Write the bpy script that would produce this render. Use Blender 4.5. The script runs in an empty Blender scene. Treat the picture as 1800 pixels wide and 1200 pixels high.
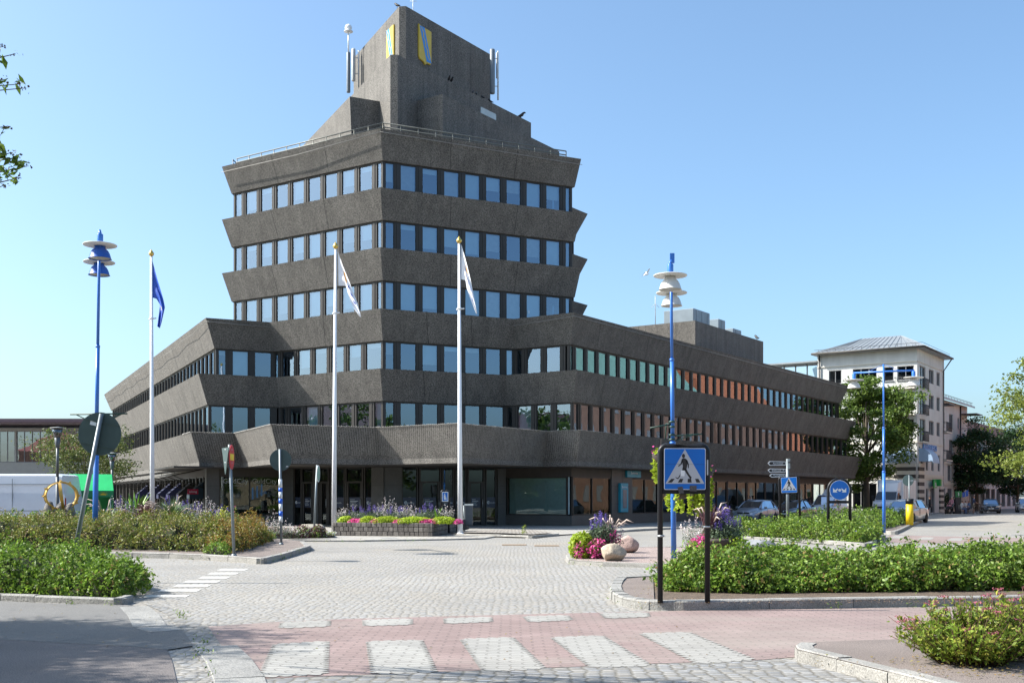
import bpy, bmesh, math, random
import numpy as np
from mathutils import Vector, Matrix
random.seed(7); rng = np.random.default_rng(11)
S = bpy.context.scene
COL = S.collection
R = math.radians
# ---------------------------------------------------------------- camera
F = 1955.0; HZ = 872.0; CH = 1.5           # focal length / horizon row in photo pixels, eye height
cam = bpy.data.cameras.new('camera'); camo = bpy.data.objects.new('camera', cam); COL.objects.link(camo)
camo.location = (0, 0, CH); camo.rotation_euler = (R(90), 0, 0)
cam.sensor_width = 36; cam.lens = 36*F/1800; cam.shift_y = (HZ-600)/1800; cam.clip_start = .1; cam.clip_end = 3000
S.camera = camo
# ---------------------------------------------------------------- sun and sky
SUN_AZ, SUN_EL = -89.0, 42.0
W = bpy.data.worlds.new('World'); S.world = W; W.use_nodes = True
nt = W.node_tree; nt.nodes.clear()
sky = nt.nodes.new('ShaderNodeTexSky'); sky.sky_type = 'NISHITA'; sky.sun_disc = False
sky.sun_elevation = R(SUN_EL); sky.sun_rotation = R(SUN_AZ); sky.altitude = 50; sky.air_density = .88; sky.dust_density = 2.7; sky.ozone_density = 4.5
bg = nt.nodes.new('ShaderNodeBackground'); bg.inputs['Strength'].default_value = .135
wo = nt.nodes.new('ShaderNodeOutputWorld')
tn = nt.nodes.new('ShaderNodeVectorMath'); tn.operation = 'MULTIPLY'; tn.inputs[1].default_value = (.98, 1.055, .99)   # summer haze: a little greener than the model sky
nt.links.new(sky.outputs[0], tn.inputs[0]); nt.links.new(tn.outputs[0], bg.inputs[0]); nt.links.new(bg.outputs[0], wo.inputs[0])
sl = bpy.data.lights.new('sun', 'SUN'); sl.energy = 4.8; sl.angle = R(.53); sl.color = (1, .955, .88)
so = bpy.data.objects.new('sun', sl); COL.objects.link(so)
sd = Vector((math.sin(R(SUN_AZ))*math.cos(R(SUN_EL)), math.cos(R(SUN_AZ))*math.cos(R(SUN_EL)), math.sin(R(SUN_EL))))
so.rotation_euler = sd.to_track_quat('Z', 'Y').to_euler(); so.location = sd*100
S.view_settings.view_transform = 'Standard'; S.view_settings.look = 'None'; S.view_settings.gamma = 1
S.view_settings.exposure = 1.05
S.render.engine = 'CYCLES'
S.cycles.max_bounces = 6; S.cycles.transparent_max_bounces = 12; S.cycles.caustics_reflective = False; S.cycles.caustics_refractive = False
# ---------------------------------------------------------------- helpers
def sstep(a, b, v):
    t = np.clip((np.asarray(v, float)-a)/(b-a), 0, 1); return t*t*(3-2*t)
def gz(x, y):                               # the square falls a little towards the building
    return float(-.2*sstep(33, 58, y))
def at(px, py, dz=0.0):                     # photo pixel -> the point of the ground under it
    y = F*CH/(py-HZ)
    for _ in range(30): y = .5*y+.5*F*(CH-gz(0, y)-dz)/(py-HZ)
    return Vector(((px-900)*y/F, y, gz(0, y)+dz))
def pt(px, py, y):                          # photo pixel at a known distance
    return Vector(((px-900)*y/F, y, CH+(HZ-py)*y/F))
def link(o, parent=None):
    COL.objects.link(o)
    if parent: o.parent = parent
    return o
def tag(o, label=None, cat=None, group=None, kind=None):
    if label: o['label'] = label
    if cat: o['category'] = cat
    if group: o['group'] = group
    if kind: o['kind'] = kind
    return o
def empty(name, loc=(0, 0, 0), rz=0, label=None, cat=None, group=None):
    o = bpy.data.objects.new(name, None); o.location = loc; o.rotation_euler = (0, 0, rz); o.empty_display_size = .2
    COL.objects.link(o); return tag(o, label, cat, group)
def kids(o): return [c for c in bpy.data.objects if c.parent == o]
def copy_tree(o, parent=None):
    c = o.copy(); COL.objects.link(c); c.parent = parent
    for ch in kids(o): copy_tree(ch, c)
    return c
# ---- materials
MATS = {}
def N(nt, t, **kw):
    n = nt.nodes.new(t)
    for k, v in kw.items():
        if k in ('operation', 'blend_type', 'data_type', 'feature', 'distance', 'interpolation', 'noise_dimensions', 'voronoi_dimensions', 'wave_type', 'bands_direction', 'mode', 'offset', 'offset_frequency', 'squash'): setattr(n, k, v)
        else: n.inputs[k].default_value = v
    return n
def mat(name, col, rough=.7, metal=0, var=.12, scale=3., bump=0., bscale=None, spec=.5, speck=0, sscale=60, detail=4, col2=None, coat=0, streak=0):
    if name in MATS: return MATS[name]
    m = bpy.data.materials.new(name); m.use_nodes = True; nt = m.node_tree; b = nt.nodes['Principled BSDF']; L = nt.links.new
    b.inputs['Roughness'].default_value = rough; b.inputs['Metallic'].default_value = metal; b.inputs['Specular IOR Level'].default_value = spec
    if coat: b.inputs['Coat Weight'].default_value = coat; b.inputs['Coat Roughness'].default_value = .05
    tc = N(nt, 'ShaderNodeTexCoord')
    geo = N(nt, 'ShaderNodeNewGeometry')
    src = geo.outputs['Position']
    no = N(nt, 'ShaderNodeTexNoise', Scale=scale, Detail=float(detail)); L(src, no.inputs['Vector'])
    rp = N(nt, 'ShaderNodeMapRange'); L(no.outputs['Fac'], rp.inputs['Value']); rp.inputs['From Min'].default_value = .25; rp.inputs['From Max'].default_value = .75
    mx = N(nt, 'ShaderNodeMix', data_type='RGBA'); L(rp.outputs[0], mx.inputs[0])
    c = Vector(col)
    c2 = Vector(col2) if col2 else c*(1+var)
    c1 = c if col2 else c*(1-var)
    mx.inputs[6].default_value = (*c1, 1); mx.inputs[7].default_value = (*c2, 1)
    out = mx.outputs[2]
    if speck:
        n2 = N(nt, 'ShaderNodeTexNoise', Scale=sscale, Detail=2.); L(src, n2.inputs['Vector'])
        r2 = N(nt, 'ShaderNodeMapRange'); L(n2.outputs['Fac'], r2.inputs['Value']); r2.inputs['From Min'].default_value = .38; r2.inputs['From Max'].default_value = .62; r2.inputs['To Min'].default_value = 1-speck; r2.inputs['To Max'].default_value = 1+speck
        m2 = N(nt, 'ShaderNodeVectorMath', operation='SCALE'); L(out, m2.inputs[0]); L(r2.outputs[0], m2.inputs['Scale']); out = m2.outputs[0]
    if streak:                               # run-off streaks: noise stretched down the wall
        mp = N(nt, 'ShaderNodeMapping'); mp.inputs['Scale'].default_value = (1.6, 1.6, .12); L(src, mp.inputs[0])
        n3 = N(nt, 'ShaderNodeTexNoise', Scale=1.5, Detail=5.); L(mp.outputs[0], n3.inputs['Vector'])
        r3 = N(nt, 'ShaderNodeMapRange'); L(n3.outputs['Fac'], r3.inputs['Value']); r3.inputs['From Min'].default_value = .35; r3.inputs['From Max'].default_value = .65; r3.inputs['To Min'].default_value = 1-streak; r3.inputs['To Max'].default_value = 1+streak*.6
        m3 = N(nt, 'ShaderNodeVectorMath', operation='SCALE'); L(out, m3.inputs[0]); L(r3.outputs[0], m3.inputs['Scale']); out = m3.outputs[0]
    L(out, b.inputs['Base Color'])
    if bump:
        n4 = N(nt, 'ShaderNodeTexNoise', Scale=bscale or scale*4, Detail=3.); L(src, n4.inputs['Vector'])
        bp = N(nt, 'ShaderNodeBump', Strength=bump, Distance=.02); L(n4.outputs['Fac'], bp.inputs['Height']); L(bp.outputs[0], b.inputs['Normal'])
    MATS[name] = m; return m
def leafmat(name, cols, trans=.35, rough=.5):
    if name in MATS: return MATS[name]
    m = bpy.data.materials.new(name); m.use_nodes = True; nt = m.node_tree; nt.nodes.clear(); L = nt.links.new
    g = N(nt, 'ShaderNodeNewGeometry'); cr = N(nt, 'ShaderNodeValToRGB'); L(g.outputs['Random Per Island'], cr.inputs[0])
    e = cr.color_ramp.elements
    while len(e) < len(cols): e.new(.5)
    for i, c in enumerate(cols): e[i].position = i/max(1, len(cols)-1); e[i].color = (*c, 1)
    no = N(nt, 'ShaderNodeTexNoise', Scale=2.2, Detail=2.); L(g.outputs['Position'], no.inputs['Vector'])
    r = N(nt, 'ShaderNodeMapRange'); L(no.outputs['Fac'], r.inputs['Value']); r.inputs['From Min'].default_value = .3; r.inputs['From Max'].default_value = .7; r.inputs['To Min'].default_value = .75; r.inputs['To Max'].default_value = 1.25
    sc = N(nt, 'ShaderNodeVectorMath', operation='SCALE'); L(cr.outputs[0], sc.inputs[0]); L(r.outputs[0], sc.inputs['Scale'])
    b = N(nt, 'ShaderNodeBsdfPrincipled'); b.inputs['Roughness'].default_value = rough; b.inputs['Specular IOR Level'].default_value = .35; L(sc.outputs[0], b.inputs['Base Color'])
    t = N(nt, 'ShaderNodeBsdfTranslucent'); L(sc.outputs[0], t.inputs['Color'])
    mx = N(nt, 'ShaderNodeMixShader'); mx.inputs[0].default_value = trans; L(b.outputs[0], mx.inputs[1]); L(t.outputs[0], mx.inputs[2])
    o = N(nt, 'ShaderNodeOutputMaterial'); L(mx.outputs[0], o.inputs[0]); MATS[name] = m; return m
def glassmat(name, tint=(.9, .95, 1), refl=.4, ior=1.5, rough=.0, dark=None, gtint=(.9, .94, 1)):
    """window pane: clear sheet that mirrors part of what it faces, more at a slant"""
    if name in MATS: return MATS[name]
    m = bpy.data.materials.new(name); m.use_nodes = True; nt = m.node_tree; nt.nodes.clear(); L = nt.links.new
    lw = N(nt, 'ShaderNodeFresnel', IOR=ior); r = N(nt, 'ShaderNodeMath', operation='MULTIPLY_ADD'); r.inputs[1].default_value = 1-refl; r.inputs[2].default_value = refl; L(lw.outputs[0], r.inputs[0])
    g = N(nt, 'ShaderNodeBsdfGlossy'); g.inputs['Roughness'].default_value = rough; g.inputs['Color'].default_value = (*gtint, 1)
    ge = N(nt, 'ShaderNodeNewGeometry')
    no = N(nt, 'ShaderNodeTexNoise', Scale=.9, Detail=1.); L(ge.outputs['Position'], no.inputs['Vector'])
    bp = N(nt, 'ShaderNodeBump', Strength=.12, Distance=.02); L(no.outputs['Fac'], bp.inputs['Height']); L(bp.outputs[0], g.inputs['Normal'])
    if dark: t = N(nt, 'ShaderNodeBsdfDiffuse'); t.inputs[0].default_value = (*dark, 1)
    else: t = N(nt, 'ShaderNodeBsdfTransparent'); t.inputs[0].default_value = (*tint, 1)
    mx = N(nt, 'ShaderNodeMixShader'); L(r.outputs[0], mx.inputs[0]); L(t.outputs[0], mx.inputs[1]); L(g.outputs[0], mx.inputs[2])
    o = N(nt, 'ShaderNodeOutputMaterial'); L(mx.outputs[0], o.inputs[0]); MATS[name] = m; return m
# ---- mesh builder
class MB:
    def __init__(s): s.v = []; s.f = []; s.mi = []; s.mats = []; s.cur = 0; s.sm = []; s.smooth = False
    def m(s, material):
        if material not in s.mats: s.mats.append(material)
        s.cur = s.mats.index(material); return s
    def add(s, vs, fs, smooth=None):
        o = len(s.v); s.v += [tuple(p) for p in vs]
        for f in fs: s.f.append([i+o for i in f]); s.mi.append(s.cur); s.sm.append(s.smooth if smooth is None else smooth)
        return s
    def box(s, c, d, rz=0, rx=0, ry=0, bev=0):
        x, y, z = d[0]/2, d[1]/2, d[2]/2; M = Matrix.Translation(c) @ Matrix.Rotation(rz, 4, 'Z') @ Matrix.Rotation(ry, 4, 'Y') @ Matrix.Rotation(rx, 4, 'X')
        if bev:
            b = min(bev, x*.99, y*.99, z*.99); vs = []
            loops = [(z-b, 0), (z, b), ]
            prof = [(-z, b), (-z+b, 0), (z-b, 0), (z, b)]
            for (zz, i) in prof:
                X, Y = x-i, y-i
                vs += [(-X+b*(i == 0), -Y, zz), (X-b*(i == 0), -Y, zz), (X, -Y+b*(i == 0), zz), (X, Y-b*(i == 0), zz), (X-b*(i == 0), Y, zz), (-X+b*(i == 0), Y, zz), (-X, Y-b*(i == 0), zz), (-X, -Y+b*(i == 0), zz)]
            fs = [list(range(7, -1, -1)), list(range(24, 32))]
            for k in range(3):
                for j in range(8): fs.append([k*8+j, k*8+(j+1) % 8, k*8+8+(j+1) % 8, k*8+8+j])
            return s.add([M @ Vector(p) for p in vs], fs)
        vs = [(-x, -y, -z), (x, -y, -z), (x, y, -z), (-x, y, -z), (-x, -y, z), (x, -y, z), (x, y, z), (-x, y, z)]
        return s.add([M @ Vector(p) for p in vs], [[3, 2, 1, 0], [4, 5, 6, 7], [0, 1, 5, 4], [1, 2, 6, 5], [2, 3, 7, 6], [3, 0, 4, 7]])
    def prism(s, poly, z0, z1):
        n = len(poly); vs = [(p[0], p[1], z0) for p in poly]+[(p[0], p[1], z1) for p in poly]
        A = sum(poly[i][0]*poly[(i+1) % n][1]-poly[(i+1) % n][0]*poly[i][1] for i in range(n))
        fs = [list(range(n))[::-1], list(range(n, 2*n))]+[[i, (i+1) % n, n+(i+1) % n, n+i] for i in range(n)]
        if A < 0: fs = [f[::-1] for f in fs]
        return s.add(vs, fs)
    def loft(s, loops, cap=True, closed=True, smooth=None):
        n = len(loops[0]); vs = [p for l in loops for p in l]; fs = []
        for k in range(len(loops)-1):
            for i in range(n if closed else n-1): fs.append([k*n+i, k*n+(i+1) % n, (k+1)*n+(i+1) % n, (k+1)*n+i])
        if cap: fs += [list(range(n))[::-1], list(range((len(loops)-1)*n, len(loops)*n))]
        return s.add(vs, fs, smooth)
    def tube(s, pts, rad, n=10, cap=True, smooth=True):
        pts = [Vector(p) for p in pts]; rad = rad if isinstance(rad, (list, tuple)) else [rad]*len(pts)
        loops = []; ref = None
        for i, p in enumerate(pts):
            d = (pts[min(i+1, len(pts)-1)]-pts[max(i-1, 0)]).normalized()
            if ref is None: ref = Vector((0, 0, 1)) if abs(d.z) < .9 else Vector((1, 0, 0))
            u = d.cross(ref).normalized(); w = d.cross(u); ref = w if False else ref
            loops.append([p+(u*math.cos(2*math.pi*j/n)+w*math.sin(2*math.pi*j/n))*rad[i] for j in range(n)])
        return s.loft(loops, cap, smooth=smooth)
    def lathe(s, prof, c=(0, 0, 0), n=24, smooth=True, M=None):
        M = M or Matrix.Identity(4); c = Vector(c)
        loops = [[c+(M @ Vector((r*math.cos(2*math.pi*j/n), r*math.sin(2*math.pi*j/n), z))) for j in range(n)] for r, z in prof]
        return s.loft(loops, True, smooth=smooth)
    def ball(s, c, r, n=12, m=8, sc=(1, 1, 1)):
        prof = [(max(1e-4, math.sin(math.pi*k/m)), -math.cos(math.pi*k/m)) for k in range(m+1)]
        M = Matrix.Diagonal((r*sc[0], r*sc[1], r*sc[2], 1)); return s.lathe(prof, c, n, True, M)
    def flat(s, poly, nrm=None): return s.add(poly, [list(range(len(poly)))])
    def build(s, name, material=None, parent=None, **kw):
        me = bpy.data.meshes.new(name); me.from_pydata(s.v, [], s.f)
        ms = s.mats or [material]
        for q in ms: me.materials.append(q or material)
        me.polygons.foreach_set('material_index', s.mi); me.polygons.foreach_set('use_smooth', s.sm); me.update()
        o = bpy.data.objects.new(name, me); link(o, parent); return tag(o, **kw)
def npmesh(name, verts, quads, materials, mi=None, parent=None, tri=False):
    k = quads.shape[1]; me = bpy.data.meshes.new(name); me.vertices.add(len(verts)); me.vertices.foreach_set('co', verts.astype(np.float32).ravel())
    me.loops.add(quads.size); me.loops.foreach_set('vertex_index', quads.astype(np.int32).ravel())
    me.polygons.add(len(quads)); me.polygons.foreach_set('loop_start', np.arange(0, quads.size, k, dtype=np.int32)); me.polygons.foreach_set('loop_total', np.full(len(quads), k, dtype=np.int32))
    for m_ in materials: me.materials.append(m_)
    if mi is not None: me.polygons.foreach_set('material_index', mi.astype(np.int32))
    me.update(); me.validate(); o = bpy.data.objects.new(name, me); return link(o, parent)
def leaves(P, size, up=.3, asp=.55, nrm=None, rs=.35, droop=0):
    """rhombus leaves at points P (n,3): returns verts (4n,3), quads (n,4)"""
    n = len(P); d = rng.normal(size=(n, 3)); d[:, 2] += up
    if nrm is not None: d += nrm
    d /= np.linalg.norm(d, axis=1)[:, None]+1e-9               # leaf normal
    a = rng.normal(size=(n, 3)); a[:, 2] -= droop; a -= (a*d).sum(1)[:, None]*d; a /= np.linalg.norm(a, axis=1)[:, None]+1e-9
    b = np.cross(d, a); s_ = (size*(1+rs*rng.uniform(-1, 1, n)))[:, None]
    fold = d*s_*.12
    V = np.stack([P-a*s_*.5, P+b*s_*asp*.5+fold, P+a*s_*.5, P-b*s_*asp*.5+fold], 1).reshape(-1, 3)
    Q = np.arange(4*n).reshape(n, 4); return V, Q
def vnoise(x, y, sc=1., seed=0):
    r = np.random.default_rng(seed); out = np.zeros_like(np.asarray(x, float)); 
    for k in range(7):
        a = r.uniform(0, 2*np.pi); f = sc*(.6+.5*k); out += np.sin(x*np.cos(a)*f+y*np.sin(a)*f+r.uniform(0, 6))/(1+.35*k)
    return out/3.
class LF:                                   # leaf collector
    def __init__(s): s.V = []; s.Q = []; s.M = []; s.n = 0; s.mats = []
    def add(s, P, size, material, **kw):
        if len(P) == 0: return s
        if material not in s.mats: s.mats.append(material)
        V, Q = leaves(np.asarray(P, float), size, **kw); s.Q.append(Q+s.n); s.n += len(V); s.V.append(V); s.M.append(np.full(len(Q), s.mats.index(material))); return s
    def build(s, name, parent=None, **kw):
        o = npmesh(name, np.concatenate(s.V), np.concatenate(s.Q), s.mats, np.concatenate(s.M), parent); return tag(o, **kw)
def text_into(mb, body, size, M, material, ext=.004, align='CENTER', bold=0):
    cu = bpy.data.curves.new('t', 'FONT'); cu.body = body; cu.size = size; cu.align_x = align; cu.align_y = 'CENTER'; cu.extrude = ext; cu.resolution_u = 2; cu.offset = bold
    o = bpy.data.objects.new('t', cu); COL.objects.link(o)
    dg = bpy.context.evaluated_depsgraph_get(); me = bpy.data.meshes.new_from_object(o.evaluated_get(dg))
    mb.m(material); mb.add([M @ v.co for v in me.vertices], [list(p.vertices) for p in me.polygons])
    bpy.data.objects.remove(o); bpy.data.curves.remove(cu); bpy.data.meshes.remove(me)
def frame(o, ux, uy, uz):                   # matrix from axes
    M = Matrix.Identity(4)
    for i, a in enumerate((ux, uy, uz)):
        for j in range(3): M[j][i] = a[j]
    for j in range(3): M[j][3] = o[j]
    return M
def D(deg): return Vector((math.sin(R(deg)), math.cos(R(deg))))     # compass direction in plan
# ================================================================ GROUND
def stonemat(name, c, size, joint, var=.18, dens=.75, warp=.0, rough=.75, jw=.012, stretch=(1, 1, 1), patch=None, rot=0):
    m = bpy.data.materials.new(name); m.use_nodes = True; nt = m.node_tree; b = nt.nodes['Principled BSDF']; L = nt.links.new
    b.inputs['Roughness'].default_value = rough; b.inputs['Specular IOR Level'].default_value = .35
    g = N(nt, 'ShaderNodeNewGeometry'); mp = N(nt, 'ShaderNodeMapping'); mp.inputs['Scale'].default_value = stretch; mp.inputs['Rotation'].default_value = (0, 0, rot); L(g.outputs['Position'], mp.inputs[0]); src = mp.outputs[0]
    if warp:
        wn = N(nt, 'ShaderNodeTexNoise', Scale=.45, Detail=1.); L(g.outputs['Position'], wn.inputs['Vector'])
        sc = N(nt, 'ShaderNodeVectorMath', operation='SCALE'); L(wn.outputs['Color'], sc.inputs[0]); sc.inputs['Scale'].default_value = warp
        ad = N(nt, 'ShaderNodeVectorMath', operation='ADD'); L(src, ad.inputs[0]); L(sc.outputs[0], ad.inputs[1]); src = ad.outputs[0]
    v = N(nt, 'ShaderNodeTexVoronoi', Scale=1/size, Randomness=1-dens, feature='DISTANCE_TO_EDGE', voronoi_dimensions='2D'); L(src, v.inputs['Vector'])
    v2 = N(nt, 'ShaderNodeTexVoronoi', Scale=1/size, Randomness=1-dens, feature='F1', voronoi_dimensions='2D'); L(src, v2.inputs['Vector'])
    jr = N(nt, 'ShaderNodeMapRange'); L(v.outputs['Distance'], jr.inputs['Value']); jr.inputs['From Min'].default_value = jw/size*.5; jr.inputs['From Max'].default_value = jw/size*1.6
    hs = N(nt, 'ShaderNodeSeparateColor'); L(v2.outputs['Color'], hs.inputs[0])
    vr = N(nt, 'ShaderNodeMapRange'); L(hs.outputs[0], vr.inputs['Value']); vr.inputs['To Min'].default_value = 1-var; vr.inputs['To Max'].default_value = 1+var
    tn = N(nt, 'ShaderNodeMix', data_type='RGBA'); L(hs.outputs[1], tn.inputs[0]); tn.inputs[6].default_value = (c[0]*1.03, c[1]*.99, c[2]*.93, 1); tn.inputs[7].default_value = (c[0]*.95, c[1]*.99, c[2]*1.06, 1)
    cs = N(nt, 'ShaderNodeVectorMath', operation='SCALE'); L(tn.outputs[2], cs.inputs[0]); L(vr.outputs[0], cs.inputs['Scale'])
    bn = N(nt, 'ShaderNodeTexNoise', Scale=.35, Detail=5.); L(g.outputs['Position'], bn.inputs['Vector'])
    br = N(nt, 'ShaderNodeMapRange'); L(bn.outputs['Fac'], br.inputs['Value']); br.inputs['From Min'].default_value = .3; br.inputs['From Max'].default_value = .7; br.inputs['To Min'].default_value = .86; br.inputs['To Max'].default_value = 1.1
    c3 = N(nt, 'ShaderNodeVectorMath', operation='SCALE'); L(cs.outputs[0], c3.inputs[0]); L(br.outputs[0], c3.inputs['Scale'])
    cur = c3.outputs[0]
    if patch:                                # sand and dirt swept over the stones
        pn = N(nt, 'ShaderNodeTexNoise', Scale=.22, Detail=6.); L(g.outputs['Position'], pn.inputs['Vector'])
        pr = N(nt, 'ShaderNodeMapRange'); L(pn.outputs['Fac'], pr.inputs['Value']); pr.inputs['From Min'].default_value = .54; pr.inputs['From Max'].default_value = .72; pr.inputs['To Max'].default_value = .75
        pm = N(nt, 'ShaderNodeMix', data_type='RGBA'); L(pr.outputs[0], pm.inputs[0]); L(cur, pm.inputs[6]); pm.inputs[7].default_value = (*patch, 1); cur = pm.outputs[2]
    jm = N(nt, 'ShaderNodeMix', data_type='RGBA'); L(jr.outputs[0], jm.inputs[0]); jm.inputs[6].default_value = (*joint, 1); L(cur, jm.inputs[7])
    L(jm.outputs[2], b.inputs['Base Color'])
    ft = N(nt, 'ShaderNodeMapRange'); L(v.outputs['Distance'], ft.inputs['Value']); ft.inputs['From Max'].default_value = .3
    fn = N(nt, 'ShaderNodeTexNoise', Scale=40., Detail=3.); L(g.outputs['Position'], fn.inputs['Vector'])
    hadd = N(nt, 'ShaderNodeMath', operation='MULTIPLY_ADD'); L(fn.outputs['Fac'], hadd.inputs[0]); hadd.inputs[1].default_value = .25; L(ft.outputs[0], hadd.inputs[2])
    hh = N(nt, 'ShaderNodeMath', operation='MULTIPLY_ADD'); L(hs.outputs[2], hh.inputs[0]); hh.inputs[1].default_value = .45; L(hadd.outputs[0], hh.inputs[2])
    bp = N(nt, 'ShaderNodeBump', Strength=.55, Distance=.012); L(hh.outputs[0], bp.inputs['Height']); L(bp.outputs[0], b.inputs['Normal'])
    MATS[name] = m; return m
def brickmat(name, c1, c2, joint, w, h, mortar=.004, rot=0, bump=.3, offset=.5):
    m = bpy.data.materials.new(name); m.use_nodes = True; nt = m.node_tree; b = nt.nodes['Principled BSDF']; L = nt.links.new
    b.inputs['Roughness'].default_value = .8
    g = N(nt, 'ShaderNodeNewGeometry'); mp = N(nt, 'ShaderNodeMapping'); mp.inputs['Rotation'].default_value = (0, 0, rot); L(g.outputs['Position'], mp.inputs[0])
    # zig-zag joint of the interlocking blocks
    br = N(nt, 'ShaderNodeTexBrick', Scale=1.); br.offset = offset; br.inputs['Color1'].default_value = (*c1, 1); br.inputs['Color2'].default_value = (*c2, 1); br.inputs['Mortar'].default_value = (*joint, 1)
    br.inputs['Mortar Size'].default_value = mortar; br.inputs['Mortar Smooth'].default_value = .2; br.inputs['Brick Width'].default_value = w; br.inputs['Row Height'].default_value = h
    sx = N(nt, 'ShaderNodeSeparateXYZ'); L(mp.outputs[0], sx.inputs[0])
    zz = N(nt, 'ShaderNodeMath', operation='PINGPONG'); L(sx.outputs[0], zz.inputs[0]); zz.inputs[1].default_value = w/4
    z2 = N(nt, 'ShaderNodeMath', operation='MULTIPLY_ADD'); L(zz.outputs[0], z2.inputs[0]); z2.inputs[1].default_value = .55; L(sx.outputs[1], z2.inputs[2])
    zx = N(nt, 'ShaderNodeMath', operation='PINGPONG'); L(sx.outputs[1], zx.inputs[0]); zx.inputs[1].default_value = h/2
    z3 = N(nt, 'ShaderNodeMath', operation='MULTIPLY_ADD'); L(zx.outputs[0], z3.inputs[0]); z3.inputs[1].default_value = .5; L(sx.outputs[0], z3.inputs[2])
    cx = N(nt, 'ShaderNodeCombineXYZ'); L(z3.outputs[0], cx.inputs[0]); L(z2.outputs[0], cx.inputs[1]); L(cx.outputs[0], br.inputs['Vector'])
    bn = N(nt, 'ShaderNodeTexNoise', Scale=.9, Detail=6.); L(g.outputs['Position'], bn.inputs['Vector'])
    rr = N(nt, 'ShaderNodeMapRange'); L(bn.outputs['Fac'], rr.inputs['Value']); rr.inputs['From Min'].default_value = .3; rr.inputs['From Max'].default_value = .7; rr.inputs['To Min'].default_value = .85; rr.inputs['To Max'].default_value = 1.12
    n2 = N(nt, 'ShaderNodeTexNoise', Scale=90., Detail=2.); L(g.outputs['Position'], n2.inputs['Vector'])
    r2 = N(nt, 'ShaderNodeMapRange'); L(n2.outputs['Fac'], r2.inputs['Value']); r2.inputs['From Min'].default_value = .3; r2.inputs['From Max'].default_value = .7; r2.inputs['To Min'].default_value = .9; r2.inputs['To Max'].default_value = 1.1
    mu = N(nt, 'ShaderNodeMath', operation='MULTIPLY'); L(rr.outputs[0], mu.inputs[0]); L(r2.outputs[0], mu.inputs[1])
    cs = N(nt, 'ShaderNodeVectorMath', operation='SCALE'); L(br.outputs['Color'], cs.inputs[0]); L(mu.outputs[0], cs.inputs['Scale'])
    gn = N(nt, 'ShaderNodeTexNoise', Scale=.55, Detail=8.); gm = N(nt, 'ShaderNodeMapping'); gm.inputs['Scale'].default_value = (.5, 1.6, 1); gm.inputs['Location'].default_value = (3.1, 7.7, 0); L(g.outputs['Position'], gm.inputs[0]); L(gm.outputs[0], gn.inputs['Vector'])
    gr = N(nt, 'ShaderNodeMapRange'); L(gn.outputs['Fac'], gr.inputs['Value']); gr.inputs['From Min'].default_value = .46; gr.inputs['From Max'].default_value = .72; gr.inputs['To Max'].default_value = .5 if c1[0]-c1[1] > .02 else .22
    gx = N(nt, 'ShaderNodeMix', data_type='RGBA'); L(gr.outputs[0], gx.inputs[0]); L(cs.outputs[0], gx.inputs[6]); gx.inputs[7].default_value = (.27, .245, .21, 1); L(gx.outputs[2], b.inputs['Base Color'])
    bp = N(nt, 'ShaderNodeBump', Strength=bump, Distance=.006); bp.invert = True; L(br.outputs['Fac'], bp.inputs['Height']); L(bp.outputs[0], b.inputs['Normal'])
    MATS[name] = m; return m
M_cob = stonemat('cobbles', (.300, .289, .270), .105, (.19, .178, .155), var=.13, dens=.34, warp=.25, patch=(.36, .315, .25), stretch=(1, 1.25, 1))
M_sett = stonemat('large_setts', (.25, .245, .235), .112, (.15, .14, .12), var=.2, dens=.6, warp=.25, jw=.012, stretch=(.85, 1.15, 1))
M_slabs = stonemat('pavement_setts', (.35, .335, .305), .22, (.25, .23, .2), var=.1, dens=.85, warp=.15)
M_pink = brickmat('pink_paving', (.225, .163, .150), (.258, .19, .176), (.10, .08, .07), .225, .115, .006)
M_white = brickmat('white_paving', (.275, .268, .248), (.32, .312, .288), (.12, .11, .10), .225, .115, .006)
M_asph = mat('asphalt', (.145, .142, .136), .85, var=.12, scale=.8, speck=.28, sscale=110, bump=.4, bscale=150)
M_asph2 = mat('old_asphalt', (.14, .125, .12), .85, var=.15, scale=.7, speck=.4, sscale=90, bump=.5, bscale=120)
M_redasph = mat('island_asphalt', (.17, .14, .125), .9, var=.15, scale=1.2, speck=.3, sscale=80, bump=.4, bscale=90)
M_gran = mat('granite', (.26, .25, .23), .75, var=.22, scale=2.5, speck=.25, sscale=70, bump=.5, bscale=30)
M_grand = mat('granite_dark', (.24, .235, .22), .8, var=.25, scale=2.5, speck=.25, sscale=70, bump=.6, bscale=25)
M_soil = mat('soil', (.10, .073, .052), .95, var=.35, scale=8, speck=.4, sscale=60, bump=.9, bscale=40)
M_paint = mat('road_paint', (.50, .49, .46), .7, var=.12, scale=6)
M_far = mat('far_ground', (.20, .19, .17), .9, var=.2, scale=.2)
def sheet(name, poly, dz, material, step=1.5, **kw):
    """polygon of ground points laid over the falling ground, subdivided so that it follows it"""
    bm = bmesh.new(); vs = [bm.verts.new((p[0], p[1], 0)) for p in poly]; bm.faces.new(vs)
    ys = [p[1] for p in poly]
    y = 30.
    while y < 66:
        if min(ys) < y < max(ys):
            bmesh.ops.bisect_plane(bm, geom=bm.verts[:]+bm.edges[:]+bm.faces[:], plane_co=(0, y, 0), plane_no=(0, 1, 0))
        y += 2
    for v in bm.verts: v.co.z = gz(v.co.x, v.co.y)+dz
    bmesh.ops.recalc_face_normals(bm, faces=bm.faces[:])
    me = bpy.data.meshes.new(name); bm.to_mesh(me); bm.free(); me.materials.append(material)
    if me.polygons and me.polygons[0].normal.z < 0: me.flip_normals()
    o = bpy.data.objects.new(name, me); link(o); kw.setdefault('kind', 'structure'); return tag(o, **kw)
def px(l): return [at(*p) for p in l]
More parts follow.
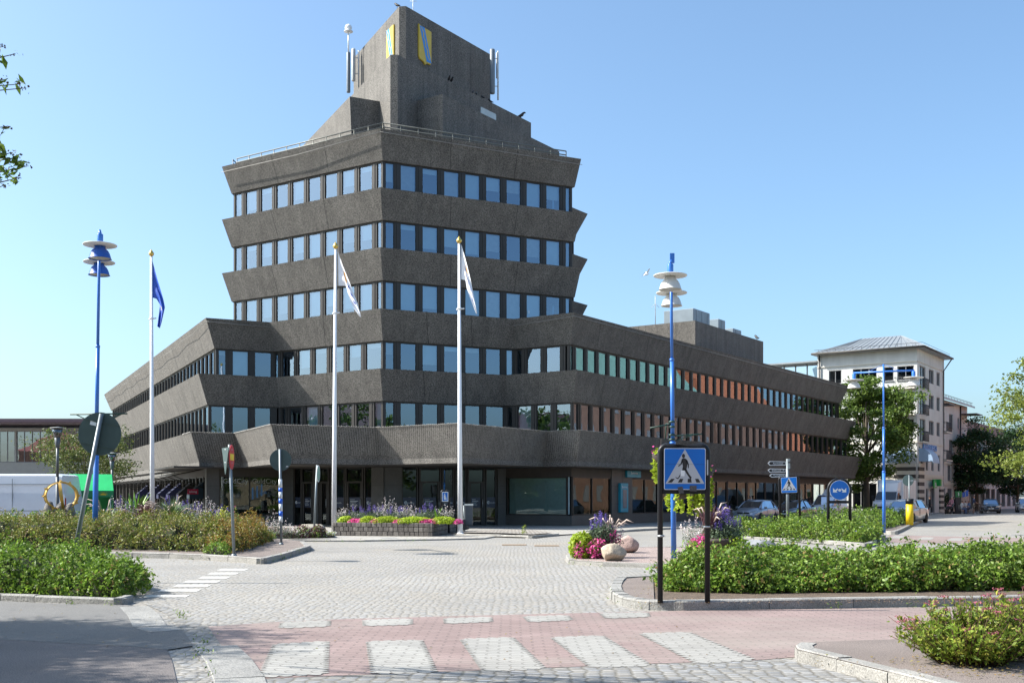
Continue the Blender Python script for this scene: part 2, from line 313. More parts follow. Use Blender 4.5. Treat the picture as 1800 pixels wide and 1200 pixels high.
# one ground sheet to the horizon: setts, on a grid that follows the fall
xs = [-1500, -300, -80, 80, 300, 1500]; yy = [-300, -60, 0, 20]+[33+2.5*i for i in range(11)]+[70, 100, 200, 600, 2500]
mb = MB().m(M_cob)
for j in range(len(yy)-1):
    for i in range(len(xs)-1):
        mb.add([(xs[i], yy[j], gz(0, yy[j])), (xs[i+1], yy[j], gz(0, yy[j])), (xs[i+1], yy[j+1], gz(0, yy[j+1])), (xs[i], yy[j+1], gz(0, yy[j+1]))], [[0, 1, 2, 3]])
mb.build('ground', kind='structure')
def smooth(l, k=2):
    for _ in range(k):
        q = [l[0]]
        for a, b in zip(l[:-1], l[1:]): q += [a*.75+b*.25, a*.25+b*.75]
        l = q+[l[-1]]
    return l
# pink crossing zone with white blocks
pk = [(365, 1101), (480, 1093), (600, 1088), (900, 1080), (1070, 1076), (1200, 1073), (1500, 1069), (2000, 1062), (2000, 1141), (1640, 1141), (1394, 1155), (1330, 1160), (1150, 1166), (900, 1176), (600, 1187), (430, 1194), (400, 1150)]
sheet('paved_crossing', px(pk), .004, M_pink)
def jag(q, dz=.009, step=.118):
    """bar of white interlocking blocks: its sides run in small teeth"""
    P = [at(*p) for p in q]; c = sum(P, Vector())/4; z = lambda p, h=0: (p.x, p.y, gz(0, p.y)+dz+h)
    wb.add([z(p) for p in P], [[0, 3, 2, 1]])
    for i in range(4):
        a, b = P[i], P[(i+1) % 4]; L = (b-a).length; n = max(2, int(round(L/step))); d = (b-a)/n; nn = Vector((d.y, -d.x, 0)).normalized()
        if nn.dot((a+b)/2-c) < 0: nn = -nn
        for k in range(n): wb.add([z(a+d*k), z(a+d*(k+.95)), z(a+d*(k+.62)+nn*.06), z(a+d*(k+.15)+nn*.05)], [[0, 1, 2, 3]])
wb = MB().m(M_white)
for q in ([(488, 1133), (570, 1128), (566, 1185), (463, 1190)], [(652, 1128), (735, 1126), (759, 1182), (662, 1184)], [(816, 1124), (895, 1121), (950, 1175), (857, 1180)], [(975, 1121), (1053, 1118), (1137, 1170), (1045, 1173)], [(1130, 1114), (1206, 1112), (1320, 1160), (1230, 1166)],
          [(500, 1094), (574, 1091), (573, 1101), (497, 1104)], [(644, 1090), (718, 1088), (718, 1098), (645, 1100)], [(786, 1087), (857, 1085), (860, 1093), (788, 1096)], [(925, 1084), (993, 1082), (1001, 1090), (935, 1093)], [(1060, 1078), (1133, 1077), (1137, 1084), (1070, 1087)]):
    jag(q)
wb.build('white_crossing_blocks', kind='structure')
# crossing on the left arm: worn painted bars
pb = MB().m(M_paint)
for x0, x1, y in ((385, 434, 1000.5), (368, 418, 1007.3), (352, 402, 1014.4), (325, 385, 1021.5), (308, 368, 1028.7), (280, 350, 1037), (255, 330, 1047)):
    h = 1.5+(y-1000)*.012; pb.flat([at(x0+4, y-h, .006), at(x1+4, y-h, .006), at(x1-4, y+h, .006), at(x0-4, y+h, .006)])
pb.build('painted_crossing_bars', kind='structure')
# right far crossing
sheet('far_paved_crossing', px([(1548, 952), (1565, 940), (1790, 945), (1860, 955), (1600, 954)]), .004, M_pink)
fw = MB().m(M_white)
for q in ([(1573, 941), (1592, 941.5), (1583, 946), (1561, 945.5)], [(1622, 943.5), (1643, 944), (1637, 948), (1611, 947.6)], [(1672, 945), (1694, 945.4), (1689, 950), (1663, 949.6)], [(1720, 947), (1745, 947.3), (1742, 952), (1716, 951.6)]):
    fw.flat([at(a, b, .009) for a, b in q])
fw.build('far_crossing_blocks', kind='structure')
# large setts below the pink zone and gutter of setts along the asphalt
sheet('sett_band', px([(430, 1195), (600, 1188), (900, 1177), (1150, 1167), (1330, 1161), (1394, 1163), (1545, 1200), (1800, 1262), (1800, 1400), (-200, 1400), (395, 1210)]), .006, M_sett)
sheet('sett_gutter', px([(255, 1062), (300, 1068), (338, 1092), (365, 1101), (400, 1150), (432, 1196), (445, 1400), (385, 1400), (372, 1196), (338, 1137), (316, 1103), (290, 1078)]), .008, M_sett)
sheet('asphalt_path', px([(-300, 1050), (0, 1057), (110, 1062), (215, 1063), (252, 1068), (272, 1084), (285, 1102), (318, 1106), (330, 1120), (340, 1136), (295, 1143), (225, 1137), (0, 1125), (-300, 1118)]), .012, M_asph)
sheet('old_asphalt_path', px([(-300, 1118), (0, 1125), (225, 1137), (295, 1143), (303, 1165), (312, 1205), (330, 1400), (-900, 1400)]), .010, M_asph2)
def kerb(name, line, w=.14, h=.12, material=None, closed=False, seg=1.1, label=None, gap=.012, z=0):
    """row of kerb stones along a ground polyline (outer edge), body lies to the left of travel"""
    material = material or M_gran; pts = [Vector((p[0], p[1])) for p in line]; mb = MB().m(material); r = random.Random(5)
    for a, b in zip(pts[:-1], pts[1:]):
        L = (b-a).length; n = max(1, round(L/seg)); d = (b-a)/n
        nn = Vector((-d.y, d.x)).normalized()
        for k in range(n):
            p = a+d*k; q = a+d*(k+1); u = d.normalized(); g = gap/2 if L > .5 else 0; hh = h+r.uniform(-.006, .006); o = r.uniform(-.006, .006)
            P = [p+u*g+nn*o, q-u*g+nn*o, q-u*g+nn*w, p+u*g+nn*w]; c = .018
            T = [p+u*g+nn*(o+c), q-u*g+nn*(o+c), q-u*g+nn*w, p+u*g+nn*w]
            zb = [gz(0, v.y)+z for v in P]
            mb.loft([[(v.x, v.y, zz-.1) for v, zz in zip(P, zb)], [(v.x, v.y, zz+hh-c) for v, zz in zip(P, zb)], [(v.x, v.y, zz+hh) for v, zz in zip(T, zb)]])
    return mb.build(name, kind='structure')
# flush light kerb stones by the asphalt
kerb('dropped_kerb', px([(258, 1066), (276, 1081), (290, 1101), (320, 1108)]), w=-.35, h=.012, material=M_grand, seg=.9)
kerb('dropped_kerb', px([(340, 1139), (358, 1163), (372, 1196), (385, 1400)]), w=.42, h=.014, material=M_grand, seg=1.2)
# planted bed at the left, kerb on its near side
kerb('kerb', px([(-300, 1052), (0, 1056), (60, 1058), (215, 1064), (235, 1058)]), w=.12, h=.1, material=M_grand)
# left island
li = smooth(px([(-900, 972), (0, 976), (200, 979), (330, 982), (425, 988), (458, 991)]), 1)+smooth(px([(463, 991), (500, 982), (546, 967)]), 1)
LI_ = px([(546, 967), (536, 958), (470, 950), (300, 942), (-900, 938)])
kerb('kerb', [(p.x, p.y) for p in li+LI_[1:2]], w=.16, h=.13)
def inset_sheet(name, pts, dz, material): return sheet(name, pts, dz, material)
sheet('island_paving', li+LI_[1:], .115, M_redasph)
# right front island
ri = px([(1150, 1023), (1085, 1026), (1076, 1034), (1071, 1047), (1078, 1058), (1095, 1066), (1130, 1071.5), (1200, 1073), (1500, 1068), (1900, 1061)])
ri2 = [ri[0]]+smooth(ri[1:8], 2)+ri[8:]
kerb('kerb', [(p.x, p.y) for p in ri2], w=.17, h=.13, material=M_grand)
sheet('island_soil', ri2+px([(1900, 1010), (1400, 1008), (1180, 1018)]), .1, M_soil)
sheet('island_paving', px([(1092, 1029), (1080, 1044), (1090, 1061), (1150, 1069), (1148, 1023.5)]), .115, M_redasph)
# gravel island in the middle
M_gravel = stonemat('pink_gravel', (.46, .37, .34), .05, (.22, .17, .15), var=.45, dens=.1, jw=.01)
gi = px([(1300, 970), (1180, 966), (1060, 967), (1010, 970), (1000, 975), (994, 984), (1000, 991), (1060, 995), (1150, 998), (1260, 1000), (1310, 990), (1300, 970)])
gi2 = smooth(gi[:7], 1)+gi[7:]
kerb('kerb', [(p.x, p.y) for p in gi2], w=.13, h=.1)
sheet('gravel_bed', gi2[:-1], .09, M_gravel)
# two planted islands by the right street
i1 = px([(1245, 935), (1240, 944), (1290, 948), (1420, 954), (1520, 962), (1533, 961), (1557, 946), (1540, 940)])
kerb('kerb', [(p.x, p.y) for p in i1], w=.16, h=.13)
sheet('island_soil', i1+px([(1400, 930), (1260, 928)]), .1, M_soil)
i2 = px([(1420, 928), (1500, 934), (1573, 939), (1600, 926), (1625, 914.5), (1610, 911)])
kerb('kerb', [(p.x, p.y) for p in i2], w=.16, h=.13)
sheet('island_paving', i2+px([(1500, 909), (1380, 912)]), .1, M_redasph)
# bottom right island
br = px([(1800, 1137), (1640, 1140.5), (1430, 1148), (1405, 1150), (1396, 1155), (1400, 1162), (1470, 1180), (1560, 1204), (1800, 1270)])
kerb('kerb', [(p.x, p.y) for p in br[:4]], w=.1, h=.03)
kerb('kerb', [(p.x, p.y) for p in br[3:]], w=.16, h=.12, seg=1.0)
sheet('island_paving', br+px([(2600, 1270), (2600, 1137)]), .112, M_redasph)
sheet('island_soil', px([(1590, 1155), (1600, 1146), (1700, 1146), (2100, 1150), (2100, 1192), (1760, 1186), (1640, 1172)]), .118, M_soil)
# pavement in front of the building, one step up
pv = px([(430, 951), (580, 951.5), (640, 951.5), (765, 949.5), (850, 947.5), (870, 944)])
kerb('kerb', [(p.x, p.y) for p in pv], w=.14, h=.05)
sheet('pavement', pv+px([(940, 946), (985, 941), (1060, 936), (1150, 931), (1230, 926), (1290, 921), (1400, 913.5), (1500, 908.5), (1640, 904), (1640, 900)])+[Vector((40, 130, 0)), Vector((-60, 130, 0)), Vector((-30, 44, 0))], .045, M_slabs)
kerb('kerb', [(p.x, p.y) for p in px([(762, 941), (880, 943.5), (935, 946), (983, 941.5)])], w=.14, h=.1, z=.0)
kerb('kerb', [(p.x, p.y) for p in px([(1060, 937.5), (1110, 934), (1150, 931.5), (1230, 927), (1290, 922), (1400, 914.5), (1500, 909.5)])], w=.14, h=.1)
M_pebble = stonemat('pebble_strip', (.40, .37, .33), .16, (.17, .15, .13), var=.25, dens=.2, jw=.03)
pe = px([(765, 938.5), (880, 941), (935, 943.5), (975, 940.5), (930, 934), (870, 935)])
sheet('pebble_strip', pe, .11, M_pebble)
mb = MB().m(M_soil); mp_ = [(-14.2, 34.4), (-8.2, 34.0), (-7.6, 37.6), (-14.6, 38.6)]; mt_ = [(-13.7, 34.9), (-8.6, 34.5), (-8.1, 37.2), (-14.1, 38.1)]
mb.loft([[(x, y, -.1) for x, y in mp_], [(x, y, .38) for x, y in mt_]]); mb.build('flower_bed_soil', kind='structure')
sheet('flower_bed_soil', px([(180, 938), (200, 946), (480, 949), (590, 947), (575, 936), (430, 925), (200, 920)]), .13, M_soil)
for c in ((904, 957), (961, 958.5)):        # rusty drain lids in the setts
    p = at(*c, .008); MB().m(mat('rusty_iron', (.22, .15, .085), .8, var=.3, scale=9)).box((p.x, p.y, p.z), (.75, .5, .012), bev=.005).build('drain_cover', label='%s rusty drain lid set in the cobbles between planter and gravel island' % ('left' if c[0] < 920 else 'right'), cat='drain cover', group='rusty drain lids in the cobbles')
# ================================================================ THE OFFICE BUILDING
M_conc = mat('aggregate_concrete', (.130, .121, .109), .85, var=.14, scale=.9, bump=.7, bscale=45, speck=.5, sscale=21, streak=.15, detail=6)
M_joint = mat('panel_joint', (.035, .032, .03), .9)
M_brz = mat('bronze_frame', (.030, .026, .023), .45, var=.12, scale=4, metal=.0, spec=.45)
M_brz2 = mat('bronze_panel', (.045, .038, .032), .6, var=.12, scale=2, streak=.1)
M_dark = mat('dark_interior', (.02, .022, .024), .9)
M_pane = glassmat('office_glass', (.72, .84, .9), .24, gtint=(.55, .70, .88))
M_shopg = glassmat('shop_glass', (.60, .70, .68), .05, ior=1.42, gtint=(.75, .85, .85))
M_blind = mat('roller_blind', (.50, .66, .72), .8, var=.06, scale=2)
M_curt = mat('pale_curtain', (.38, .42, .42), .85, var=.1, scale=5)
M_stone = mat('grey_stone_cladding', (.075, .075, .072), .5, var=.15, scale=1.5, speck=.2, sscale=50)
M_metal = mat('galvanised_steel', (.42, .44, .45), .45, metal=.6, var=.1, scale=6)
M_white_p = mat('white_enamel', (.78, .79, .80), .35, var=.04, scale=3)
def V2(a): return Vector((a[0], a[1]))
def offs(poly, d):
    """offset a clockwise-in-plan polygon outwards, edge by edge (edge i runs from corner i to i+1)"""
    n = len(poly); d = d if isinstance(d, (list, tuple)) else [d]*n; L = []
    for i in range(n):
        a, b = V2(poly[i]), V2(poly[(i+1) % n]); u = (b-a).normalized(); nn = Vector((u.y, -u.x)); L.append((a+nn*d[i], u))
    out = []
    for i in range(n):
        (p, u), (q, v) = L[i-1], L[i]; den = u.x*v.y-u.y*v.x
        if abs(den) < 1e-6: out.append(q); continue
        t = ((q-p).x*v.y-(q-p).y*v.x)/den; out.append(p+u*t)
    return out
# polygons run so that the outside lies to the right of travel (u.y,-u.x): front is walked left -> right
C0 = Vector((-7.08, 60.9)); s12 = 12.0
dA, dB = D(64), D(-56)                        # the two tower directions
HEX = [C0+dB*s12, C0, C0+dA*s12, C0+dA*s12+D(-26)*7.07, C0+dA*s12+D(-26)*7.07+D(34)*6.93, C0+D(4)*(2*s12), C0+dB*s12+D(4)*s12]
AX = D(4)
def mir(p):                                   # mirror in the building's axis
    q = V2(p)-C0; a = q.dot(AX); return C0+AX*(2*a)-q
RC = Vector((3.25, 62.35)); LC = Vector((-17.15, 64.15))
def isect(p, u, q, v):
    den = u.x*v.y-u.y*v.x; t = ((q-p).x*v.y-(q-p).y*v.x)/den; return p+u*t
RI = isect(RC, dB, C0, dA); LI = isect(LC, dA, C0, dB)
RE = RC+D(34)*48.2; LE = LC+D(-26)*52.0
REb = RE+D(-56)*14; LEb = LE+D(64)*14
Mi = isect(RE+D(-56)*14, D(34), LE+D(64)*14, D(-26))
P4 = [LE, LC, LI, C0, RI, RC, RE, REb, Mi, LEb]
#      LE-LC LC-LI LI-C0 C0-RI RI-RC RC-RE end  back back end
def dd(w, t=0.0): return [w, w, t, t, w, w, w, 0, 0, w]
OFF = empty('office_building', (C0.x, C0.y, gz(0, 61)), label='dark brown concrete office building with sloping bands, a hexagonal tower and two low wings', cat='office building')
OFFM = Matrix.Translation(-Vector(OFF.location))
def part(mb, name, parent=OFF, mat_=None, **kw):
    o = mb.build(name, mat_, None, **kw)
    if parent is OFF: o.data.transform(OFFM)
    o.parent = parent; return o
def inner(poly, d): return offs(poly, -d if not isinstance(d, list) else [-q for q in d])
def band(poly, z0, z1, a, b, name='spandrel_band', lip=0, js=()):
    """closed ring: bottom edge at offset a, top edge at offset b, parapet 0.35 thick, roof slab behind"""
    A = offs(poly, a); B = offs(poly, b); bt = [x-.30 if isinstance(b, list) else 0 for x in b] if isinstance(b, list) else b-.30
    Ti = offs(poly, bt); mb = MB().m(M_conc); zl = z0+lip
    fl = lambda P, z: [(p.x, p.y, z) for p in P]
    loops = [fl(A, z0)]+([fl(A, zl)] if lip else [])+[fl(B, z1), fl(Ti, z1), fl(Ti, z1-.18)]
    n = len(A); vs = [p for l in loops for p in l]; fs = []
    for k in range(len(loops)-1):
        for i in range(n): fs.append([k*n+i, k*n+(i+1) % n, (k+1)*n+(i+1) % n, (k+1)*n+i])
    mb.add(vs, fs); 
    mb.add(fl(A, z0), [list(range(n))[::-1]]); mb.add(fl(Ti, z1-.18), [list(range(n))])
    for i, k in js: m_ = joints(poly, i, zl, z1, a, b, k); mb.m(M_joint).add(m_.v, m_.f)
    o = part(mb, name); return o
def joints(poly, i, z0, z1, a, b, n, slant=0.0):
    """thin dark vertical joints on face i"""
    A = offs(poly, a); B = offs(poly, b); mb = MB().m(M_joint); m = len(A)
    a0, a1, b0, b1 = A[i], A[(i+1) % m], B[i], B[(i+1) % m]; u = (a1-a0).normalized(); nn = Vector((u.y, -u.x))*.004
    for k in range(1, n):
        t = k/n; p = a0+(a1-a0)*t+nn; q = b0+(b1-b0)*t+nn; w = .014
        mb.add([(*(p-u*w), z0), (*(p+u*w), z0), (*(q+u*w), z1), (*(q-u*w), z1)], [[0, 1, 2, 3]])
    return mb
FL = [3.16, 6.73, 10.03, 13.33, 16.63, 19.88]  # band bottoms
FT = [5.08, 8.42, 11.66, 14.97, 18.21, 21.40]  # band tops
# tower bands
for k in (3, 4, 5):
    band(HEX, FL[k], FT[k], [.02]*7, [.62, .62, .12, .62, .62, .62, .48], js=((0, 3), (1, 3)))
a4, b4 = dd(.02, .02), dd(.62, .62)
J4 = ((0, 17), (2, 2), (3, 3), (5, 16))
band(P4, FL[2], FT[2], a4, b4, js=J4)
a5, b5 = dd(.52, .02), dd(1.12, .62)
band(P4, FL[1], FT[1], a5, b5, js=J4)
# tower core above the wing roof (so that nothing shows through) and window walls
LOt = Vector((-12.0, 55.4)); ROt = Vector((-2.6, 54.6)); MIt = Vector((-7.05, 57.75))
RIt = isect(ROt, D(34), RC+Vector(D(154))*1.9, dB); LIt = isect(LOt, D(-26), LC+Vector(D(154))*1.2, dA)
base = offs(P4, dd(1.62, .6)); P6 = [base[0], base[1], LIt, LOt, MIt, ROt, RIt, base[5], base[6], REb, Mi, LEb]
P6[2] = isect(LOt, D(-26), base[1], dA); P6[6] = isect(ROt, D(34), base[5], dB)
def dd6(w): return [w]*9+[0, 0, w]
band(P6, FL[0], FT[0], dd6(-.55), dd6(0.), lip=.26, js=((0, 17), (7, 16)))
# ---- window rows
WIN = []                                      # (distance, builder)
BL = random.Random(21)
def row(a, b, zs, zh, first, bay=1.30, pane=.92, last=None, blinds=None, shade=0, n=None, post=.36, inset=.0):
    """windows along a->b (outside to the right); posts are one strip mesh"""
    L = (b-a).length; u = (b-a).normalized(); nn = Vector((u.y, -u.x)); posts = MB().m(M_brz)
    xs_ = []; x = first
    while x < L-.25: xs_.append(x); x += bay
    edges = [0.]+xs_+[L]
    # head and sill strips
    mid = (a+b)/2
    rz = math.atan2(u.y, u.x)
    for z_, h_ in ((zs+.035, .07), (zh-.035, .07)): posts.box((mid.x-nn.x*.035, mid.y-nn.y*.035, z_), (L, .10, h_), rz)
    for x in xs_: 
        c = a+u*x; posts.box((c.x-nn.x*.03, c.y-nn.y*.03, (zs+zh)/2), (post, .10, zh-zs-.145), rz)
        posts.box((c.x+nn.x*.035, c.y+nn.y*.035, (zs+zh)/2), (.09, .03, zh-zs-.15), rz)
    for x, w in ((0.07, .13), (L-.07, .13)):
        c = a+u*x; posts.box((c.x-nn.x*.04, c.y-nn.y*.04, (zs+zh)/2), (w, .11, zh-zs-.145), rz)
    part(posts, 'mullion_strip')
    for k in range(len(edges)-1):
        x0 = edges[k]+(post/2 if k else .13); x1 = edges[k+1]-(post/2 if k < len(edges)-2 else .13)
        if x1-x0 < .15: continue
        c = a+u*(x0+x1)/2; w = x1-x0; z0, z1 = zs+.07, zh-.07
        WIN.append((c.length*(1.0 if abs(u.dot(Vector((c.y, -c.x)).normalized())) > .75 else 1.25), c, u, nn, rz, w, z0, z1, BL.random(), blinds))
def wins():
    WIN.sort(key=lambda t: t[0])
    rest_f, rest_g, rest_b = MB().m(M_brz), MB().m(M_pane), MB().m(M_blind)
    for i, (d, c, u, nn, rz, w, z0, z1, rnd, blinds) in enumerate(WIN):
        near = i < 100; fr = MB().m(M_brz) if near else rest_f; g = MB().m(M_pane) if near else rest_g; bl = MB() if near else rest_b
        t = .035; zc = (z0+z1)/2
        for sx in (-1, 1): q = c+u*(sx*(w/2-t/2))-nn*.045; fr.box((q.x, q.y, zc), (t, .06, z1-z0), rz)
        for zz in (z0+t/2, z1-t/2): q = c-nn*.045; fr.box((q.x, q.y, zz), (w-2*t, .055, t), rz)
        q = c-nn*.045; g.add([(*(q-u*(w/2-t)), z0+t), (*(q+u*(w/2-t)), z0+t), (*(q+u*(w/2-t)), z1-t), (*(q-u*(w/2-t)), z1-t)], [[0, 1, 2, 3]])
        h = 0
        if blinds: h = .99 if rnd < blinds[0] else (.42+.5*((rnd*97) % 1) if rnd < blinds[1] else (.18 if rnd < blinds[2] else 0))
        if h:
            bl.m(M_blind if rnd*13 % 1 > .25 else M_curt); q = c-nn*.22; zb = z1-(z1-z0)*h
            bl.box((q.x, q.y, (z1+zb)/2), (w-.03, .02, z1-zb), rz)
        if near:
            f = part(fr, 'window')
            g_ = g.build('pane', M_pane); g_.data.transform(OFFM); g_.parent = f
            if h: b_ = bl.build('blind', M_blind); b_.data.transform(OFFM); b_.parent = f
    part(rest_f, 'window', label='remaining small windows of the rows', kind='stuff')
    part(rest_g, 'pane_row', kind='stuff'); part(rest_b, 'blind_row', kind='stuff')
def rows(poly, off_, zs, zh, spec):
    W_ = offs(poly, off_)
    for i, kw in spec: row(W_[i], W_[(i+1) % len(W_)], zs, zh, **kw)
    return W_
UPB = (.35, .85, .9)
for k in (3, 4, 5):
    rows(HEX, -.10, FT[k-1]-.02, FL[k]+.01, [(0, dict(first=.87, blinds=UPB)), (1, dict(first=.82, blinds=UPB)), (2, dict(first=.6, blinds=UPB)), (3, dict(first=.6, blinds=UPB)), (6, dict(first=.6, blinds=UPB))])
g4 = dd(-.10, -.10)
rows(P4, g4, FT[1]-.02, FL[2]+.01, [(0, dict(first=.62, blinds=None)), (1, dict(first=.75, blinds=(.1, .4, .6))), (2, dict(first=.55, blinds=(0, .3, .7))), (3, dict(first=.82, blinds=(.2, .5, .7))), (4, dict(first=.65, blinds=(.2, .5, .5))), (5, dict(first=.55, blinds=None)), (6, dict(first=.6, blinds=None))])
g5 = dd(.42, -.10)
rows(P4, g5, FT[0]-.2, FL[1]+.01, [(0, dict(first=.62, blinds=None)), (1, dict(first=1.15, blinds=None)), (2, dict(first=.55, blinds=(.1, .2, .4))), (3, dict(first=.82, blinds=None)), (4, dict(first=.65, blinds=(.1, .2, .3))), (5, dict(first=.75, blinds=None)), (6, dict(first=.6, blinds=None))])
wins()
# dark rooms behind the glass
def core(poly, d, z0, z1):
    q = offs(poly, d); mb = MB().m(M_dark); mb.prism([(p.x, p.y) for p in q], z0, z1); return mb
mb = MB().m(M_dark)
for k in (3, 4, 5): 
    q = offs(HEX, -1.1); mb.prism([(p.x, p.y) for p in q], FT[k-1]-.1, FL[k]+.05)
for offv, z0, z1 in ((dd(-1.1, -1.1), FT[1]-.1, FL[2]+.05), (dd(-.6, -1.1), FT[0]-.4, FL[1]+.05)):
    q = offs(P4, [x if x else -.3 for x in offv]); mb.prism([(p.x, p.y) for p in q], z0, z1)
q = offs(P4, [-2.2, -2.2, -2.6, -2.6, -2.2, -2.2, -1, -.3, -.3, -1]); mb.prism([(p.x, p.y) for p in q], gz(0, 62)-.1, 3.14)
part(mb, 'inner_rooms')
# ---- top blocks
def sl(poly, z0, z1, inset, parent=OFF, name='roof_block', jf=()):
    mb = MB().m(M_conc); A = offs(poly, -inset); n = len(poly); vs = [(p.x, p.y, z0) for p in A]+[(p.x, p.y, z1) for p in poly]
    fs = [list(range(n))[::-1], list(range(n, 2*n))]+[[i, (i+1) % n, n+(i+1) % n, n+i] for i in range(n)]
    mb.add(vs, fs); mb.m(M_joint)
    for i, k_ in jf:
        a, b = Vector(poly[i]), Vector(poly[(i+1) % n]); u = (b-a).normalized(); nn = Vector((u.y, -u.x))*.004
        for k in range(1, k_): p = a+(b-a)*k/k_+nn; mb.add([(*(p-u*.014), z0+.3), (*(p+u*.014), z0+.3), (*(p+u*.014), z1-.01), (*(p-u*.014), z1-.01)], [[0, 1, 2, 3]])
    return part(mb, name)
def nose(t, L, cham=.42, w=9):
    a = C0+AX*t; r1 = a+D(34)*cham; l1 = a+D(-26)*cham
    r2 = a+D(34)*L; l2 = a+D(-26)*L; r3 = r2+D(-56)*w; l3 = l2+D(64)*w
    return [l2, l1, r1, r2, isect(r2, D(-56), l2, D(64))]
sl(nose(3.15, 14.6), 20.5, 27.05, 0, jf=((0, 6), (2, 6)))
sl(nose(6.1, 9.3), 27.0, 31.15, 0, jf=((0, 4), (2, 4)))
Pr = Vector((-4.05, 64.9))
r2 = Pr+D(34)*13; pr0 = Pr+dB*4.0
right_block = [pr0, Pr, r2, r2+dB*4.0]
sl(right_block, 20.7, 24.95, .0)
ml = [mir(p) for p in right_block][::-1]
ml2 = [ml[0], ml[1], ml[2], ml[3]]
sl([Vector((p.x, p.y)) for p in ml2], 20.7, 24.95, .28)
# small pale panel and vent in the right flank, dark hood openings
q = nose(3.15, 14.6); a, b = q[2], q[3]; u = (b-a).normalized(); nn = Vector((u.y, -u.x)); rz = math.atan2(u.y, u.x)
c = pt(857, 201, 71.9); m_ = MB().m(mat('pale_panel', (.45, .5, .5), .4)); s_ = ((c.xy-a).dot(u)); w_ = a+u*s_+nn*.03; m_.box((w_.x, w_.y, 26.15), (1.7, .08, .5), rz); part(m_, 'roof_window')
c = a+u*(s_+3.6)+nn*.03; m_ = MB().m(M_joint); m_.box((c.x, c.y, 25.2), (.9, .08, .35), rz); part(m_, 'air_vent')
# railing round the tower roof
rail = MB().m(mat('railing_steel', (.15, .155, .14), .5, metal=.4)); RQ = offs(HEX, -.05)
for i in (0, 1, 6):
    a, b = RQ[i], RQ[(i+1) % 7]; n = 11; a = V2(a); b = V2(b)
    if i == 1: b = a+(b-a)*.96
    if i == 0: a = b+(a-b)*.97
    for z in (21.72, 21.95): rail.tube([(*a, z), (*b, z)], .035, 6)
    for k in range(n+1): p = a+(b-a)*k/n; rail.tube([(*p, 21.2), (*p, 21.95)], .03, 5)
part(rail, 'roof_railing')
# lightning wires along the parapets
wire = MB().m(mat('pale_wire', (.28, .27, .25), .6))
T = offs(HEX, [.66, .66, .16, .66, .66, .66, .5])
wire.tube([(*T[0], 21.05), (*((T[0]+T[1])/2), 21.02), (*T[1], 21.2)], .018, 4)
wire.tube([(*T[1], 21.2), (*T[2], 21.05)], .016, 4)
T = offs(P4, [x+.04 for x in b4])
wire.tube([(*T[5], 11.45), (*T[6], 11.4)], .016, 4); wire.tube([(*T[1], 11.45), (*T[2], 11.35)], .016, 4); wire.tube([(*T[4], 11.25), (*T[5], 11.45)], .016, 4)
pts = [(*(T[1]+(T[0]-T[1])*t), 11.38-.10*(k % 2)-.15*min(t*4, 1)) for k, t in enumerate(np.linspace(0, 1, 15))]; wire.tube(pts, .016, 4)
part(wire, 'wire')
# ---- coats of arms
M_yel = mat('shield_yellow', (.55, .40, .05), .45, var=.06); M_blu = mat('shield_blue', (.04, .24, .62), .45, var=.06)
def shield(c, u, zc, w=1.25, h=2.35):
    nn = Vector((u.y, -u.x)); M = frame((c.x+nn.x*.04, c.y+nn.y*.04, zc), (u.x, u.y, 0), (0, 0, 1), (nn.x, nn.y, 0))
    prof = [(-w/2, h/2-.0), (-w/2, -h*.33), (-w*.42, -h*.41), (-w*.12, -h*.44), (0, -h*.5), (w*.12, -h*.44), (w*.42, -h*.43), (w/2, -h*.36), (w/2, h/2-.1), (w*.2, h*.47), (-w*.2, h*.46)]
    mb = MB().m(M_yel); n = len(prof); L0 = [M @ Vector((x, y, -.03)) for x, y in prof]; L1 = [M @ Vector((x, y, .05)) for x, y in prof]; L2 = [M @ Vector((x*.94, y*.97, .08)) for x, y in prof]
    mb.loft([L0, L1, L2]); mb.m(M_blu)
    for (x0, x1, x2, x3) in ((-.47, -.08, .46, .08),):
        mb.add([M @ Vector(p) for p in ((x0*w, h*.46, .087), (x1*w, h*.46, .087), (x2*w, -h*.39, .087), (x3*w, -h*.40, .087))], [[0, 3, 2, 1]])
    mb.m(M_yel); 
    for k in range(7):                       # wavy gold line with links down the blue bend
        t0 = .08+k*.125; x = -.33+.63*t0; y = .46-.86*t0; s_ = .05*(1 if k % 2 else -1)
        mb.add([M @ Vector(((x+s_-.035)*w, y*h+.1, .091)), M @ Vector(((x+s_+.03)*w, y*h+.1, .091)), M @ Vector(((x-s_+.12)*w, (y-.08)*h, .091)), M @ Vector(((x-s_+.05)*w, (y-.08)*h, .091))], [[0, 3, 2, 1]])
    o = part(mb, 'coat_of_arms', label='yellow shield with a blue diagonal band', )
    return o
q = nose(6.1, 9.3)
shield(q[2]+D(34)*1.75, D(34), 29.3); shield(q[1]+D(-26)*1.35, -D(-26), 29.25)
